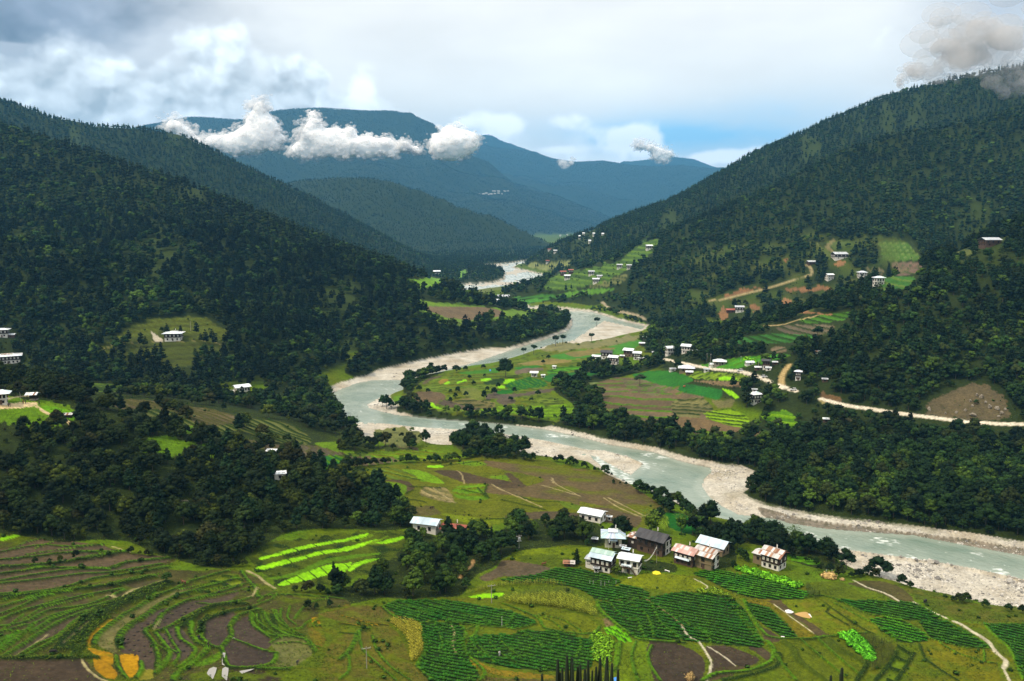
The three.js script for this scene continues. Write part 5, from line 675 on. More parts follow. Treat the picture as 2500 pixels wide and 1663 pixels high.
function umbrellaCrown(seed) { const f = new Foliage(seed), r = rng(seed); for (let k = 0; k < 7; k++) { const a = k * 2.4, q = k ? 0.16 + 0.07 * r() : 0; f.clump(Math.cos(a) * q, 0.72 + 0.14 * (1 - q * 3) * r() - 0.08 * (k % 2), Math.sin(a) * q, 0.13, 0.11, 0.13, 22, 0.05, 1); } return f.build(); }
function bambooCrown(seed) { const f = new Foliage(seed), r = rng(seed); for (let k = 0; k < 260; k++) { const a = r() * 6.283, lean = 0.1 + 0.32 * r(), t = 0.25 + 0.75 * r(), x = Math.cos(a) * lean * t * t, z = Math.sin(a) * lean * t * t, y = t * (1 - 0.3 * lean * t); const b = r() * 6.283, l = 0.09 + 0.08 * r(); f.blade(x, y, z, Math.cos(b) * l + x * 0.25, -0.05 + 0.1 * r(), Math.sin(b) * l + z * 0.25, 0.018 + 0.012 * r(), 0.6 + 0.8 * r()); } for (let k = 0; k < 9; k++) { const a = k * 2.4; f.clump(Math.cos(a) * 0.16, 0.3 + 0.05 * k, Math.sin(a) * 0.16, 0.1, 0.14, 0.1, 14, 0.06, 0); } return f.build(); }
function cypressCrown(seed) { const f = new Foliage(seed), r = rng(seed); for (let k = 0; k < 6; k++) { const t = k / 5, s = 0.19 * (1 - 0.75 * t); f.clump(0.02 * (r() - 0.5), 0.18 + 0.72 * t, 0.02 * (r() - 0.5), s, 0.14, s, 34, 0.05, 1); } return f.build(); }
const crownMaterial = new THREE.MeshPhysicalMaterial({ name: 'leaves', vertexColors: true, roughness: 0.85, specularIntensity: 0.2, side: THREE.DoubleSide });
const barkMaterial = new THREE.MeshStandardMaterial({ name: 'bark', color: new THREE.Color().setRGB(0.075, 0.058, 0.042), vertexColors: true, roughness: 0.95 });
const CROWNS = { broad: [[1, 2, 3, 4, 5].map((s) => broadCrown(s * 31, 0)), [1, 2, 3, 4].map((s) => broadCrown(s * 57, 1)), [1, 2, 3].map((s) => broadCrown(s * 91, 2))], pine: [[1, 2, 3, 4].map((s) => pineCrown(s * 17, 0)), [1, 2, 3].map((s) => pineCrown(s * 23, 1)), [1, 2, 3].map((s) => pineCrown(s * 71, 2))] };
const TRUNKS = { broad: trunkShape(0.5, 0.03, 5, 3), pine: trunkShape(0.85, 0.022, 0, 4), umbrella: trunkShape(0.8, 0.035, 3, 5), bamboo: trunkShape(0.4, 0.02, 6, 6), cypress: trunkShape(0.3, 0.025, 0, 7) };
const SPECIAL = { umbrella: [umbrellaCrown(3), umbrellaCrown(8)], bamboo: [bambooCrown(4), bambooCrown(9)], cypress: [cypressCrown(5), cypressCrown(12)] };
// which ground is in sight
const SEEN = new Uint8Array(N);
for (let i = 0; i < NI; i++) { let top = -9; for (let j = 0; j < NJ; j++) { const o = j * NI + i, s = (HEIGHT[o] - EYE) / ROWS[j], crown = (HEIGHT[o] + 16 - EYE) / ROWS[j]; if (crown > top - 0.004) SEEN[o] = 1; if (s > top) top = s; } }
const TREES = [];                // { x, y, z, h, w, kind, tint, level }
function treeTint(kind, x, d, r) {
  const m = fbm(x / 60 + 4, d / 60, 3) + 0.6 * fbm(x / 220 + 8, d / 260, 2), v = 0.55 + 0.8 * r();
  let c;
  if (kind === 'pine') { c = x < -20 && d < 1300 && RIDGELEFT(x, d) ? [0.0085, 0.0195, 0.0070] : [0.0125, 0.031, 0.0100]; if (r() < 0.12) c = [0.032, 0.052, 0.011]; }  // cloud shade over the left hill is put into its darker pine tint
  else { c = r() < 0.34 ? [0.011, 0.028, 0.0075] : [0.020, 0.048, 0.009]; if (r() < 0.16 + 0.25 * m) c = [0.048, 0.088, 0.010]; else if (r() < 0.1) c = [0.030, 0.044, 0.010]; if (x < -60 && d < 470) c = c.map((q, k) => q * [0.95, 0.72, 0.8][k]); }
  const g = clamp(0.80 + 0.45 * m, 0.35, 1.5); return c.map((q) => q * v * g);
}
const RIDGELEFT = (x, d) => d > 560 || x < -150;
// ---------------------------------------------------------------- farmhouses and sheds
const keepOut = [];
const plain = (r, g, b, roughness = 0.9, o = {}) => new THREE.MeshStandardMaterial({ color: new THREE.Color().setRGB(r, g, b), roughness, ...o });
const M = { white: plain(0.66, 0.64, 0.58), cream: plain(0.60, 0.56, 0.44), mud: plain(0.20, 0.155, 0.085), timber: plain(0.032, 0.020, 0.013, 0.8), brown: plain(0.085, 0.05, 0.03, 0.8), panel: plain(0.72, 0.70, 0.63), glass: plain(0.012, 0.012, 0.014, 0.25), stone: plain(0.24, 0.21, 0.175), cloth: plain(0.78, 0.77, 0.74), pole: plain(0.34, 0.32, 0.28), flag: plain(0.75, 0.26, 0.03), metal: plain(0.4, 0.42, 0.44, 0.5, { metalness: 0.4 }), sheet: new THREE.MeshStandardMaterial({ name: 'roof sheet', vertexColors: true, roughness: 0.5, metalness: 0.15 }) };
const ROOFS = { blue: [[0.48, 0.60, 0.68], [0.42, 0.53, 0.60], [0.56, 0.66, 0.72]], green: [[0.36, 0.50, 0.43], [0.42, 0.55, 0.49], [0.33, 0.47, 0.42]], white: [[0.76, 0.80, 0.83], [0.70, 0.76, 0.80], [0.80, 0.83, 0.84]], grey: [[0.40, 0.43, 0.46], [0.50, 0.52, 0.54], [0.44, 0.47, 0.50]], rust: [[0.52, 0.50, 0.48], [0.46, 0.43, 0.40], [0.26, 0.115, 0.055], [0.60, 0.58, 0.55], [0.34, 0.19, 0.11]], pink: [[0.52, 0.32, 0.27], [0.56, 0.40, 0.35], [0.46, 0.26, 0.21], [0.60, 0.52, 0.48]], black: [[0.030, 0.029, 0.032], [0.040, 0.038, 0.040], [0.052, 0.050, 0.052]], red: [[0.30, 0.07, 0.035], [0.36, 0.10, 0.05], [0.26, 0.06, 0.035]] };
function boxAt(w, h, d, x, y, z) { return new THREE.BoxGeometry(w, h, d).translate(x, y, z); }
function tinted(g, c) { g = g.index ? g.toNonIndexed() : g; g.deleteAttribute('uv'); const a = new Float32Array(g.attributes.position.count * 3); for (let k = 0; k < a.length; k += 3) a.set(c, k); g.setAttribute('color', new THREE.BufferAttribute(a, 3)); return g; }
// a pitched roof of overlapping metal sheets along x; ridge at height rise above the eaves
function gableRoof(L, D, rise, tones, seed, gap = 0) {
  const r = rng(seed), out = [], slope = Math.hypot(D / 2, rise), tilt = Math.atan2(rise, D / 2), n = Math.max(3, Math.round(L / 0.85)), rows = slope > 3.2 ? 2 : 1;
  for (const s of [-1, 1]) for (let q = 0; q < rows; q++) for (let k = 0; k < n; k++) {
    const w = L / n, len = slope / rows, c = tones[(r() * tones.length) | 0], v = 0.85 + 0.3 * r();
    const g = boxAt(w * 1.02, 0.05, len * 1.05, 0, (k % 2) * 0.035 + q * 0.03, 0); g.rotateX(s * tilt);
    const t = (q + 0.5) / rows; g.translate(-L / 2 + w * (k + 0.5), rise * (1 - t) + 0.03, s * D / 2 * t + s * gap); out.push(tinted(g, c.map((e) => e * v)));
  }
  return mergeGeometries(out);
}
function hipRoof(L, D, rise, tones, seed) {
  const r = rng(seed), p = [], c = [], top = Math.max(0.6, L - D * 0.9) / 2, A = [-L / 2, 0, D / 2], B = [L / 2, 0, D / 2], E = [L / 2, 0, -D / 2], F = [-L / 2, 0, -D / 2], P = [-top, rise, 0], Q = [top, rise, 0];
  const quad = (a, b, u, v) => { const n = Math.max(2, Math.round(Math.hypot(b[0] - a[0], b[2] - a[2]) / 0.9)); for (let k = 0; k < n; k++) { const t0 = k / n, t1 = (k + 1) / n, m = (x, y, t) => x.map((e, i) => e + (y[i] - e) * t), tone = tones[(r() * tones.length) | 0].map((e) => e * (0.85 + 0.3 * r())), lift = (k % 2) * 0.04; const q = [m(a, b, t0), m(a, b, t1), m(v, u, t1), m(v, u, t0)].map((e) => [e[0], e[1] + lift, e[2]]); for (const e of [q[0], q[1], q[2], q[0], q[2], q[3]]) { p.push(...e); c.push(...tone); } } };
  quad(A, B, Q, P); quad(E, F, P, Q); quad(B, E, Q, Q); quad(F, A, P, P);
  for (const [a, b] of [[A, B], [B, E], [E, F], [F, A]]) for (const e of [a, [a[0], -0.14, a[2]], b, b, [a[0], -0.14, a[2]], [b[0], -0.14, b[2]]]) { p.push(...e); c.push(...tones[0]); }
  const g = new THREE.BufferGeometry(); g.setAttribute('position', new THREE.Float32BufferAttribute(p, 3)); g.setAttribute('color', new THREE.Float32BufferAttribute(c, 3)); g.computeVertexNormals(); return g;
}
const SHARED = {};
const shared = (key, make) => SHARED[key] ??= make();
// a window: timber frame with its panes (pale shutters above, dark openings below)
function windowAt(parent, w, h, x, y, z, turn, pale) {
  const key = [w.toFixed(1), h.toFixed(1)].join();
  const f = part('window', shared('frame' + key, () => mergeGeometries([boxAt(w, 0.09, 0.1, 0, h / 2, 0), boxAt(w, 0.09, 0.1, 0, -h / 2, 0), boxAt(0.09, h, 0.1, -w / 2, 0, 0), boxAt(0.09, h, 0.1, w / 2, 0, 0), boxAt(0.08, h, 0.1, 0, 0, 0), boxAt(w + 0.25, 0.1, 0.2, 0, h / 2 + 0.1, 0.05)])), M.timber, parent);
  f.position.set(x, y, z); f.rotation.y = turn;
  part(pale ? 'shutter' : 'pane', shared((pale ? 'shutter' : 'pane') + key, () => pale ? mergeGeometries([-1, 1].flatMap((s) => [-1, 1].map((t) => boxAt(w / 2 - 0.12, h / 2 - 0.08, 0.06, s * w / 4, t * h / 4, 0)))) : boxAt(w - 0.1, h - 0.1, 0.04, 0, 0, -0.02)), pale ? M.panel : M.glass, f);
}
let houseSeed = 1;
function house(px, py, o, label) {
  const g = hit(px, py); if (!g) return null;
  const mpp = pixelOf(g.x, g.y, g.z)[2] / FOC, turn = o.turn ?? 0, W = o.W ?? o.w * mpp / Math.max(0.55, Math.cos(turn + Math.atan2(g.x, g.D))), D = o.D ?? W * 0.72, storeys = o.storeys ?? 2, lh = o.lower ?? 2.5, uh = storeys > 1 ? (o.upper ?? 2.5) : 0, seed = houseSeed++ * 17;
  const t = thing(o.name ?? 'farmhouse', label, o.category ?? 'house', [g.x, g.y, g.z], turn, o.group), detail = mpp < 0.5, far = mpp > 0.85;
  const zc = -D / 2 + 0.2;       // the point given is the foot of the front wall
  keepFree(g.x + Math.sin(turn) * zc, g.z + Math.cos(turn) * zc, Math.max(W, D) * (o.clear ?? 0.62) + 1.5, o.front ?? 14 + W * 0.6);
  const lowerM = M[o.wall ?? 'white'], eave = lh + uh + (o.attic ?? 0.35), over = o.over ?? 1.0;
  part('wall', boxAt(W, lh + 2.2, D, 0, lh / 2 - 1.1, zc), lowerM, t);
  if (uh) { part('upper_wall', mergeGeometries([boxAt(W + (o.jetty ?? 0.3), uh, D + (o.jetty ?? 0.3), 0, lh + uh / 2, zc), boxAt(W + 0.5, 0.14, D + 0.5, 0, lh + 0.02, zc), boxAt(W + 0.5, 0.14, D + 0.5, 0, lh + uh * 0.98, zc)]), o.upperWall ? M[o.upperWall] : M.timber, t); }
  if (o.gable) part('gable_wall', boxAt(0.12, lh + uh - 0.1, D * 0.55, W / 2 + 0.17, (lh + uh) / 2, zc + (o.gableShift ?? -0.1) * D), M[o.gable], t);
  part('attic', mergeGeometries([boxAt(W * 0.92, (o.attic ?? 0.35) + 0.5, D * 0.9, 0, lh + uh + 0.2, zc), ...[-1, 1].flatMap((s) => [-1, 0, 1].map((q) => boxAt(0.16, 0.5, 0.16, q * W * 0.44, lh + uh + 0.25, zc + s * D * 0.46)))]), M.timber, t);
  const tones = ROOFS[o.roof ?? 'grey'], RL = W + 2 * over, RD = D + 2 * over, rise = o.rise ?? RD * 0.19;
  const roof = part('roof', o.hip ? hipRoof(RL, RD, rise, tones, seed) : gableRoof(RL, RD, rise, tones, seed), M.sheet, t); roof.position.set(0, eave, zc);
  if (o.cap) { const c = part('raised_roof', o.hip ? hipRoof(RL * 0.4, RD * 0.42, rise * 0.35, ROOFS[o.capRoof ?? o.roof ?? 'grey'], seed + 1) : gableRoof(RL * 0.94, RD * 0.55, rise * 0.5, ROOFS[o.capRoof ?? o.roof ?? 'grey'], seed + 1), M.sheet, t); c.position.set(o.hip ? 0 : -0.2, eave + rise * (o.hip ? 0.86 : 0.66), zc - (o.hip ? 0 : D * 0.08)); }
  if (!o.bare) {
    const wz = D * 0 + 0.2 + 0.07, uz = wz + (o.jetty ?? 0.3) / 2 + 0.03, n = o.windows ?? (far ? 3 : Math.max(2, Math.round(W / 2.0))), ww = Math.min(1.15, W / n * 0.55);
    if (uh) for (let k = 0; k < n; k++) windowAt(t, ww, uh * 0.56, (k + 0.5) / n * W - W / 2, lh + uh * 0.52, uz, 0, !o.upperWall);
    const nl = o.lowerWindows ?? Math.max(1, n - 1); for (let k = 0; k < nl; k++) windowAt(t, ww * 0.9, lh * 0.42, (k + 0.5) / nl * W * 0.94 - W * 0.47, lh * 0.52, wz, 0, false);
    const m = far ? 1 : Math.max(1, Math.round(D / 2.6)), side = Math.sin(turn + Math.atan2(g.x, g.D)) < 0 ? 1 : -1;
    for (let k = 0; k < m; k++) { const z = zc - D / 2 + (k + 0.5) / m * D; if (uh) windowAt(t, ww, uh * 0.56, side * (W / 2 + (o.gable ? 0.3 : 0.25)), lh + uh * 0.52, z, side * Math.PI / 2, !o.gable && !o.upperWall); windowAt(t, ww * 0.8, lh * 0.4, side * (W / 2 + (o.gable ? 0.3 : 0.08)), lh * 0.5, z, side * Math.PI / 2, false); }
    if (!far && o.door !== false) { const d = part('door', mergeGeometries([boxAt(0.9, 1.8, 0.08, 0, 0.9, 0), boxAt(1.15, 0.14, 0.16, 0, 1.85, 0.02)]), M.brown, t); d.position.set(W * (o.doorAt ?? 0.03), 0.05, 0.26); }
  }
  if (o.awning) { const a = part('awning', gableRoof(o.awning, 1.3, 0.3, ROOFS.blue, seed + 3).rotateX(0.28), M.sheet, t); a.position.set(o.awningAt ?? 0, lh * (o.storeys > 1 ? 1.35 : 0.82), 0.75); }
  if (o.balcony) {
    part('balcony', mergeGeometries([boxAt(3.0, 0.12, 1.2, -0.6, lh, 0.85), boxAt(3.0, 0.08, 0.06, -0.6, lh + 0.9, 1.42), ...[-2, -1, 0, 1, 2].map((q) => boxAt(0.06, 0.9, 0.06, -0.6 + q * 0.72, lh + 0.45, 1.42)), ...[-1, 1].map((q) => boxAt(0.12, lh + 1.2, 0.12, -0.6 + q * 1.4, (lh + 0.6) / 2 - 0.3, 1.42))]), M.brown, t);
    const st = part('stairs', mergeGeometries([...Array(9).keys()].map((q) => boxAt(0.32, 0.08, 0.8, 1.1 + q * 0.26, lh - 0.1 - q * 0.28, 0.9)).concat([boxAt(3.6, 0.12, 0.08, 2.1, lh / 2, 1.3).translate(-2.1, -lh / 2, 0).rotateZ(-0.82).translate(2.1, lh / 2 - 0.1, 0)])), M.brown, t); st.position.y = 0;
  }
  if (o.pole) { const p = part('flag_pole', new THREE.CylinderGeometry(0.05, 0.06, 2.6, 5).translate(0, 1.3, 0), M.pole, t); p.position.set(W * 0.12, eave + rise * 0.7, zc); part('flag', boxAt(0.35, 1.3, 0.03, 0.2, 1.8, 0), M.cloth, p); }
  if (o.annex) {
    const [side, aw, ah, ad, wall, roofTone] = o.annex;
    const a = part('annex', mergeGeometries([boxAt(aw, ah + 2, ad, 0, ah / 2 - 1, 0)]), M[wall], t); a.position.set(side * (W / 2 + aw / 2 + 0.02), 0, zc + (o.annexShift ?? 0));
    const ar = part('annex_roof', gableRoof(aw + 1.0, ad + 1.4, 0.5, ROOFS[roofTone], seed + 5), M.sheet, a); ar.position.set(-side * 0.2, ah + 0.15, 0);
    windowAt(a, 0.9, 1.0, 0, ah * 0.6, ad / 2 + 0.06, 0, wall !== 'mud');
  }
  t.userData.site = [g.x, g.y, g.z]; return t;
}
const shed = (px, py, w, roof, label, o = {}) => house(px, py, { w, storeys: 1, lower: o.h ?? 1.9, D: o.D, roof, wall: o.wall ?? 'timber', over: 0.45, rise: o.rise, windows: 1, lowerWindows: o.lowerWindows ?? 1, turn: o.turn ?? -0.3, name: 'shed', category: 'shed', attic: 0.1, door: false, front: o.front ?? 9, group: o.group, bare: o.bare, clear: o.clear }, label);
// near hamlet
house(1440, 1273, { W: 9.4, D: 6, storeys: 1, lower: 2.7, roof: 'white', turn: -0.52, over: 0.7, rise: 1.2, windows: 3, lowerWindows: 3, door: false, front: 10 }, 'low white house with a white roof at the edge of the brown plain');
shed(1488, 1271, 9, 'white', 'tiny white hut beside the low white house', { wall: 'white', turn: -0.36, h: 1.6 });
house(1497, 1337, { W: 6.2, D: 6, storeys: 1, lower: 3.9, wall: 'cream', roof: 'blue', cap: 1, capRoof: 'white', hip: 1, over: 1.6, rise: 1.7, turn: -0.1, windows: 2, lowerWindows: 2, awning: 3.6, awningAt: -0.3, pole: 1, front: 10 }, 'cream house with a blue hipped roof and a raised white cap');
house(1586, 1352, { W: 10.4, D: 7, storeys: 2, lower: 2.7, upper: 2.7, wall: 'brown', upperWall: 'timber', gable: 'white', roof: 'black', turn: -0.66, over: 1.0, rise: 1.9, windows: 4, pole: 1, annex: [-1, 4.4, 4.2, 5, 'timber', 'rust'], annexShift: 0.4, front: 10 }, 'large house with a black roof and white gable end');
house(1466, 1395, { W: 7.0, D: 5.4, storeys: 2, lower: 2.1, upper: 2.5, roof: 'blue', cap: 1, capRoof: 'green', turn: -0.5, over: 1.0, rise: 1.6, windows: 4, lowerWindows: 3, annex: [-1, 2.3, 3.4, 4, 'white', 'grey'], annexShift: 0.2, front: 10, door: false }, 'house with a green and grey two tiered roof and a dark timber front');
house(1534, 1400, { W: 6.7, D: 4.6, storeys: 2, lower: 2.3, upper: 2.5, upperWall: 'white', jetty: 0.02, roof: 'white', turn: -0.42, over: 0.8, rise: 0.9, windows: 3, lowerWindows: 1, balcony: 1, awning: 3.6, awningAt: -0.5, pole: 1, front: 10 }, 'white two storey house with a pale flat pitched roof and an outside stair');
house(1668, 1380, { W: 7.2, D: 5.6, storeys: 2, lower: 2.0, upper: 2.4, wall: 'brown', roof: 'pink', turn: -0.68, over: 0.9, rise: 1.4, windows: 4, awning: 5.6, pole: 1, front: 12 }, 'dark timber house with a faded pink roof');
house(1716, 1389, { W: 6.4, D: 6.2, storeys: 2, lower: 2.3, upper: 2.4, wall: 'mud', upperWall: 'mud', jetty: 0.02, gable: 'white', roof: 'rust', cap: 1, capRoof: 'rust', turn: -0.7, over: 1.1, rise: 1.5, windows: 1, lowerWindows: 1, pole: 1, front: 10 }, 'mud walled house with a rusty two tiered roof and white gable end');
house(1735, 1352, { W: 9.2, D: 6, storeys: 1, lower: 3.0, wall: 'mud', roof: 'blue', turn: -0.68, over: 1.1, rise: 1.8, windows: 2, front: 10 }, 'mud walled house with a wide blue grey roof behind the rusty ones');
house(1880, 1389, { W: 6.4, D: 6.0, storeys: 2, lower: 2.3, upper: 2.3, roof: 'rust', cap: 1, capRoof: 'rust', turn: -0.76, over: 1.0, rise: 1.6, windows: 4, lowerWindows: 3, pole: 1, annex: [-1, 3.8, 3.7, 4.4, 'mud', 'rust'], annexShift: -0.2, front: 10, door: false }, 'right hand house with a rust streaked roof and white lower walls');
house(1036, 1300, { W: 9.5, D: 5.5, storeys: 1, lower: 3.2, roof: 'blue', turn: -0.3, over: 0.9, rise: 1.3, windows: 3, front: 0, clear: 0.34 }, 'house with a pale blue roof half hidden by the gully wood');
house(1104, 1314, { W: 8.5, D: 5.5, storeys: 1, lower: 3.0, wall: 'cream', roof: 'red', turn: -0.3, over: 0.9, rise: 1.3, windows: 3, pole: 1, front: 0, clear: 0.3 }, 'house with a rusty red roof half hidden by the gully wood');
shed(1389, 1384, 24, 'rust', 'small open shed with a rusty white roof left of the front houses', { wall: 'brown', turn: -0.1, h: 1.2 });
shed(1528, 1352, 15, 'blue', 'lean-to with a pale roof before the black roofed house', { wall: 'timber', turn: -0.5, h: 1.6 });
shed(1521, 1345, 11, 'grey', 'small grey roofed hut between the cream and the black roofed house', { turn: -0.4, h: 1.7 });
shed(1452, 1324, 12, 'white', 'little white roofed hut left of the cream house', { turn: -0.2, h: 1.3 });
shed(1456, 1398, 10, 'grey', 'little white walled lean-to left of the green roofed house', { wall: 'white', turn: -0.2, h: 1.6 });
// left slope
house(421, 833, { w: 35, storeys: 2, lower: 3.0, upper: 3.0, roof: 'white', hip: 1, cap: 1, turn: 0.12, over: 1.9, rise: 1.3, windows: 4, pole: 1, front: 60 }, 'lone white farmhouse with a tiered roof on the left hillside');
shed(440, 829, 8, 'grey', 'small hut right of the lone farmhouse on the left hillside', { wall: 'white', turn: 0 });
house(594, 966, { w: 30, storeys: 2, lower: 3.0, upper: 2.7, upperWall: 'white', roof: 'white', cap: 1, turn: 0.62, over: 1.2, rise: 1.2, windows: 5, lowerWindows: 3, pole: 0, front: 46 }, 'white farmhouse among the trees at the foot of the left hillside');
shed(567, 962, 12, 'white', 'pale roofed hut left of the farmhouse at the hill foot', { turn: 0.3 }); shed(552, 968, 7, 'white', 'tiny white roofed hut farther left of the farmhouse at the hill foot', { turn: 0.3 });
house(18, 889, { w: 54, storeys: 2, lower: 2.8, upper: 2.8, roof: 'white', hip: 1, cap: 1, capRoof: 'rust', turn: 0.5, over: 1.6, rise: 1.2, windows: 7, front: 50 }, 'long farmhouse with a pale roof at the left edge');
house(4, 824, { w: 24, storeys: 2, lower: 2.9, upper: 2.9, roof: 'white', hip: 1, turn: 0.3, over: 1.5, rise: 1.0, windows: 3, front: 40 }, 'upper white farmhouse cut by the left edge'); shed(25, 824, 17, 'grey', 'low stone outbuilding beside the upper farmhouse at the left edge', { wall: 'brown', turn: 0.2 });
house(2, 988, { w: 24, storeys: 2, lower: 2.2, upper: 2.2, upperWall: 'white', jetty: 0.05, roof: 'white', hip: 1, turn: 0.4, over: 1.7, rise: 1.4, windows: 3, front: 40 }, 'white house with a broad pale roof beside the sandy yard');
shed(165, 1019, 17, 'rust', 'little shed with a red and white roof below the footpath', { turn: 0.2, h: 1.0 });
shed(662, 1114, 20, 'white', 'white roofed house half hidden in the near wood', { wall: 'white', turn: -0.2, h: 2.2, front: 8, clear: 0.4 }); shed(684, 1172, 26, 'white', 'white walled house behind pines in the near wood', { wall: 'white', turn: 0.3, h: 2.6, front: 5, clear: 0.4 });
// village right of the river
const VILLAGE = [[1496, 890, 19, 2, 'white', -0.5, 'white two storey house at the front of the village', { cap: 1, gable: 'white' }], [1480, 877, 24, 2, 'black', -0.3, 'white village house with a dark roof', {}], [1533, 872, 20, 2, 'white', -0.5, 'village house with a pale raised roof and brown walls', { wall: 'mud', upperWall: 'brown', cap: 1 }], [1555, 879, 16, 2, 'white', -0.3, 'white village house right of the brown walled one', { cap: 1 }], [1638, 867, 16, 2, 'white', 0.3, 'white house with a tiered roof above the village road', { cap: 1, upperWall: 'white', jetty: 0.1 }], [1674, 863, 19, 2, 'white', -0.5, 'tall white house highest on the right of the village', { cap: 1, upperWall: 'white', jetty: 0.1 }], [1676, 909, 34, 1, 'white', -0.2, 'long low house with a wide white roof below the village road', { hip: 1, wall: 'mud' }], [1757, 893, 27, 1, 'white', -0.25, 'stone walled low house above the village road', { wall: 'stone', hip: 1 }], [1870, 902, 15, 2, 'black', -0.3, 'white house with a dark roof near the dirt track', { upperWall: 'brown' }], [1948, 929, 12, 2, 'white', -0.4, 'narrow white house among trees right of the dirt track', { hip: 1 }], [1849, 985, 18, 2, 'white', 0.35, 'white farmhouse in trees right of the lime rice field', { hip: 1, cap: 1, wall: 'white' }], [1304, 920, 14, 1, 'white', -0.1, 'low white roofed house among the fields of the peninsula', {}]];
for (const [x, y, w, s, roof, turn, label, o] of VILLAGE) house(x, y, { w, storeys: s, roof, turn, over: 1.1, windows: 3, front: 30, lower: 2.8, upper: 2.8, ...o }, label);
const SHEDS = [[1455, 876, 20, 'white', 'low hut with a pale roof at the left end of the village'], [1462, 882, 14, 'white', 'low white roofed hut just before the left end of the village'], [1567, 880, 18, 'white', 'low wide pale roof at the right front of the village'], [1519, 874, 10, 'white', 'small pale hut left of the brown walled village house'], [1697, 862, 10, 'white', 'white hut right of the highest village house'], [1567, 843, 13, 'white', 'pale roofed hut behind the village by the gravel'], [1577, 828, 12, 'white', 'farthest pale roofed hut behind the village'], [1600, 866, 14, 'grey', 'grey roofed hut by the village road'], [1683, 915, 16, 'white', 'small white roofed barn before the long low house'], [1643, 907, 13, 'grey', 'brown hut left of the long low house'], [1725, 908, 12, 'grey', 'dark hut on the village road'], [1743, 896, 15, 'white', 'lean-to left of the stone walled low house'], [1832, 892, 18, 'white', 'low hut with a pale roof in the lime crop'], [1851, 904, 14, 'white', 'low pale roof left of the dark roofed house'], [1876, 905, 12, 'white', 'low pale roof right below the dark roofed house'], [1892, 891, 11, 'white', 'bright white roof at the head of the dirt track'], [1842, 958, 11, 'grey', 'grey hut behind the farmhouse beside the lime rice field'], [1999, 866, 16, 'rust', 'rusty roofed hut on the wooded knoll slope'], [2017, 1031, 13, 'white', 'white roofed hut in the scrub below the right hand road'], [1353, 900, 8, 'white', 'tiny hut at the fields of the peninsula near the tallest hedge'], [1326, 922, 8, 'white', 'small white sheet roof right of the low house on the peninsula'], [2014, 933, 12, 'grey', 'grey roof in the trees left of the road bend']];
for (const [x, y, w, roof, label] of SHEDS) shed(x, y, w, roof, label, { h: 1.8, wall: R() < 0.4 ? 'white' : 'brown', turn: -0.4 + 0.6 * R() });
// right slope and upper valley
const SLOPE = [[2054, 633, 28, 2, 'grey', 0.1, 'long white house highest beside the grassy spur on the right slope', {}], [1983, 646, 17, 1, 'grey', 0.1, 'dark low house above the bend of the track on the right slope', { wall: 'brown' }], [2107, 678, 17, 2, 'white', 0.05, 'white house left of the reddish terraces', { upperWall: 'white', jetty: 0.1, hip: 1 }], [2149, 697, 17, 2, 'white', 0.2, 'white house above the green terraces on the right slope', { upperWall: 'white', jetty: 0.1, hip: 1 }], [2028, 684, 13, 2, 'white', 0.3, 'small white house below the bend of the track on the right slope', { upperWall: 'white' }], [1806, 763, 19, 2, 'grey', -0.1, 'dark timbered white house beside the bare reddish slope', {}], [1784, 764, 18, 1, 'red', -0.1, 'orange roofed house left of the dark timbered one', { wall: 'brown' }], [2424, 601, 32, 2, 'grey', 0.1, 'long house on the high slope near the right edge', { front: 8, D: 8, lower: 2.2, upper: 2.2, wall: 'brown', upperWall: 'brown' }], [1586, 610, 14, 2, 'white', 0.1, 'highest white house on the upper right slope', {}], [1513, 657, 12, 2, 'grey', 0, 'left one of the pair of houses on the upper right slope', {}], [1536, 658, 10, 2, 'grey', 0, 'right one of the pair of houses on the upper right slope', {}], [1444, 673, 13, 2, 'grey', 0, 'white house alone above the green slope by the upper river', {}], [1464, 679, 11, 1, 'grey', 0, 'low roof between the two houses by the upper river', {}], [1455, 692, 14, 2, 'white', 0, 'lowest white house above the green slope by the upper river', {}], [1375, 673, 13, 2, 'red', 0, 'red roofed house on the left above the upper river', { wall: 'brown' }], [1394, 669, 11, 2, 'red', 0, 'red roofed house on the right above the upper river', { wall: 'brown' }], [1385, 683, 13, 2, 'white', 0, 'white house below the two red roofed ones', {}], [1229, 735, 28, 2, 'grey', 0, 'large brown stone house on the far bank', { wall: 'stone', upperWall: 'brown' }], [1240, 741, 16, 1, 'rust', 0, 'low rusty roofed barn before the large stone house', { wall: 'brown' }], [1212, 739, 10, 1, 'white', 0, 'white hut left of the large stone house', {}], [1067, 670, 16, 2, 'white', 0.2, 'white house behind the left spur by the small meadow', {}], [1337, 643, 8, 2, 'red', 0, 'tower house on the far valley floor', {}], [1342, 612, 8, 1, 'red', 0, 'red roof at the foot of the middle hill', {}], [1356, 618, 8, 2, 'white', 0, 'white house at the foot of the middle hill', {}]];
for (const [x, y, w, s, roof, turn, label, o] of SLOPE) house(x, y, { w, storeys: s, roof, turn, windows: 3, door: false, front: 40, lower: 3, upper: 3, ...o }, label);
const FARV = 'far white houses on the blue mountain side';
for (const [x, y, w] of [[1170, 476, 5], [1180, 475, 6], [1187, 473, 6], [1194, 476, 5], [1199, 475, 7], [1206, 468, 8], [1208, 474, 5], [1217, 468, 7], [1217, 473, 6], [1232, 468, 5], [1240, 468, 6], [1226, 475, 3]]) house(x, y, { w, D: 12, storeys: 1, lower: 8, roof: 'white', turn: 0.1, windows: 2, lowerWindows: 2, door: false, front: 10, group: FARV, rise: 2, over: 1 }, 'tiny white house of the cluster high on the blue far mountain');
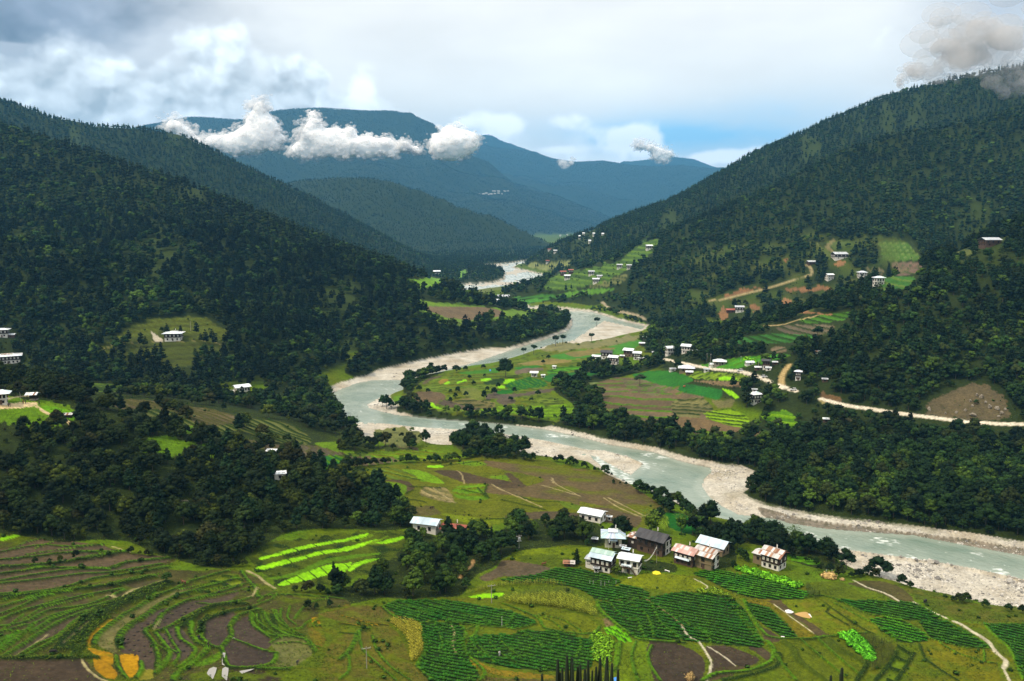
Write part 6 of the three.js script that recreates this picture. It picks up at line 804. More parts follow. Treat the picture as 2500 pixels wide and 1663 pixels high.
for (const [x, y, w] of [[1368, 577, 4], [1385, 575, 3], [1400, 580, 4], [1425, 577, 4], [1450, 578, 4], [1472, 579, 4], [1415, 584, 3], [1440, 596, 5]]) house(x, y, { w, D: 12, storeys: 1, lower: 7, roof: 'white', turn: 0, windows: 2, lowerWindows: 2, door: false, front: 10, group: 'far houses on the hazy valley floor', rise: 2, over: 1 }, 'tiny pale house on the hazy floor at the end of the valley');

// open sight on the road and the stepped fields of the right slope
for (const L of LINES) if (L.kind === 'path' && L.w > 3) for (let k = 0; k < L.line.length; k += 2) keepFree(L.line[k].x, L.line[k].z, L.w * 0.75 + 1, L.line[k].D < 560 ? 9 : 16);
for (const f of FIELDS) if (/terraced|bare|yard|clearing|rubble|rice/.test(f.name)) { const n = f.outline.length; for (let k = 0; k < n; k += 3) { const h = f.outline[k]; if (h.D > 430) keepFree(h.x, h.z, 3, h.D < 700 ? 9 : 22); } }
// ---------------------------------------------------------------- people and animals
function body(bones, scale, tint) {     // one continuous surface round tapered bones: [ax, ay, az, ra, bx, by, bz, rb]
  const n = 44, mc = new MarchingCubes(n, crownMaterial, false, false, 60000), f = mc.field, h = n / 2; mc.isolation = 0;
  for (let z = 0; z < n; z++) for (let y = 0; y < n; y++) for (let x = 0; x < n; x++) {
    const px = (x - h) / h * scale, py = (y - h) / h * scale, pz = (z - h) / h * scale; let sum = 0;
    for (const [ax, ay, az, ra, bx, by, bz, rb] of bones) { const dx = bx - ax, dy = by - ay, dz = bz - az, t = clamp(((px - ax) * dx + (py - ay) * dy + (pz - az) * dz) / (dx * dx + dy * dy + dz * dz + 1e-9)); sum += Math.exp(-26 / scale * (Math.hypot(px - ax - t * dx, py - ay - t * dy, pz - az - t * dz) - lerp(ra, rb, t))); }
    f[x + y * n + z * n * n] = Math.log(sum + 1e-12);
  }
  mc.update(); const c = mc.count, p = mc.positionArray.slice(0, c * 3), nn = mc.normalArray.slice(0, c * 3), col = new Float32Array(c * 3);
  for (let k = 0; k < c; k++) { for (let e = 0; e < 3; e++) p[k * 3 + e] *= scale; col.set(tint(p[k * 3], p[k * 3 + 1], p[k * 3 + 2]), k * 3); }
  const g = new THREE.BufferGeometry(); g.setAttribute('position', new THREE.BufferAttribute(p, 3)); g.setAttribute('normal', new THREE.BufferAttribute(nn, 3)); g.setAttribute('color', new THREE.BufferAttribute(col, 3)); g.computeVertexNormals(); return g;
}
function personShape(robe, bent) {
  const b = bent ? 0.42 : 0, c = bent ? -0.2 : 0, hipY = 0, bones = [[-0.09, hipY, 0, 0.11, -0.10, -0.42, 0.03, 0.075], [-0.10, -0.42, 0.03, 0.07, -0.11, -0.83, 0, 0.045], [0.09, hipY, 0, 0.11, 0.10, -0.42, 0.06, 0.075], [0.10, -0.42, 0.06, 0.07, 0.11, -0.83, 0, 0.045], [-0.11, -0.86, 0, 0.04, -0.12, -0.87, 0.13, 0.035], [0.11, -0.86, 0, 0.04, 0.12, -0.87, 0.13, 0.035], [0, 0, 0, 0.16, 0, 0.42 + c, b, 0.17], [-0.19, 0.45 + c, b, 0.07, -0.25, 0.2 + c, b + 0.05, 0.05], [-0.25, 0.2 + c, b + 0.05, 0.05, -0.22, -0.04 + c, b + 0.14, 0.035], [0.19, 0.45 + c, b, 0.07, 0.25, 0.2 + c, b + 0.05, 0.05], [0.25, 0.2 + c, b + 0.05, 0.05, 0.22, -0.04 + c, b + 0.14, 0.035], [0, 0.5 + c, b * 1.1, 0.06, 0, 0.6 + c, b * 1.25, 0.055], [0, 0.69 + c, b * 1.35, 0.10, 0, 0.75 + c, b * 1.35 + 0.01, 0.10]];
  return body(bones, 1.0, (x, y, z) => y > 0.72 + c ? [0.012, 0.010, 0.009] : y > 0.56 + c || (Math.abs(x) > 0.2 && y < 0.05 + c) ? [0.30, 0.17, 0.11] : y < -0.78 ? [0.02, 0.018, 0.016] : robe);
}
const skinMaterial = new THREE.MeshStandardMaterial({ name: 'cloth and skin', vertexColors: true, roughness: 0.9 });
const SHAPES = { dark: personShape([0.025, 0.022, 0.026]), pale: personShape([0.62, 0.60, 0.56]), red: personShape([0.12, 0.03, 0.025]), bent: personShape([0.03, 0.03, 0.045], true) };
function person(w, x, y, shape, label, turn, group) { const [[px, py]] = pts(w, [x, y]), g = hit(px, py); if (!g) return; keepFree(g.x, g.z, 2, 16); const o = tag(part(numbered('person'), SHAPES[shape], skinMaterial, scene), label, 'person', group); o.position.set(g.x, groundAt(g.x, g.z) + 0.89, g.z); o.rotation.y = turn; }
person('P', 20.5, 993, 'dark', 'person in dark clothes standing on the left of the pair on the sandy yard', 0.4); person('P', 24.5, 993, 'dark', 'person in dark clothes standing on the right of the pair on the sandy yard', 2.2); person('P', 56.5, 986, 'red', 'left one of two people standing at the back of the sandy yard', 1); person('P', 62, 985.5, 'dark', 'right one of two people standing at the back of the sandy yard', 2.6); person('P', 96, 988, 'dark', 'person in dark clothes at the head of the footpath', 0);
person('C2', 1090, 1398, 'pale', 'person in pale clothes standing in the deep green row crop', 0.5); person('C1', 2030, 1455, 'bent', 'person bending over the grey green plot in the near left', 1.4); person('C1', 1362, 1292, 'bent', 'person bending by the bund between the brown near left plots', 0.3); person('C1', 1425, 1350, 'dark', 'person standing below the bending one between the brown near left plots', 2);
function beastShape(c, head) {
  const bones = [[-0.55, 0.05, 0, 0.25, 0.5, 0.05, 0, 0.27], [0.5, 0.1, 0, 0.2, 0.85, head > 0 ? 0.45 : -0.1, 0, 0.12], [0.85, head > 0 ? 0.48 : -0.12, 0, 0.12, 1.15, head > 0 ? 0.34 : -0.42, 0, 0.075], [-0.75, 0.15, 0, 0.05, -0.86, -0.45, 0, 0.035]];
  for (const s of [-1, 1]) { bones.push([0.45, -0.1, s * 0.14, 0.12, 0.47, -0.42, s * 0.15, 0.065], [0.47, -0.42, s * 0.15, 0.06, 0.46, -0.86, s * 0.15, 0.045], [-0.5, -0.05, s * 0.15, 0.16, -0.42, -0.35, s * 0.16, 0.09], [-0.42, -0.35, s * 0.16, 0.08, -0.6, -0.52, s * 0.16, 0.055], [-0.6, -0.52, s * 0.16, 0.055, -0.56, -0.86, s * 0.16, 0.045], [0.84, head > 0 ? 0.58 : 0, s * 0.06, 0.03, 0.82, head > 0 ? 0.7 : 0.1, s * 0.1, 0.02]); }
  return body(bones, 1.35, () => c);
}
const HORSE = beastShape([0.035, 0.018, 0.011], -1), COW = beastShape([0.14, 0.055, 0.022], 1), BLACK = beastShape([0.014, 0.012, 0.012], -1);
function beast(w, x, y, shape, name, label, turn) { const [[px, py]] = pts(w, [x, y]), g = hit(px, py); if (!g) return; keepFree(g.x, g.z, 2, 14); const o = tag(part(numbered(name), shape, skinMaterial, scene), label, name); o.position.set(g.x, groundAt(g.x, g.z) + 0.9, g.z); o.rotation.y = turn; }
beast('C2', 627, 392, HORSE, 'horse', 'dark brown horse grazing on the plain beyond the gully wood', 0.3); beast('C1', 1257, 917, COW, 'cow', 'reddish cow on the upper near left terraces', 2.8); beast('C3', 1676, 1035, BLACK, 'horse', 'black horse grazing near the gravel on the right', 0.6); beast('C1', 362, 1386, BLACK, 'cow', 'black cow at the lower end of the left embankment', 0.2); beast('C2', 1393, 780, COW, 'cow', 'reddish brown cow above the small ploughed plot', 0.2);
// ---------------------------------------------------------------- poles, flags, sheets, heaps
function post(w, x, y, hpx, r, mat, name, label, o = {}) {
  const [[px, py]] = pts(w, [x, y]), g = hit(px, py); if (!g) return; const h = o.h ?? hpx * pixelOf(g.x, g.y, g.z)[2] / FOC * 1.06, t = thing(name, label, o.category ?? 'pole', [g.x, groundAt(g.x, g.z), g.z], o.turn ?? 0.3, o.group);
  keepFree(g.x, g.z, 1.5, o.front ?? 10); part('shaft', new THREE.CylinderGeometry(r * 0.7, r, h + 0.6, 6).translate(0, h / 2 - 0.3, 0), mat, t);
  if (o.arm) { part('crossarm', mergeGeometries([boxAt(o.arm, 0.14, 0.14, 0, h - 0.5, 0), ...[-1, 0, 1].map((k) => boxAt(0.12, 0.28, 0.12, k * o.arm * 0.42, h - 0.3, 0))]), M.pole, t); }
  if (o.flag) part('flag', boxAt(o.flag[0], o.flag[1], 0.03, o.flag[0] / 2 + r, h - o.flag[1] / 2 - 0.05, 0), o.flagMat ?? M.cloth, t);
  if (o.box) part('transformer', mergeGeometries([boxAt(0.9, 1.1, 0.7, 0, h * 0.72, 0.5), boxAt(1.8, 0.14, 0.4, 0, h * 0.55, 0.2)]), M.metal, t);
  return t;
}
post('C2', 1036, 1036, 46, 0.13, M.pole, 'utility_pole', 'utility pole with a wide crossarm beside the lime strip of the centre fields', { arm: 2.6 }); post('C2', 183, 1482, 54, 0.13, M.pole, 'utility_pole', 'utility pole with a crossarm in the olive plot at the lower left of centre', { arm: 2.4 }); post('C2', 1224, 660, 32, 0.15, M.pole, 'utility_pole', 'utility pole with a transformer behind the gully wood', { arm: 2.2, box: 1, front: 24 }); post('A1', 1303, 720, 22, 0.18, M.pole, 'flag_pole', 'tall bare flag pole right of the lone farmhouse on the left hillside', { front: 60 }); post('A1', 140, 1205, 22, 0.1, M.pole, 'flag_pole', 'thin pole on the grass behind the sandy yard', {}); post('A1', 36, 1205, 20, 0.09, M.pole, 'flag_pole', 'pole with an orange flag beside the white house at the yard', { flag: [1.1, 2.2], flagMat: M.flag });
post('C2', 1107, 1192, 24, 0.06, M.cloth, 'garden_pole', 'leaning white pole in the row crop left of centre', {}); post('C2', 1837, 668, 26, 0.06, M.cloth, 'flag_pole', 'slim white flag pole before the cream house', { flag: [0.4, 1.6] });
for (const [x, y, h, s] of [[1708, 905, 9, 'leftmost'], [1731, 908, 10, 'second from the left'], [1784, 915, 12, 'third from the left'], [1810, 918, 11, 'third from the right'], [1838, 900, 7, 'short second from the right'], [1887, 905, 9, 'rightmost']]) post('C2', x, y, h, 0.05, M.cloth, 'garden_pole', 'white cane pole in the row crop below the houses, ' + s, { group: 'white cane poles in the row crop below the houses' });
for (const [x, y, h, where] of [[1726, 884, 20, 'left one of the two behind the stone walled low house'], [1735, 886, 22, 'right one of the two behind the stone walled low house'], [1809, 886, 14, 'left of the low hut in the lime crop'], [1852, 899, 18, 'left of the dark roofed house by the dirt track']]) post('P', x, y, h, 0.13, M.pole, 'utility_pole', 'slim pole, ' + where, { arm: 1.4, front: 30 });
{ // string of prayer flags from the white house to a pole behind
  const a = hit(1572, 1392), b = hit(1596, 1378); if (a && b) { const p0 = new THREE.Vector3(a.x, a.y + 3.6, a.z), p1 = new THREE.Vector3(b.x + 1.2, b.y + 6.6, b.z - 1), t = thing('prayer_flag_string', 'white prayer flags on a sagging string right of the white two storey house', 'prayer flags', p0.toArray()), at = (s) => p1.clone().sub(p0).multiplyScalar(s).add(new THREE.Vector3(0, -1.5 * 4 * s * (1 - s), 0)); part('string', new THREE.TubeGeometry(new THREE.CatmullRomCurve3([0, 0.25, 0.5, 0.75, 1].map(at)), 20, 0.025, 4), M.cloth, t); for (let k = 1; k < 16; k++) { const q = at(k / 16), f = part('flag', shared('pennant', () => boxAt(0.3, 0.42, 0.02, 0, -0.2, 0)), M.cloth, t); f.position.copy(q); f.rotation.y = 0.4 * Math.sin(k * 2); } const s = part('pole', new THREE.CylinderGeometry(0.05, 0.07, 6.8, 5).translate(0, -3.2, 0), M.pole, t); s.position.copy(at(1)); } }
function sheet(w, list, color, name, label, category, lift = 0.25, seed = 1) {   // a cloth or tarpaulin lying in folds on what it covers
  const outline = onGround(w, list, true), n = outline.length; if (n < 3) return; let cx = 0, cz = 0; for (const h of outline) { cx += h.x / n; cz += h.z / n; } const y0 = groundAt(cx, cz), p = [], idx = [], rings = 6;
  for (let k = 0; k <= rings; k++) for (let q = 0; q < n; q++) { const s = k / rings, x = (outline[q].x - cx) * s, z = (outline[q].z - cz) * s; p.push(x, groundAt(cx + x, cz + z) - y0 + 0.05 + lift * (1 - s * s) + lift * 0.5 * (0.5 + noise(x * 1.7 + seed, z * 1.7)) * (k < rings ? 1 : 0.2), z); }
  for (let k = 0; k < rings; k++) for (let q = 0; q < n; q++) { const a = k * n + q, b = k * n + (q + 1) % n; idx.push(a, a + n, b, b, a + n, b + n); }
  const g = new THREE.BufferGeometry(); g.setAttribute('position', new THREE.Float32BufferAttribute(p, 3)); g.setIndex(idx); g.computeVertexNormals(); const o = tag(part(numbered(name), g, new THREE.MeshStandardMaterial({ color: new THREE.Color().setRGB(...color), roughness: 0.8, side: THREE.DoubleSide }), scene), label, category); o.position.set(cx, y0, cz);
}
sheet('P', [1593, 1397, 1600, 1394, 1610, 1396, 1614, 1402, 1604, 1404, 1594, 1402], [0.72, 0.60, 0.01], 'yellow_tarp', 'bright yellow sheet spread on the grass yard', 'tarp'); sheet('P', [1498, 1656, 1506, 1654, 1512, 1658, 1510, 1666, 1500, 1668], [0.05, 0.22, 0.62], 'blue_tarp', 'blue sheet at the bottom edge beside the cacti', 'tarp', 0.4, 4); sheet('C3', [718, 1085, 740, 1080, 780, 1098, 765, 1106, 725, 1102], [0.75, 0.75, 0.74], 'white_sheet', 'white plastic sheet left in the green field on the right', 'sheet', 0.3, 7); sheet('C3', [782, 1110, 830, 1100, 870, 1100, 902, 1130, 890, 1142, 830, 1130], [0.42, 0.26, 0.08], 'straw_mat', 'spread orange straw beside the white sheet on the right', 'straw', 0.4, 9); sheet('C3', [860, 1110, 890, 1112, 905, 1135, 880, 1130], [0.75, 0.72, 0.68], 'white_sheet', 'small white sheet at the end of the spread orange straw', 'sheet', 0.3, 11); sheet('E5', [1314, 172, 1330, 170, 1332, 182, 1316, 184], [0.05, 0.2, 0.5], 'blue_tarp', 'blue sheet in the green field of the peninsula', 'tarp', 0.8, 12);
function plank(x, y, len, turn, label, h = 0.25, name = 'plank') { const g = hit(x, y); if (!g) return; const o = tag(part(numbered(name), mergeGeometries([boxAt(len, 0.1, 0.42, 0, h, 0), boxAt(0.1, h, 0.36, -len * 0.42, h / 2, 0), boxAt(0.1, h, 0.36, len * 0.42, h / 2, 0)]), M.cloth, scene), label, 'bench'); o.position.set(g.x, groundAt(g.x, g.z), g.z); o.rotation.y = turn; }
plank(1629, 1396, 1.9, -0.75, 'white bench on the yard right of the yellow sheet', 0.4, 'bench'); plank(1538, 1412, 1.4, 0.25, 'low white bench at the near edge of the grass yard', 0.3, 'bench'); plank(2024, 1399, 2.2, -0.25, 'white trough behind the straw stack on the right', 1.3, 'trough'); plank(1911, 1557, 1.0, -0.1, 'short white board lying at the lower right field corner', 0.2, 'board');
function heap(w, x, y, wpx, hpx, c, name, label) { const [[px, py]] = pts(w, [x, y]), g = hit(px, py); if (!g) return; const m = pixelOf(g.x, g.y, g.z)[2] / FOC, f = new Foliage(px | 0); f.clump(0, 0.22, 0, 0.5, 0.42, 0.5, 220, 0.09, 2); f.clump(0.1, 0.5, 0.05, 0.28, 0.3, 0.28, 90, 0.08, 1); const o = tag(part(numbered(name), f.build(), Object.assign(crownMaterial.clone(), { color: new THREE.Color().setRGB(...c) }), scene), label, 'haystack'); o.position.set(g.x, groundAt(g.x, g.z), g.z); o.scale.set(wpx * m, hpx * m * 1.3, wpx * m); }
heap('C3', 70, 1560, 22, 20, [0.36, 0.25, 0.10], 'haystack', 'tan straw stack in the brown plots at the bottom'); heap('C3', 1020, 862, 36, 14, [0.42, 0.29, 0.11], 'haystack', 'low tan straw stack beside the bank bushes on the right'); heap('C3', 1110, 880, 12, 7, [0.42, 0.30, 0.13], 'haystack', 'small straw pile right of the low stack'); heap('E5', 1945, 250, 9, 4, [0.5, 0.42, 0.3], 'haystack', 'pale straw pile in the green crop of the peninsula'); heap('A3', 30, 1105, 6, 4, [0.3, 0.12, 0.05], 'haystack', 'reddish straw pile at the corner of the large brown village field');
// cacti on the slope right under the viewpoint
{
  const make = (list, px, py, D, label) => {
    const base = atDepth(px, py, D), gy = 127.6 - 0.86 * D, t = thing('cactus', label, 'cactus', [base[0], gy - 0.3, base[2]], 0), mat = plain(0.012, 0.024, 0.010, 0.8);
    for (const [x, y, w] of list) { const top = atDepth(x, y, D + 0.6 * (R() - 0.5)), h = top[1] - gy + 0.3, r = 0.115 * (w ?? 1), pr = []; for (let k = 0; k <= 14; k++) { const s = k / 14; pr.push(new THREE.Vector2(s > 0.93 ? r * 0.5 : r * (0.9 + 0.14 * Math.sin(k * 2.2)), s * h)); } pr.push(new THREE.Vector2(0.005, h + 0.08)); const g = new THREE.LatheGeometry(pr, 10), q = g.attributes.position; for (let k = 0; k < q.count; k++) { const a = Math.atan2(q.getZ(k), q.getX(k)), f = 1 + 0.22 * Math.cos(a * 5); q.setX(k, q.getX(k) * f); q.setZ(k, q.getZ(k) * f); } g.computeVertexNormals(); const s = part('stem', g, mat, t); s.position.set(top[0] - base[0], 0, top[2] - base[2]); s.rotation.z = 0.02 * (R() - 0.5); }
  };
  make([[1326, 1648], [1362, 1612, 1.1], [1372, 1644, 0.8], [1378, 1634, 0.9]], 1362, 1670, 38, 'cactus at the left of the dark stems along the bottom edge'); make([[1391, 1602, 1.1], [1396, 1608], [1404, 1622], [1411, 1630], [1418, 1626, 0.9], [1423, 1636]], 1405, 1670, 37, 'dense cactus with the crowded stems in the middle of the bottom edge'); make([[1433, 1614], [1440, 1640, 0.8], [1453, 1630], [1461, 1608, 1.1], [1468, 1640, 0.8]], 1450, 1670, 39, 'cactus with two long stems right of the dense one'); make([[1476, 1606, 1.1], [1483, 1640, 0.8], [1492, 1622], [1503, 1637]], 1488, 1670, 38, 'rightmost cactus of the row along the bottom edge'); make([[2050, 1633, 1.2], [2056, 1645], [2033, 1652]], 2048, 1672, 38, 'single cactus at the bottom edge on the right');
}
// two cars on the village road
function car(px, py, turn, label) {
  const g = hit(px, py); if (!g) return; keepFree(g.x, g.z, 4, 20); const t = thing('parked_car', label, 'car', [g.x, groundAt(g.x, g.z) + 0.05, g.z], turn, 'cars by the village road'), paint = shared('carPaint', () => plain(0.75, 0.76, 0.77, 0.3));
  const sh = new THREE.Shape([[-2, 0.35], [2, 0.35], [2.05, 0.75], [1.25, 0.9], [-2, 0.95]].map((q) => new THREE.Vector2(...q))), cab = new THREE.Shape([[-1.9, 0.94], [1.15, 0.88], [0.5, 1.5], [-1.6, 1.52]].map((q) => new THREE.Vector2(...q)));
  part('body', new THREE.ExtrudeGeometry(sh, { depth: 1.7, bevelSize: 0.06, bevelThickness: 0.06, bevelSegments: 2 }).translate(0, 0, -0.85), paint, t); part('cabin', new THREE.ExtrudeGeometry(cab, { depth: 1.44, bevelSize: 0.04, bevelThickness: 0.04, bevelSegments: 2 }).translate(0, 0, -0.72), M.glass, t); part('roof', boxAt(1.9, 0.06, 1.4, -0.55, 1.58, 0), paint, t);
  for (const x of [-1.25, 1.3]) for (const z of [-0.85, 0.85]) { const w = part('wheel', shared('wheel', () => new THREE.CylinderGeometry(0.34, 0.34, 0.22, 14).rotateX(Math.PI / 2)), M.glass, t); w.position.set(x, 0.34, z); }
}
car(1807, 907, 2.9, 'white car on the village road left of the trees'); car(1866, 922, 0.2, 'white car parked below the dark roofed house'); car(1937, 954, 2.8, 'white car on the road behind the narrow tree house');
// flooded plots at the bottom left
for (const [l, label] of [[[1430, 1490, 1482, 1490, 1445, 1568, 1390, 1568], 'left one of the two wide water pools in the bottom left plots'], [[1524, 1388, 1542, 1392, 1532, 1450, 1562, 1472, 1518, 1462], 'narrow water pool along the dark plot'], [[1520, 1490, 1562, 1490, 1545, 1580, 1518, 1580], 'right one of the two wide water pools in the bottom left plots'], [[1590, 1502, 1740, 1498, 1680, 1512, 1640, 1522], 'long thin water pool farthest right'], [[1586, 1280, 1604, 1284, 1600, 1292, 1588, 1288], 'tiny water pool between the dark plots']]) {
  const outline = onGround('C1', l, true); let y = 0; for (const h of outline) y += groundAt(h.x, h.z) / outline.length; const g = new THREE.ShapeGeometry(new THREE.Shape(outline.map((h) => new THREE.Vector2(h.x, -h.z)))); g.rotateX(-Math.PI / 2); g.translate(0, y + 0.06, 0); const o = structure('puddle', g, new THREE.MeshStandardMaterial({ color: new THREE.Color().setRGB(0.30, 0.29, 0.26), roughness: 0.05, bumpMap: rough, bumpScale: 0.004 }), label);
}
// open pavilion behind the yard
{ const g = hit(80, 976); const t = thing('pavilion', 'open pavilion on posts behind the sandy yard', 'pavilion', [g.x, groundAt(g.x, g.z), g.z], 0.15); keepFree(g.x, g.z, 5, 26); for (const x of [-1.7, 1.7]) for (const z of [-1.2, 1.2]) { const p = part('post', shared('pavPost', () => boxAt(0.2, 2.4, 0.2, 0, 1.2, 0)), M.timber, t); p.position.set(x, 0, z); } part('back_wall', boxAt(3.4, 1.9, 0.12, 0, 0.95, -1.25), M.timber, t); const r = part('roof', gableRoof(4.9, 4.2, 0.8, ROOFS.rust.concat(ROOFS.white), 5), M.sheet, t); r.position.y = 2.4; part('floor', boxAt(3.8, 0.3, 3, 0, 0.05, 0), M.stone, t); }
// ---------------------------------------------------------------- trees that stand apart
const leafMaterials = {};
const DARK = [0.010, 0.026, 0.008], MID = [0.018, 0.050, 0.010], PALE = [0.050, 0.098, 0.012], YELLOW = [0.085, 0.125, 0.010];
function plantLone(w, x, y, hpx, kind, label, o = {}) { const [[px, py]] = pts(w, [x, y]), g = hit(px, py); if (!g) return; plantTree(g.x, g.z, hpx * g.D / FOC * 1.08, kind, { label, group: o.group, w: o.w ?? 1, tint: o.tint ?? MID }); }
const PEN = 'small field trees on the peninsula', PENL = 'small dark round tree among the fields of the peninsula', BAR = 'thin umbrella topped trees by the upper bend';
const LONE_TREES = [
  ['P', 2147, 1408, 52, 'broad', 'dark round tree on the gravel bank at the right', { tint: DARK, w: 1.25 }], ['P', 1889, 1333, 64, 'broad', 'tall broad tree behind the right hand house, cutting into the river', { tint: DARK, w: 1.1 }], ['P', 1824, 1322, 46, 'broad', 'dark tree left of the tall broad tree behind the right hand house', { tint: DARK, w: 1.1 }], ['P', 1800, 1340, 40, 'broad', 'very dark round tree between the two right hand houses', { tint: [0.006, 0.016, 0.006], w: 1 }], ['P', 1975, 1352, 46, 'broad', 'dark tree on the bank right of the tall bamboo', { tint: DARK, w: 1.05 }], ['P', 2066, 1390, 50, 'broad', 'dark spreading tree on the bank before the near gravel', { tint: DARK, w: 1.05 }],
  ['P', 1937, 1350, 66, 'bamboo', 'tall feathery bamboo clump behind the right hand house', { tint: [0.040, 0.070, 0.012], w: 0.9 }], ['P', 1590, 1303, 58, 'bamboo', 'bright feathery bamboo clump behind the black roofed house', { tint: [0.075, 0.125, 0.010], w: 1.15 }], ['P', 1664, 1300, 50, 'bamboo', 'green bamboo clump beside the bank behind the rusty roofed house', { tint: [0.055, 0.11, 0.010], w: 1.0 }], ['P', 1700, 1302, 44, 'bamboo', 'smaller bamboo clump right of the green one on the bank', { tint: [0.045, 0.095, 0.010], w: 1.0 }],
  ['C1', 1140, 908, 24, 'broad', 'lone leafy bush among the near left terraces', { tint: [0.03, 0.065, 0.01], w: 1.3 }], ['C1', 2285, 905, 56, 'cypress', 'slender dark tree in front of the lime seedling strips', { tint: DARK, w: 0.75 }], ['C2', 400, 460, 52, 'umbrella', 'tall round topped tree above the right end of the near wood', { tint: DARK, w: 1.0 }],
  ['P', 1040, 1084, 36, 'broad', 'lone upright tree on the gravel flat of the lower bend', { tint: DARK, w: 0.75 }], ['E5', 1470, 240, 47, 'broad', 'largest tree of the peninsula, broad and dark beside the fields', { tint: DARK, w: 1.0 }],
  ...[[1000, 197, 19, 1.3], [1088, 177, 13, 1.1], [1257, 162, 12, 1.1], [1123, 257, 11, 1.1], [640, 377, 15, 1.2], [727, 392, 12, 1.1], [1010, 382, 14, 1], [1090, 432, 15, 1], [990, 440, 14, 1], [943, 487, 14, 0.9], [1265, 462, 24, 0.7], [1360, 412, 20, 0.9], [1165, 317, 12, 1.1], [1295, 382, 13, 0.9], [1555, 387, 14, 1], [1880, 72, 12, 1.1], [1830, 112, 10, 1.2], [1400, 355, 16, 0.9], [1520, 470, 12, 1.3], [1780, 420, 15, 1.2]].map(([x, y, h, w]) => ['E5', x, y, h, 'broad', PENL, { group: PEN, tint: DARK, w }]),
  ['E5', 330, 545, 36, 'broad', 'leftmost tall tree on the tip of the peninsula', { tint: DARK, w: 0.8 }], ['E5', 290, 520, 26, 'broad', 'lower tree beside the tallest on the tip of the peninsula', { tint: MID, w: 0.9 }], ['E5', 375, 545, 24, 'broad', 'tree on the right of the group at the tip of the peninsula', { tint: DARK, w: 0.8 }],
  ...[[1257, 892, 21], [1325, 882, 26], [1473, 832, 27], [1523, 818, 24], [1720, 797, 23], [1755, 692, 23]].map(([x, y, h]) => ['A2', x, y, h, 'umbrella', 'thin umbrella topped tree on the gravel by the upper bend', { group: BAR, tint: DARK, w: 1 }]),
  ['P', 1562, 943, 30, 'umbrella', 'spreading lone tree at the edge of the large brown village field', { tint: [0.020, 0.034, 0.012], w: 1.6 }], ['A3', 940, 792, 37, 'umbrella', 'tall dark tree before the brown terraces beside the knoll', { tint: DARK, w: 1.1 }], ['A3', 905, 885, 34, 'broad', 'dark tree left of the knoll above the track', { tint: DARK, w: 0.9 }], ['A3', 1425, 352, 30, 'cypress', 'dark upright tree between the terraces high on the right slope', { tint: [0.008, 0.018, 0.008], w: 1.1 }],
  ['P', 1408, 1378, 38, 'cypress', 'dark bushy tree left of the green roofed house', { tint: [0.012, 0.026, 0.006], w: 1.3 }], ['P', 1506, 1404, 27, 'broad', 'small yellow green tree between the two front houses', { tint: [0.055, 0.088, 0.008], w: 1.1 }], ['P', 1200, 1326, 38, 'cypress', 'dark conical conifer in the gully wood', { tint: [0.008, 0.018, 0.007], w: 1.1 }],
  ['A2', 1255, 420, 20, 'broad', 'dark tree on the gravel of the far river', { tint: DARK, w: 1.3 }], ['A3', 880, 470, 18, 'umbrella', 'small umbrella topped tree on the reddish slope', { tint: DARK, w: 1.2 }],
];
const TREE_LINES = [
  ['E6', [812, 302, 860, 285, 1000, 258, 1150, 245, 1300, 232, 1440, 234, 1620, 232, 1780, 205, 1900, 185], 2.2, 3.6], ['E6', [1820, 190, 1900, 170, 2050, 200, 2200, 205, 2400, 225], 2.6, 4], ['C2', [1380, 40, 1560, 90, 1700, 120, 1790, 148, 1870, 172], 3.2, 3.8], ['C2', [1850, 215, 1960, 230], 2, 2.6], ['C2', [2010, 270, 2110, 290, 2240, 345, 2352, 372], 2.2, 5], ['C2', [2160, 330, 2240, 400, 2300, 420], 2, 4], ['C3', [1490, 905, 1560, 920, 1610, 940], 2, 3.4], ['C3', [1770, 1000, 1850, 1030, 1950, 1030, 2060, 1060, 2352, 1100, 2600, 1150], 4, 2.6], ['C3', [930, 800, 1060, 840, 1150, 860, 1280, 850, 1400, 880], 2.4, 3.4], ['C3', [760, 720, 900, 760, 1000, 800], 1.8, 2.4],
  ['C2', [1900, 660, 2000, 690, 2100, 700, 2180, 740, 2240, 790], 2.2, 3.4], ['C2', [1660, 640, 1760, 650, 1900, 650], 1.6, 2.6], ['C2', [2200, 800, 2290, 790, 2352, 800], 2, 2.8], ['C3', [90, 800, 240, 800, 370, 790], 1.6, 2], ['C3', [330, 700, 400, 720, 460, 760], 2.2, 4], ['C1', [1250, 780, 1560, 780, 1700, 790], 2.6, 3], ['C1', [150, 760, 300, 770, 460, 750, 560, 740], 3.5, 2.2], ['C1', [860, 700, 960, 710, 1080, 720], 2, 2.6], ['C1', [1960, 960, 2120, 960, 2352, 990], 2.4, 3], ['C1', [2000, 1040, 2160, 1080, 2300, 1060], 4, 2.2],
  ['A2', [640, 515, 730, 525, 800, 540, 880, 545, 960, 550], 8, 8], ['A2', [470, 530, 580, 510], 8, 8], ['A1', [780, 1170, 1100, 1180, 1300, 1215, 1500, 1240], 5, 6], ['A1', [1050, 1230, 1250, 1290, 1280, 1330], 4, 5], ['A1', [1640, 1390, 1700, 1370], 4, 7], ['A1', [1700, 1440, 1850, 1480, 2100, 1510], 6, 4], ['P', [1545, 1060, 1480, 1020], 5, 5], ['A2', [1720, 590, 1850, 600, 1980, 650, 2060, 690], 6, 8],
];
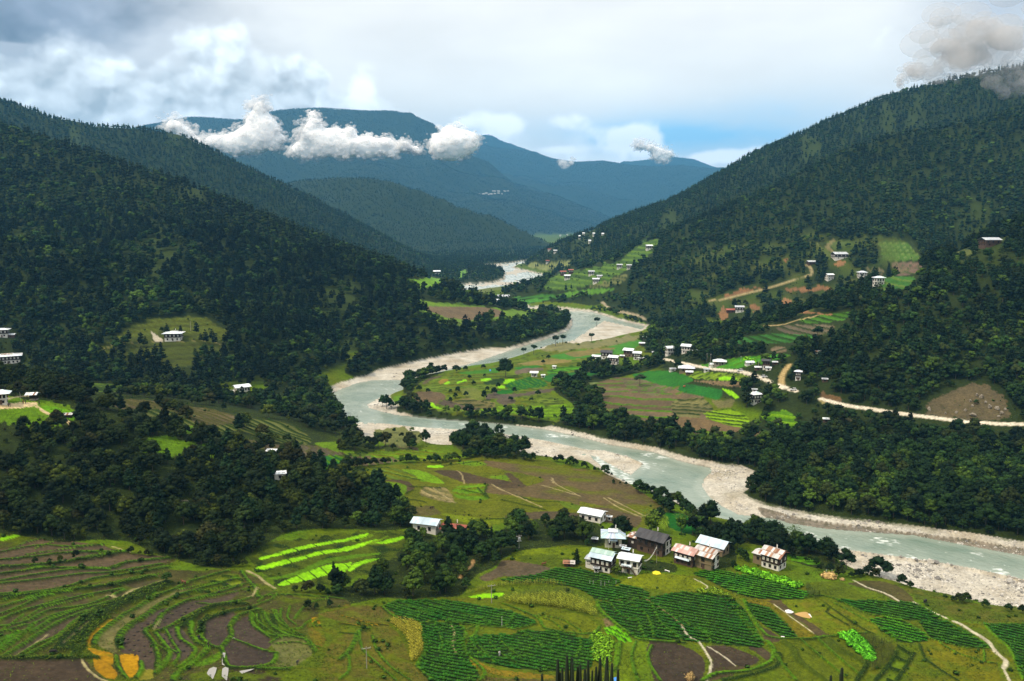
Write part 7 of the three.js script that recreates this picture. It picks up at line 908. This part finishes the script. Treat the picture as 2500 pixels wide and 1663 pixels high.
// ---------------------------------------------------------------- the woods: one tree after the other over the ground in sight
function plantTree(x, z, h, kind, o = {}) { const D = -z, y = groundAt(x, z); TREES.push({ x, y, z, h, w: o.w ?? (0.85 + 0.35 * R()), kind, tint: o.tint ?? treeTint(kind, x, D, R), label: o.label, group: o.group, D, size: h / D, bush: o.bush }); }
for (const t of LONE_TREES) plantLone(...t);
for (const [w, list, gap, size, pine = 0] of TREE_LINES) {
  const line = onGround(w, list, false); let left = 0;
  for (let k = 0; k + 1 < line.length; k++) { const a = line[k], b = line[k + 1], L = Math.hypot(a.x - b.x, a.z - b.z); if (L > 40) continue; left += L; while (left > gap) { left -= gap * (0.6 + 0.8 * R()); const t = R(), x = lerp(a.x, b.x, t) + (R() - 0.5) * gap * 0.7, z = lerp(a.z, b.z, t) + (R() - 0.5) * gap * 0.7; if (isFree(x, z) && groundAt(x, z) > 0.3) plantTree(x, z, size * (0.5 + 0.9 * R()), R() < pine ? 'pine' : 'broad', { bush: size < 4 }); } }
}
for (let j = 0; j + 1 < NJ; j++) {
  const d = ROWS[j], dd = ROWS[j + 1] - d, gap = d < 480 ? 4.3 : d < 700 ? 5.0 : d < 1100 ? 5.8 : d < 1700 ? 7.0 : d < 2700 ? 8.5 : d < 5200 ? 14 : 20;
  for (let i = 0; i + 1 < NI; i++) {
    const o = j * NI + i, t = TREE[o]; if (t <= 0 || !SEEN[o] || (COVER[o] === PATH)) continue;
    let n = (COLS[i + 1] - COLS[i]) * d * dd * t / (gap * gap); n = Math.floor(n) + (R() < n % 1 ? 1 : 0);
    for (let k = 0; k < n; k++) {
      const x = (COLS[i] + (COLS[i + 1] - COLS[i]) * R()) * d, z = -(d + dd * R()); let clearHere = isFree(x, z); if (!clearHere && (R() < 0.3 || !isOpen(x, z) || FIELD[o] >= 0)) continue;
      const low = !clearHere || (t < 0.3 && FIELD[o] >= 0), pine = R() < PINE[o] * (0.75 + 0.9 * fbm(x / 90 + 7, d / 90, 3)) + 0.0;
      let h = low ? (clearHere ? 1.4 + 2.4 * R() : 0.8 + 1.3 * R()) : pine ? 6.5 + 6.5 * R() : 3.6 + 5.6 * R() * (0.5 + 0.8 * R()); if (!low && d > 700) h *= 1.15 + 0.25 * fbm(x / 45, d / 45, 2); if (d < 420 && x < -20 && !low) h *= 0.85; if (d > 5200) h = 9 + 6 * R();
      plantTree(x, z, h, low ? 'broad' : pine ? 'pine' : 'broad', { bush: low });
    }
  }
}
{
  // the 290 that show largest are trees of their own; the rest are the wood
  const inFrame = (t) => { const [a, b] = pixelOf(t.x, t.y + t.h * 0.6, t.z); return a > 0 && a < 2500 && b < 1655; };
  const order = TREES.filter((t) => !t.label && inFrame(t) && !t.bush).sort((a, b) => b.size - a.size).slice(0, 300 - LONE_TREES.length);
  for (const t of order) { const [px, py] = pixelOf(t.x, t.y, t.z), where = px < 700 ? 'in the near left wood' : px < 1060 && py < 1310 ? 'at the right end of the near left wood' : px < 1320 && py > 1280 ? 'in the gully wood left of the near houses' : px > 1560 && py > 1230 && py < 1420 && px < 2110 ? 'in the belt between near houses and river' : px > 1300 && py < 1345 && px > 1640 ? 'in the riverside forest on the right bank' : 'in the loose grove around the near houses'; const g = t.tint[1], tone = g > 0.065 ? 'yellow green ' : g > 0.035 ? 'mid green ' : g > 0.019 ? 'dark green ' : 'very dark '; t.label = tone + (t.kind === 'pine' ? 'pine ' : 'broadleaf tree ') + where; t.group = t.label; }
  for (const t of TREES) {
    if (!t.label) continue;
    const near = t.D < 520 ? 0 : t.D < 900 ? 0 : 1, list = SPECIAL[t.kind] ?? CROWNS[t.kind][near], name = t.kind === 'pine' ? 'pine_tree' : t.kind === 'bamboo' ? 'bamboo_clump' : t.kind === 'cypress' ? 'conifer_tree' : 'broadleaf_tree';
    const o = thing(name, t.label, t.kind === 'bamboo' ? 'bamboo' : 'tree', [t.x, t.y, t.z], R() * 6.28, t.group);
    const key = t.tint.map((q) => Math.round(q * 900)).join(); leafMaterials[key] ??= Object.assign(crownMaterial.clone(), { color: new THREE.Color().setRGB(...t.tint) });
    const c = part('crown', list[(R() * list.length) | 0], leafMaterials[key], o), b = part('trunk', TRUNKS[t.kind], barkMaterial, o);
    c.scale.set(t.h * t.w, t.h, t.h * t.w); b.scale.set(t.h, t.h, t.h);
  }
  const bins = new Map();
  for (const t of TREES) { if (t.label) continue; const level = t.D < 430 ? 0 : t.D < 1000 ? 1 : 2, n = CROWNS[t.kind][level].length, key = [t.kind, level, (R() * n) | 0].join(' '); if (!bins.has(key)) bins.set(key, []); bins.get(key).push(t); }
  const wood = new THREE.Group(); wood.name = 'forest'; scene.add(wood); wood.userData.kind = 'stuff'; wood.userData.label = 'dense wood covering the hills and river banks';
  const m = new THREE.Matrix4(), q = new THREE.Quaternion(), Y = new THREE.Vector3(0, 1, 0), s = new THREE.Vector3(), p = new THREE.Vector3(), col = new THREE.Color();
  const fillIn = (name, g, mat, list, tinted) => { const im = new THREE.InstancedMesh(g, mat, list.length); im.name = name; im.castShadow = im.receiveShadow = true; list.forEach((t, k) => { q.setFromAxisAngle(Y, t.a ??= R() * 6.28); im.setMatrixAt(k, m.compose(p.set(t.x, t.y, t.z), q, tinted ? s.set(t.h * t.w, t.h, t.h * t.w) : s.set(t.h, t.h, t.h))); if (tinted) im.setColorAt(k, col.setRGB(...t.tint)); }); wood.add(im); };
  for (const [key, list] of bins) { const [kind, level, v] = key.split(' '); fillIn('tree_crowns', CROWNS[kind][level][v], crownMaterial, list, true); const near = list.filter((t) => t.D < 620 && !t.bush); if (near.length) fillIn('tree_trunks', TRUNKS[kind], barkMaterial, near, false); }
  console.log('trees', TREES.length);
}
// ---------------------------------------------------------------- crops, grass, stones: what nobody could count
const leafGroup = (name, label) => { const g = new THREE.Group(); g.name = name; g.userData.kind = 'stuff'; g.userData.label = label; scene.add(g); return g; };
function scatter(parent, name, g, mat, list) {   // list of { x, z, s, c, y? }
  if (!list.length) return; const im = new THREE.InstancedMesh(g, mat, list.length), m = new THREE.Matrix4(), q = new THREE.Quaternion(), Y = new THREE.Vector3(0, 1, 0), p = new THREE.Vector3(), s = new THREE.Vector3(), col = new THREE.Color();
  im.name = name; im.castShadow = im.receiveShadow = true;
  list.forEach((t, k) => { q.setFromAxisAngle(Y, R() * 6.28); const v = t.h ?? 1; im.setMatrixAt(k, m.compose(p.set(t.x, (t.y ?? groundAt(t.x, t.z)) - 0.03, t.z), q, s.set(t.s, t.s * v, t.s))); im.setColorAt(k, col.setRGB(...t.c)); }); parent.add(im);
}
function tuft(seed, n, spread, up, w) { const f = new Foliage(seed), r = rng(seed); for (let k = 0; k < n; k++) { const a = k * 2.4 + r(), l = 0.6 + 0.5 * r(); f.blade(Math.cos(a) * 0.06, 0, Math.sin(a) * 0.06, Math.cos(a) * spread * l, up * l, Math.sin(a) * spread * l, w, 0.7 + 0.6 * r()); } return f.build(); }
const TUFT = tuft(3, 7, 0.42, 0.5, 0.07), CROPLEAF = tuft(5, 9, 0.5, 0.34, 0.15), STALK = (() => { const f = new Foliage(9), r = rng(9); for (let k = 0; k < 10; k++) { const a = k * 2.6, h = 0.15 + 0.75 * k / 10; f.blade(0, h, 0, Math.cos(a) * 0.34, 0.12 - 0.06 * r(), Math.sin(a) * 0.34, 0.05, 0.7 + 0.6 * r()); } f.blade(0, 0, 0, 0.02, 1.05, 0.02, 0.025, 0.8); f.blade(0, 0.9, 0, 0.06, 0.2, 0.03, 0.02, 1.3); return f.build(); })();
const BUSHLET = new Foliage(21).clump(0, 0.32, 0, 0.45, 0.34, 0.45, 26, 0.22, 0).build();
const vary = (c, r, a = 0.35) => { const v = 1 - a + 2 * a * r(); return c.map((q) => q * v); };
const inOutline = (outline) => { const p = outline.map((h) => [h.x, h.D]); return (x, d) => insideOf(p, x, d); };
const bounds = (o) => [Math.min(...o.map((h) => h.x)), Math.max(...o.map((h) => h.x)), Math.min(...o.map((h) => h.D)), Math.max(...o.map((h) => h.D))];
{
  const list = [], r = rng(404);
  for (const c of CROPS) {
    const [x0, x1, d0, d1] = bounds(c.outline), inside = inOutline(c.outline), ca = Math.cos(c.turn), sa = Math.sin(c.turn), gap = c.gap ?? 1.85, cx = (x0 + x1) / 2, cd = (d0 + d1) / 2, reach = Math.hypot(x1 - x0, d1 - d0) / 2 + 2;
    for (let a = -reach; a < reach; a += gap) for (let b = -reach; b < reach; b += 0.42) {
      const bend = 1.2 * noise(b / 22, a / 30), x = cx + (a + bend) * ca - b * sa + 0.16 * (r() - 0.5), d = cd + (a + bend) * sa + b * ca + 0.16 * (r() - 0.5);
      if (d < 160 || Math.abs(x / d) > 0.75 || !inside(x, d) || r() < 0.08) continue;
      const o = Math.round(rowOf(d)) * NI + Math.round(colOf(x / d)); if (FIELD[o] !== c.id || COVER[o] !== LAND) continue;
      const m = 1 + 0.7 * fbm(x / 9, d / 9, 3), thin = fbm(x / 5 + 30, d / 5, 3); if (thin < -0.42 && r() < 0.75) continue; const col = vary([0.034 * (c.light ?? 1) * m, 0.125 * (c.light ?? 1) * (0.8 + 0.2 * m), 0.008], r, 0.4); list.push({ x, z: -d, s: (0.8 + 0.5 * r()) * (1 + 0.35 * thin), h: 0.9 + 0.5 * r(), c: col });
    }
  }
  scatter(leafGroup('crop_plants', 'rows of low deep green crop plants'), 'crop_rows', CROPLEAF, crownMaterial, list);
}
{
  const r = rng(77), list = [], bushes = [], fieldFill = (w, l, gap, each) => { const o = onGround(w, l, true); if (o.length < 3) return; const [x0, x1, d0, d1] = bounds(o), inside = inOutline(o); for (let d = d0; d < d1; d += gap) for (let x = x0; x < x1; x += gap) { const a = x + gap * 0.7 * (r() - 0.5), b = d + gap * 0.7 * (r() - 0.5); if (inside(a, b)) each(a, -b); } };
  const maize = (w, l, c, s = 2.0, gap = 0.8) => fieldFill(w, l, gap, (x, z) => list.push({ x, z, s: s * (0.75 + 0.5 * r()), c: vary(c, r, 0.4) }));
  maize('C2', [1130, 1015, 1240, 1000, 1500, 990, 1640, 1020, 1740, 1090, 1750, 1130, 1560, 1085, 1400, 1060, 1240, 1050], [0.19, 0.22, 0.018]);
  maize('C2', [1140, 990, 1400, 955, 1560, 955, 1600, 985, 1500, 990, 1240, 1000], [0.055, 0.075, 0.012], 1.6, 0.9);
  maize('C2', [850, 975, 1000, 920, 1240, 895, 1440, 890, 1560, 920, 1400, 912, 1200, 917, 1000, 945], [0.16, 0.18, 0.018], 1.3, 0.8);
  maize('C2', [350, 1175, 420, 1165, 500, 1190, 550, 1230, 560, 1370, 520, 1440, 480, 1430, 480, 1330, 440, 1260], [0.24, 0.22, 0.02], 1.9, 0.75);
  maize('C3', [1240, 1260, 1420, 1310, 1470, 1380, 1400, 1470, 1300, 1500, 1340, 1400], [0.05, 0.062, 0.012], 1.6, 0.85);
  maize('C3', [860, 920, 900, 935, 960, 990, 940, 1005, 880, 1000], [0.05, 0.075, 0.012], 1.6, 0.8);
  maize('C2', [2130, 420, 2220, 440, 2250, 500, 2220, 550, 2180, 520], [0.17, 0.27, 0.014], 1.5, 0.8);
  const lush = (w, l, c, s = 1.5, gap = 1.0) => fieldFill(w, l, gap, (x, z) => bushes.push({ x, z, s: s * (0.6 + 0.7 * r()), c: vary(c, r, 0.35) }));
  lush('C2', [1720, 1250, 1800, 1250, 1870, 1290, 1850, 1400, 1830, 1480, 1740, 1430, 1720, 1330], [0.13, 0.27, 0.012], 1.1, 0.85);
  lush('C3', [1090, 1260, 1200, 1250, 1300, 1330, 1350, 1390, 1320, 1440, 1280, 1430, 1140, 1310], [0.075, 0.29, 0.012], 1.7);
  lush('C3', [370, 800, 450, 795, 560, 825, 700, 868, 830, 920, 780, 930, 640, 892, 480, 845], [0.10, 0.29, 0.010], 1.9, 1.1);
  lush('C3', [100, 955, 250, 945, 330, 980, 400, 1040, 380, 1035, 300, 990, 150, 972], [0.13, 0.21, 0.012], 1.3, 0.9);
  lush('A3', [420, 906, 530, 928, 490, 936], [0.14, 0.32, 0.015], 2, 2.2);
  scatter(leafGroup('maize_plants', 'tall ripening maize plants'), 'maize', STALK, crownMaterial, list);
  scatter(leafGroup('leafy_plants', 'bright lime leafy vegetable plants'), 'leafy_clumps', BUSHLET, crownMaterial, bushes);
}
{
  const r = rng(909), list = [], dots = [], shrubs = [];
  for (const L of LINES) {
    if (L.kind !== 'bund') continue; let left = 0;
    for (let k = 0; k + 1 < L.line.length; k++) { const a = L.line[k], b = L.line[k + 1], len = Math.hypot(a.x - b.x, a.z - b.z); if (len > 30 || a.D > 520) continue; left += len * Math.max(1, L.w / 1.3); while (left > 0.42) { left -= 0.42; const t = r(), x = lerp(a.x, b.x, t) + (r() - 0.5) * L.w * 0.9, z = lerp(a.z, b.z, t) + (r() - 0.5) * L.w * 0.9; list.push({ x, z, s: (L.w > 2 ? 0.8 : 0.36) * (0.5 + 0.8 * r()), c: vary(r() < 0.6 ? [0.036, 0.078, 0.005] : [0.085, 0.14, 0.009], r, 0.4) }); if (L.w > 1.9 && r() < 0.02) shrubs.push({ x, z, s: 0.9 + 0.9 * r(), c: vary([0.022, 0.05, 0.007], r) }); } }
  }
  for (let k = 0; k < 420000 && list.length < 170000; k++) {
    const d = 165 + 300 * Math.pow(r(), 1.3), u = (r() - 0.5) * 1.4, o = Math.round(rowOf(d)) * NI + Math.round(colOf(u)); if (COVER[o] !== LAND || HEIGHT[o] < 1) continue;
    const f = FIELD[o] >= 0 ? FIELDS[FIELD[o]].name : ''; if (/vegetable|seedbed|yard|ripe/.test(f) || (/plough/.test(f) && r() < 0.86)) continue;
    const x = u * d, m = fbm(x / 9, d / 9, 3); if (r() > 0.45 + m) continue; const dark = r() < 0.3 + 0.5 * m; list.push({ x, z: -d, s: 0.35 + 0.5 * r() * r(), c: vary(dark ? [0.038, 0.075, 0.007] : [0.095, 0.13, 0.011], r, 0.4) });
    if (r() < 0.004) shrubs.push({ x, z: -d, s: 0.7 + r(), c: vary([0.026, 0.06, 0.007], r) });
  }
  const dotField = (w, l, gap) => { const o = onGround(w, l, true); if (o.length < 3) return; const [x0, x1, d0, d1] = bounds(o), inside = inOutline(o); for (let d = d0; d < d1; d += gap) for (let x = x0; x < x1; x += gap) { const a = x + 0.6 * (r() - 0.5), b = d + 0.6 * (r() - 0.5); if (inside(a, b)) dots.push({ x: a, z: -b, s: 0.55 + 0.3 * r(), c: vary([0.022, 0.017, 0.012], r) }); } };
  dotField('C2', [730, 405, 960, 425, 1120, 460, 1000, 480, 860, 465], 3.6); dotField('C2', [800, 75, 900, 60, 1010, 85, 930, 100, 830, 90], 3.4); dotField('C2', [1020, 170, 1130, 160, 1150, 195, 1060, 185], 3.2); dotField('C1', [830, 1300, 900, 1200, 1040, 1160, 1000, 1230, 1060, 1400, 960, 1470], 2.6); dotField('C1', [1090, 1240, 1200, 1215, 1320, 1360, 1230, 1420], 2.4); dotField('C1', [1020, 1120, 1280, 1040, 1500, 1000, 1340, 1080, 1100, 1190], 2.6); dotField('C1', [1240, 960, 1420, 920, 1640, 880, 1850, 960, 1640, 960, 1400, 980], 3.4);
  const grass = leafGroup('grass', 'grass tufts on the bunds and meadows'); scatter(grass, 'grass_tufts', TUFT, crownMaterial, list); scatter(grass, 'low_shrubs', BUSHLET, crownMaterial, shrubs);
  scatter(leafGroup('manure_heaps', 'small dark manure heaps dotted over the fields'), 'heaps', new THREE.IcosahedronGeometry(0.5, 1).scale(1, 0.55, 1).translate(0, 0.12, 0), new THREE.MeshStandardMaterial({ roughness: 1 }), dots);
}
// boulders and cobbles on the gravel banks
{
  const g = new THREE.IcosahedronGeometry(1, 1), p = g.attributes.position; for (let k = 0; k < p.count; k++) { const a = p.getX(k), b = p.getY(k), c = p.getZ(k), w = 0.75 + 0.5 * fbm(a * 1.1 + 3, b * 1.3 + c * 0.9, 2); p.setXYZ(k, a * w, b * w * 0.62, c * w * 0.85); } g.computeVertexNormals();
  const r = rng(515), list = [];
  for (let k = 0; k < 260000 && list.length < 16000; k++) {
    const d = 260 + 700 * r() * r(), u = (r() - 0.5) * 1.4, o = Math.round(rowOf(d)) * NI + Math.round(colOf(u)), b = BASE[o]; if (COVER[o] !== STONES || b < -0.6) continue;
    const x = u * d, rocky = smooth(0, 0.4, fbm(x / 25 + 5, d / 25, 3)) + (u > 0.33 && d < 420 ? 0.25 : 0); if (r() > 0.25 + 0.8 * rocky) continue;
    const darkBank = u > 0.28 && d < 430 && d > 330 - 0 && COLOR[o * 3] < 0.2; const s = (0.16 + 0.4 * r() * r() + (r() < 0.06 ? 0.9 * r() : 0)) * (0.7 + 0.8 * rocky), t = r(); list.push({ x, z: -d, s, y: HEIGHT[o], c: vary(darkBank ? (t < 0.7 ? [0.13, 0.12, 0.10] : [0.34, 0.32, 0.28]) : t < 0.3 ? [0.18, 0.17, 0.155] : t < 0.75 ? [0.40, 0.38, 0.34] : [0.52, 0.49, 0.43], r, 0.25) });
  }
  scatter(leafGroup('boulders', 'boulders and cobbles strewn over the gravel banks'), 'boulder_field', g, new THREE.MeshStandardMaterial({ roughness: 0.9, flatShading: true }), list);
  // the pale rocks that stand out of the bare slope above the road
  const mat = new THREE.MeshStandardMaterial({ color: new THREE.Color().setRGB(0.27, 0.235, 0.18), roughness: 0.95, flatShading: true, map: grain });
  for (const [X, Y, w, h, where] of [[2060, 1180, 34, 60, 'topmost, near the middle'], [2030, 1165, 26, 44, 'small one left of the topmost'], [2090, 1215, 26, 36, 'short one under the topmost'], [2118, 1250, 40, 62, 'the largest pale one'], [2170, 1260, 44, 56, 'broad one right of the largest'], [2200, 1290, 34, 50, 'lowest on the right'], [2225, 1265, 26, 40, 'outermost on the right'], [2000, 1240, 24, 36, 'middle left'], [1985, 1205, 24, 40, 'upper left'], [1950, 1270, 22, 40, 'left of centre'], [1890, 1285, 26, 40, 'low on the left'], [1815, 1290, 20, 34, 'small low one farther left'], [1705, 1265, 30, 60, 'standing alone at the far left'], [2005, 1300, 70, 36, 'long low slab by the road'], [2180, 1310, 30, 24, 'little one by the road']]) {
    const [q] = pts('A3', [X, Y]), a = hit(q[0], q[1]); if (!a) continue; const m = a.D / FOC / 2.8, o = tag(part(numbered('rock_outcrop'), g, mat, scene), 'pale rock on the bare slope above the road, ' + where, 'rock', 'pale rocks on the bare slope above the road'); o.position.set(a.x, a.y + h * m * 0.1, a.z); o.scale.set(w * m * 0.55, h * m * 0.75, w * m * 0.5); o.rotation.set(0.3 * (R() - 0.5), R() * 6, 0.35);
  }
}
// ---------------------------------------------------------------- clouds that lie before the mountains: billows with a torn, thinning fringe of puffs
{
  const puff = new THREE.IcosahedronGeometry(1, 2); puff.deleteAttribute('uv');
  { const q = puff.attributes.normal; for (let i = 0; i < q.count; i++) { const v = new THREE.Vector3(q.getX(i) * 0.6, q.getY(i) * 0.6 + 0.75, q.getZ(i) * 0.6 + 0.35).normalize(); q.setXYZ(i, v.x, v.y, v.z); } }
  const n3 = (x, y, z, n) => 0.6 * (fbm(x + 0.71 * z, y - 0.53 * z, n) + fbm(y * 0.8 + 31 - 0.4 * x, z + 0.3 * x - 17, n));
  const core = new THREE.MeshPhysicalMaterial({ name: 'vapour', color: new THREE.Color().setRGB(0.98, 0.98, 0.98), roughness: 1, specularIntensity: 0 });
  const cloud = (label, D, lobes, o = {}) => {
    if (!o.thin) lobes = lobes.map(([a, b, c]) => [a, b, c * (o.grow ?? 1.42)]);
    const r = rng(label.length * 31), k = D / FOC, p = [], grey = o.grey ?? 1, t = new THREE.Group(); t.name = numbered('cloud'); tag(t, label, 'cloud'); scene.add(t);
    if (!o.thin) {
      // the billows: one surface round all lobes, roughened by noise
      const n = 88, lo = [1e9, 1e9, 1e9], hi = [-1e9, -1e9, -1e9], L = lobes.map(([px, py, rp]) => [...atDepth(px, py, D), rp * k]);
      for (const l of L) for (let e = 0; e < 3; e++) { lo[e] = Math.min(lo[e], l[e] - l[3] * 1.7); hi[e] = Math.max(hi[e], l[e] + l[3] * 1.7); }
      const mc = new MarchingCubes(n, core, false, false, 260000), F = mc.field; mc.isolation = 0;
      for (let z = 0; z < n; z++) for (let y = 0; y < n; y++) for (let x = 0; x < n; x++) {
        const X = lerp(lo[0], hi[0], x / n), Y = lerp(lo[1], hi[1], y / n), Z = lerp(lo[2], hi[2], z / n); let s = 0;
        for (const l of L) { const dx = (X - l[0]) / l[3], dy = (Y - l[1]) / l[3] * (Y < l[1] ? 1.35 : 1), dz = (Z - l[2]) / l[3] * 1.1, q = dx * dx + dy * dy + dz * dz; if (q < 6) s += Math.exp(-1.6 * q); }
        let v = s - 0.75; if (s > 0.02 && s < 1.2) { const f = 30 * k; v += 0.24 * n3(X / f, Y / f, Z / f, 4) + 0.05 * n3(X / (f * 0.3), Y / (f * 0.3), Z / (f * 0.3), 3); }
        F[x + y * n + z * n * n] = s < 0.02 ? -0.3 : v;
      }
      mc.update(); const c = mc.count; for (let i = 0; i < c; i++) for (let e = 0; e < 3; e++) p.push(lerp(lo[e], hi[e], (mc.positionArray[i * 3 + e] + 1) / 2));
      const g = new THREE.BufferGeometry(), nm = mc.normalArray.slice(0, c * 3), ext = lo.map((v, e) => hi[e] - v); for (let i = 0; i < c; i++) { let a = [0, 1, 2].map((e) => nm[i * 3 + e] / ext[e]), q = Math.hypot(...a) || 1; a = a.map((e) => e / q); const S = [0, 0, 0]; for (const l of L) { const dx = (p[i * 3] - l[0]) / l[3], dy = (p[i * 3 + 1] - l[1]) / l[3], dz = (p[i * 3 + 2] - l[2]) / l[3], w = Math.exp(-1.6 * (dx * dx + dy * dy + dz * dz)); S[0] += dx * w; S[1] += dy * w; S[2] += dz * w; } const sl = Math.hypot(...S) || 1; a = a.map((e, c2) => e * 0.4 + 0.7 * S[c2] / sl); q = Math.hypot(...a) || 1; for (let e = 0; e < 3; e++) nm[i * 3 + e] = a[e] / q; }
      g.setAttribute('position', new THREE.Float32BufferAttribute(p, 3)); g.setAttribute('normal', new THREE.BufferAttribute(nm, 3)); part('billows', g, core, t);
    }
    const mats = [], q = new THREE.Quaternion(), m = new THREE.Matrix4();
    for (const [px, py, rp] of lobes) {
      const c = atDepth(px, py, D), n = o.n ?? 170;
      for (let i = 0; i < n; i++) { const a = r() * 6.283, u = r() * 2 - 1, s = Math.sqrt(1 - u * u), d = o.thin ? Math.cbrt(r()) * 1.15 : 0.35 + 0.62 * r() + 0.42 * r() * r() * r(), dir = [Math.cos(a) * s, u * (u < 0 ? 0.6 : 1), Math.sin(a) * s], R0 = rp * k * d * (1 + 0.9 * fbm(px / 22 + dir[0] * 1.6, py / 22 + dir[1] * 1.6 + dir[2], 4)); mats.push([c[0] + dir[0] * R0 * 1.15, c[1] + dir[1] * R0, c[2] + dir[2] * R0 * 0.9, rp * k * (o.thin ? 0.34 + 0.4 * r() : (0.07 + 0.20 * r() * r()) * (1.9 - d))]); }
    }
    const im = new THREE.InstancedMesh(puff, new THREE.MeshPhysicalMaterial({ name: 'thin vapour', color: new THREE.Color().setRGB(0.97 * grey, 0.97 * grey, 0.98 * grey), roughness: 1, specularIntensity: 0, transparent: true, opacity: o.opacity ?? 0.15, depthWrite: false }), mats.length);
    mats.forEach(([x, y, z, s], i) => { im.setMatrixAt(i, m.compose(new THREE.Vector3(x, y, z), q, new THREE.Vector3(s * (0.9 + 0.6 * r()), s * (0.7 + 0.3 * r()), s))); });
    im.name = 'fringe'; im.userData.kind = 'stuff'; t.add(im);
  };
  cloud('large white cloud lying before the highest blue mountain', 4700, [[762, 280, 10], [768, 300, 17], [752, 330, 24], [790, 338, 26], [822, 330, 16], [856, 322, 12], [850, 350, 26], [903, 350, 22], [945, 350, 17], [985, 358, 20], [1018, 368, 13], [722, 372, 16], [780, 372, 22], [840, 376, 18], [900, 376, 17], [960, 378, 14], [745, 382, 14], [738, 362, 18], [810, 362, 24], [875, 366, 20], [930, 368, 18]]);
  cloud('round white cloud right of the large one', 4700, [[1105, 342, 26], [1085, 362, 22], [1130, 350, 24], [1072, 380, 12], [1118, 372, 20], [1146, 362, 12], [1096, 322, 11], [1062, 332, 5], [1100, 378, 16], [1150, 345, 16], [1070, 355, 18]], { grow: 1.6 });
  cloud('grey white cloud bank over the left shoulder of the blue mountain', 4800, [[640, 338, 30], [602, 330, 24], [560, 350, 26], [520, 350, 22], [478, 352, 22], [690, 340, 11], [668, 356, 18], [620, 362, 22], [575, 368, 18], [648, 300, 22], [618, 292, 16], [450, 322, 20], [420, 308, 22], [634, 262, 22], [665, 318, 18], [600, 355, 22]], {});
  cloud('wisp of cloud on the far blue range', 9000, [[1372, 398, 8], [1382, 404, 9], [1395, 398, 6], [1398, 388, 5]], { thin: 1, n: 16, opacity: 0.12 });
  cloud('small cloud hiding the crest of the far blue range', 9200, [[1600, 384, 11], [1620, 390, 12], [1634, 378, 11], [1612, 372, 13], [1590, 362, 13], [1562, 356, 14]]);
  cloud('grey cloud wrapped round the top of the right ridge', 1560, [[2215, 180, 18], [2255, 172, 30], [2300, 150, 40], [2350, 125, 52], [2420, 105, 60], [2480, 190, 36], [2420, 205, 26], [2450, 222, 20], [2520, 90, 70], [2390, 60, 66], [2300, 95, 50], [2570, 190, 55], [2490, 220, 24], [2200, 205, 12], [2310, 195, 16]], { thin: 1, opacity: 0.12, n: 9, grey: 0.66 });  // shade on this cloud is put into its grey puff colour
}
renderer.render(scene, camera);
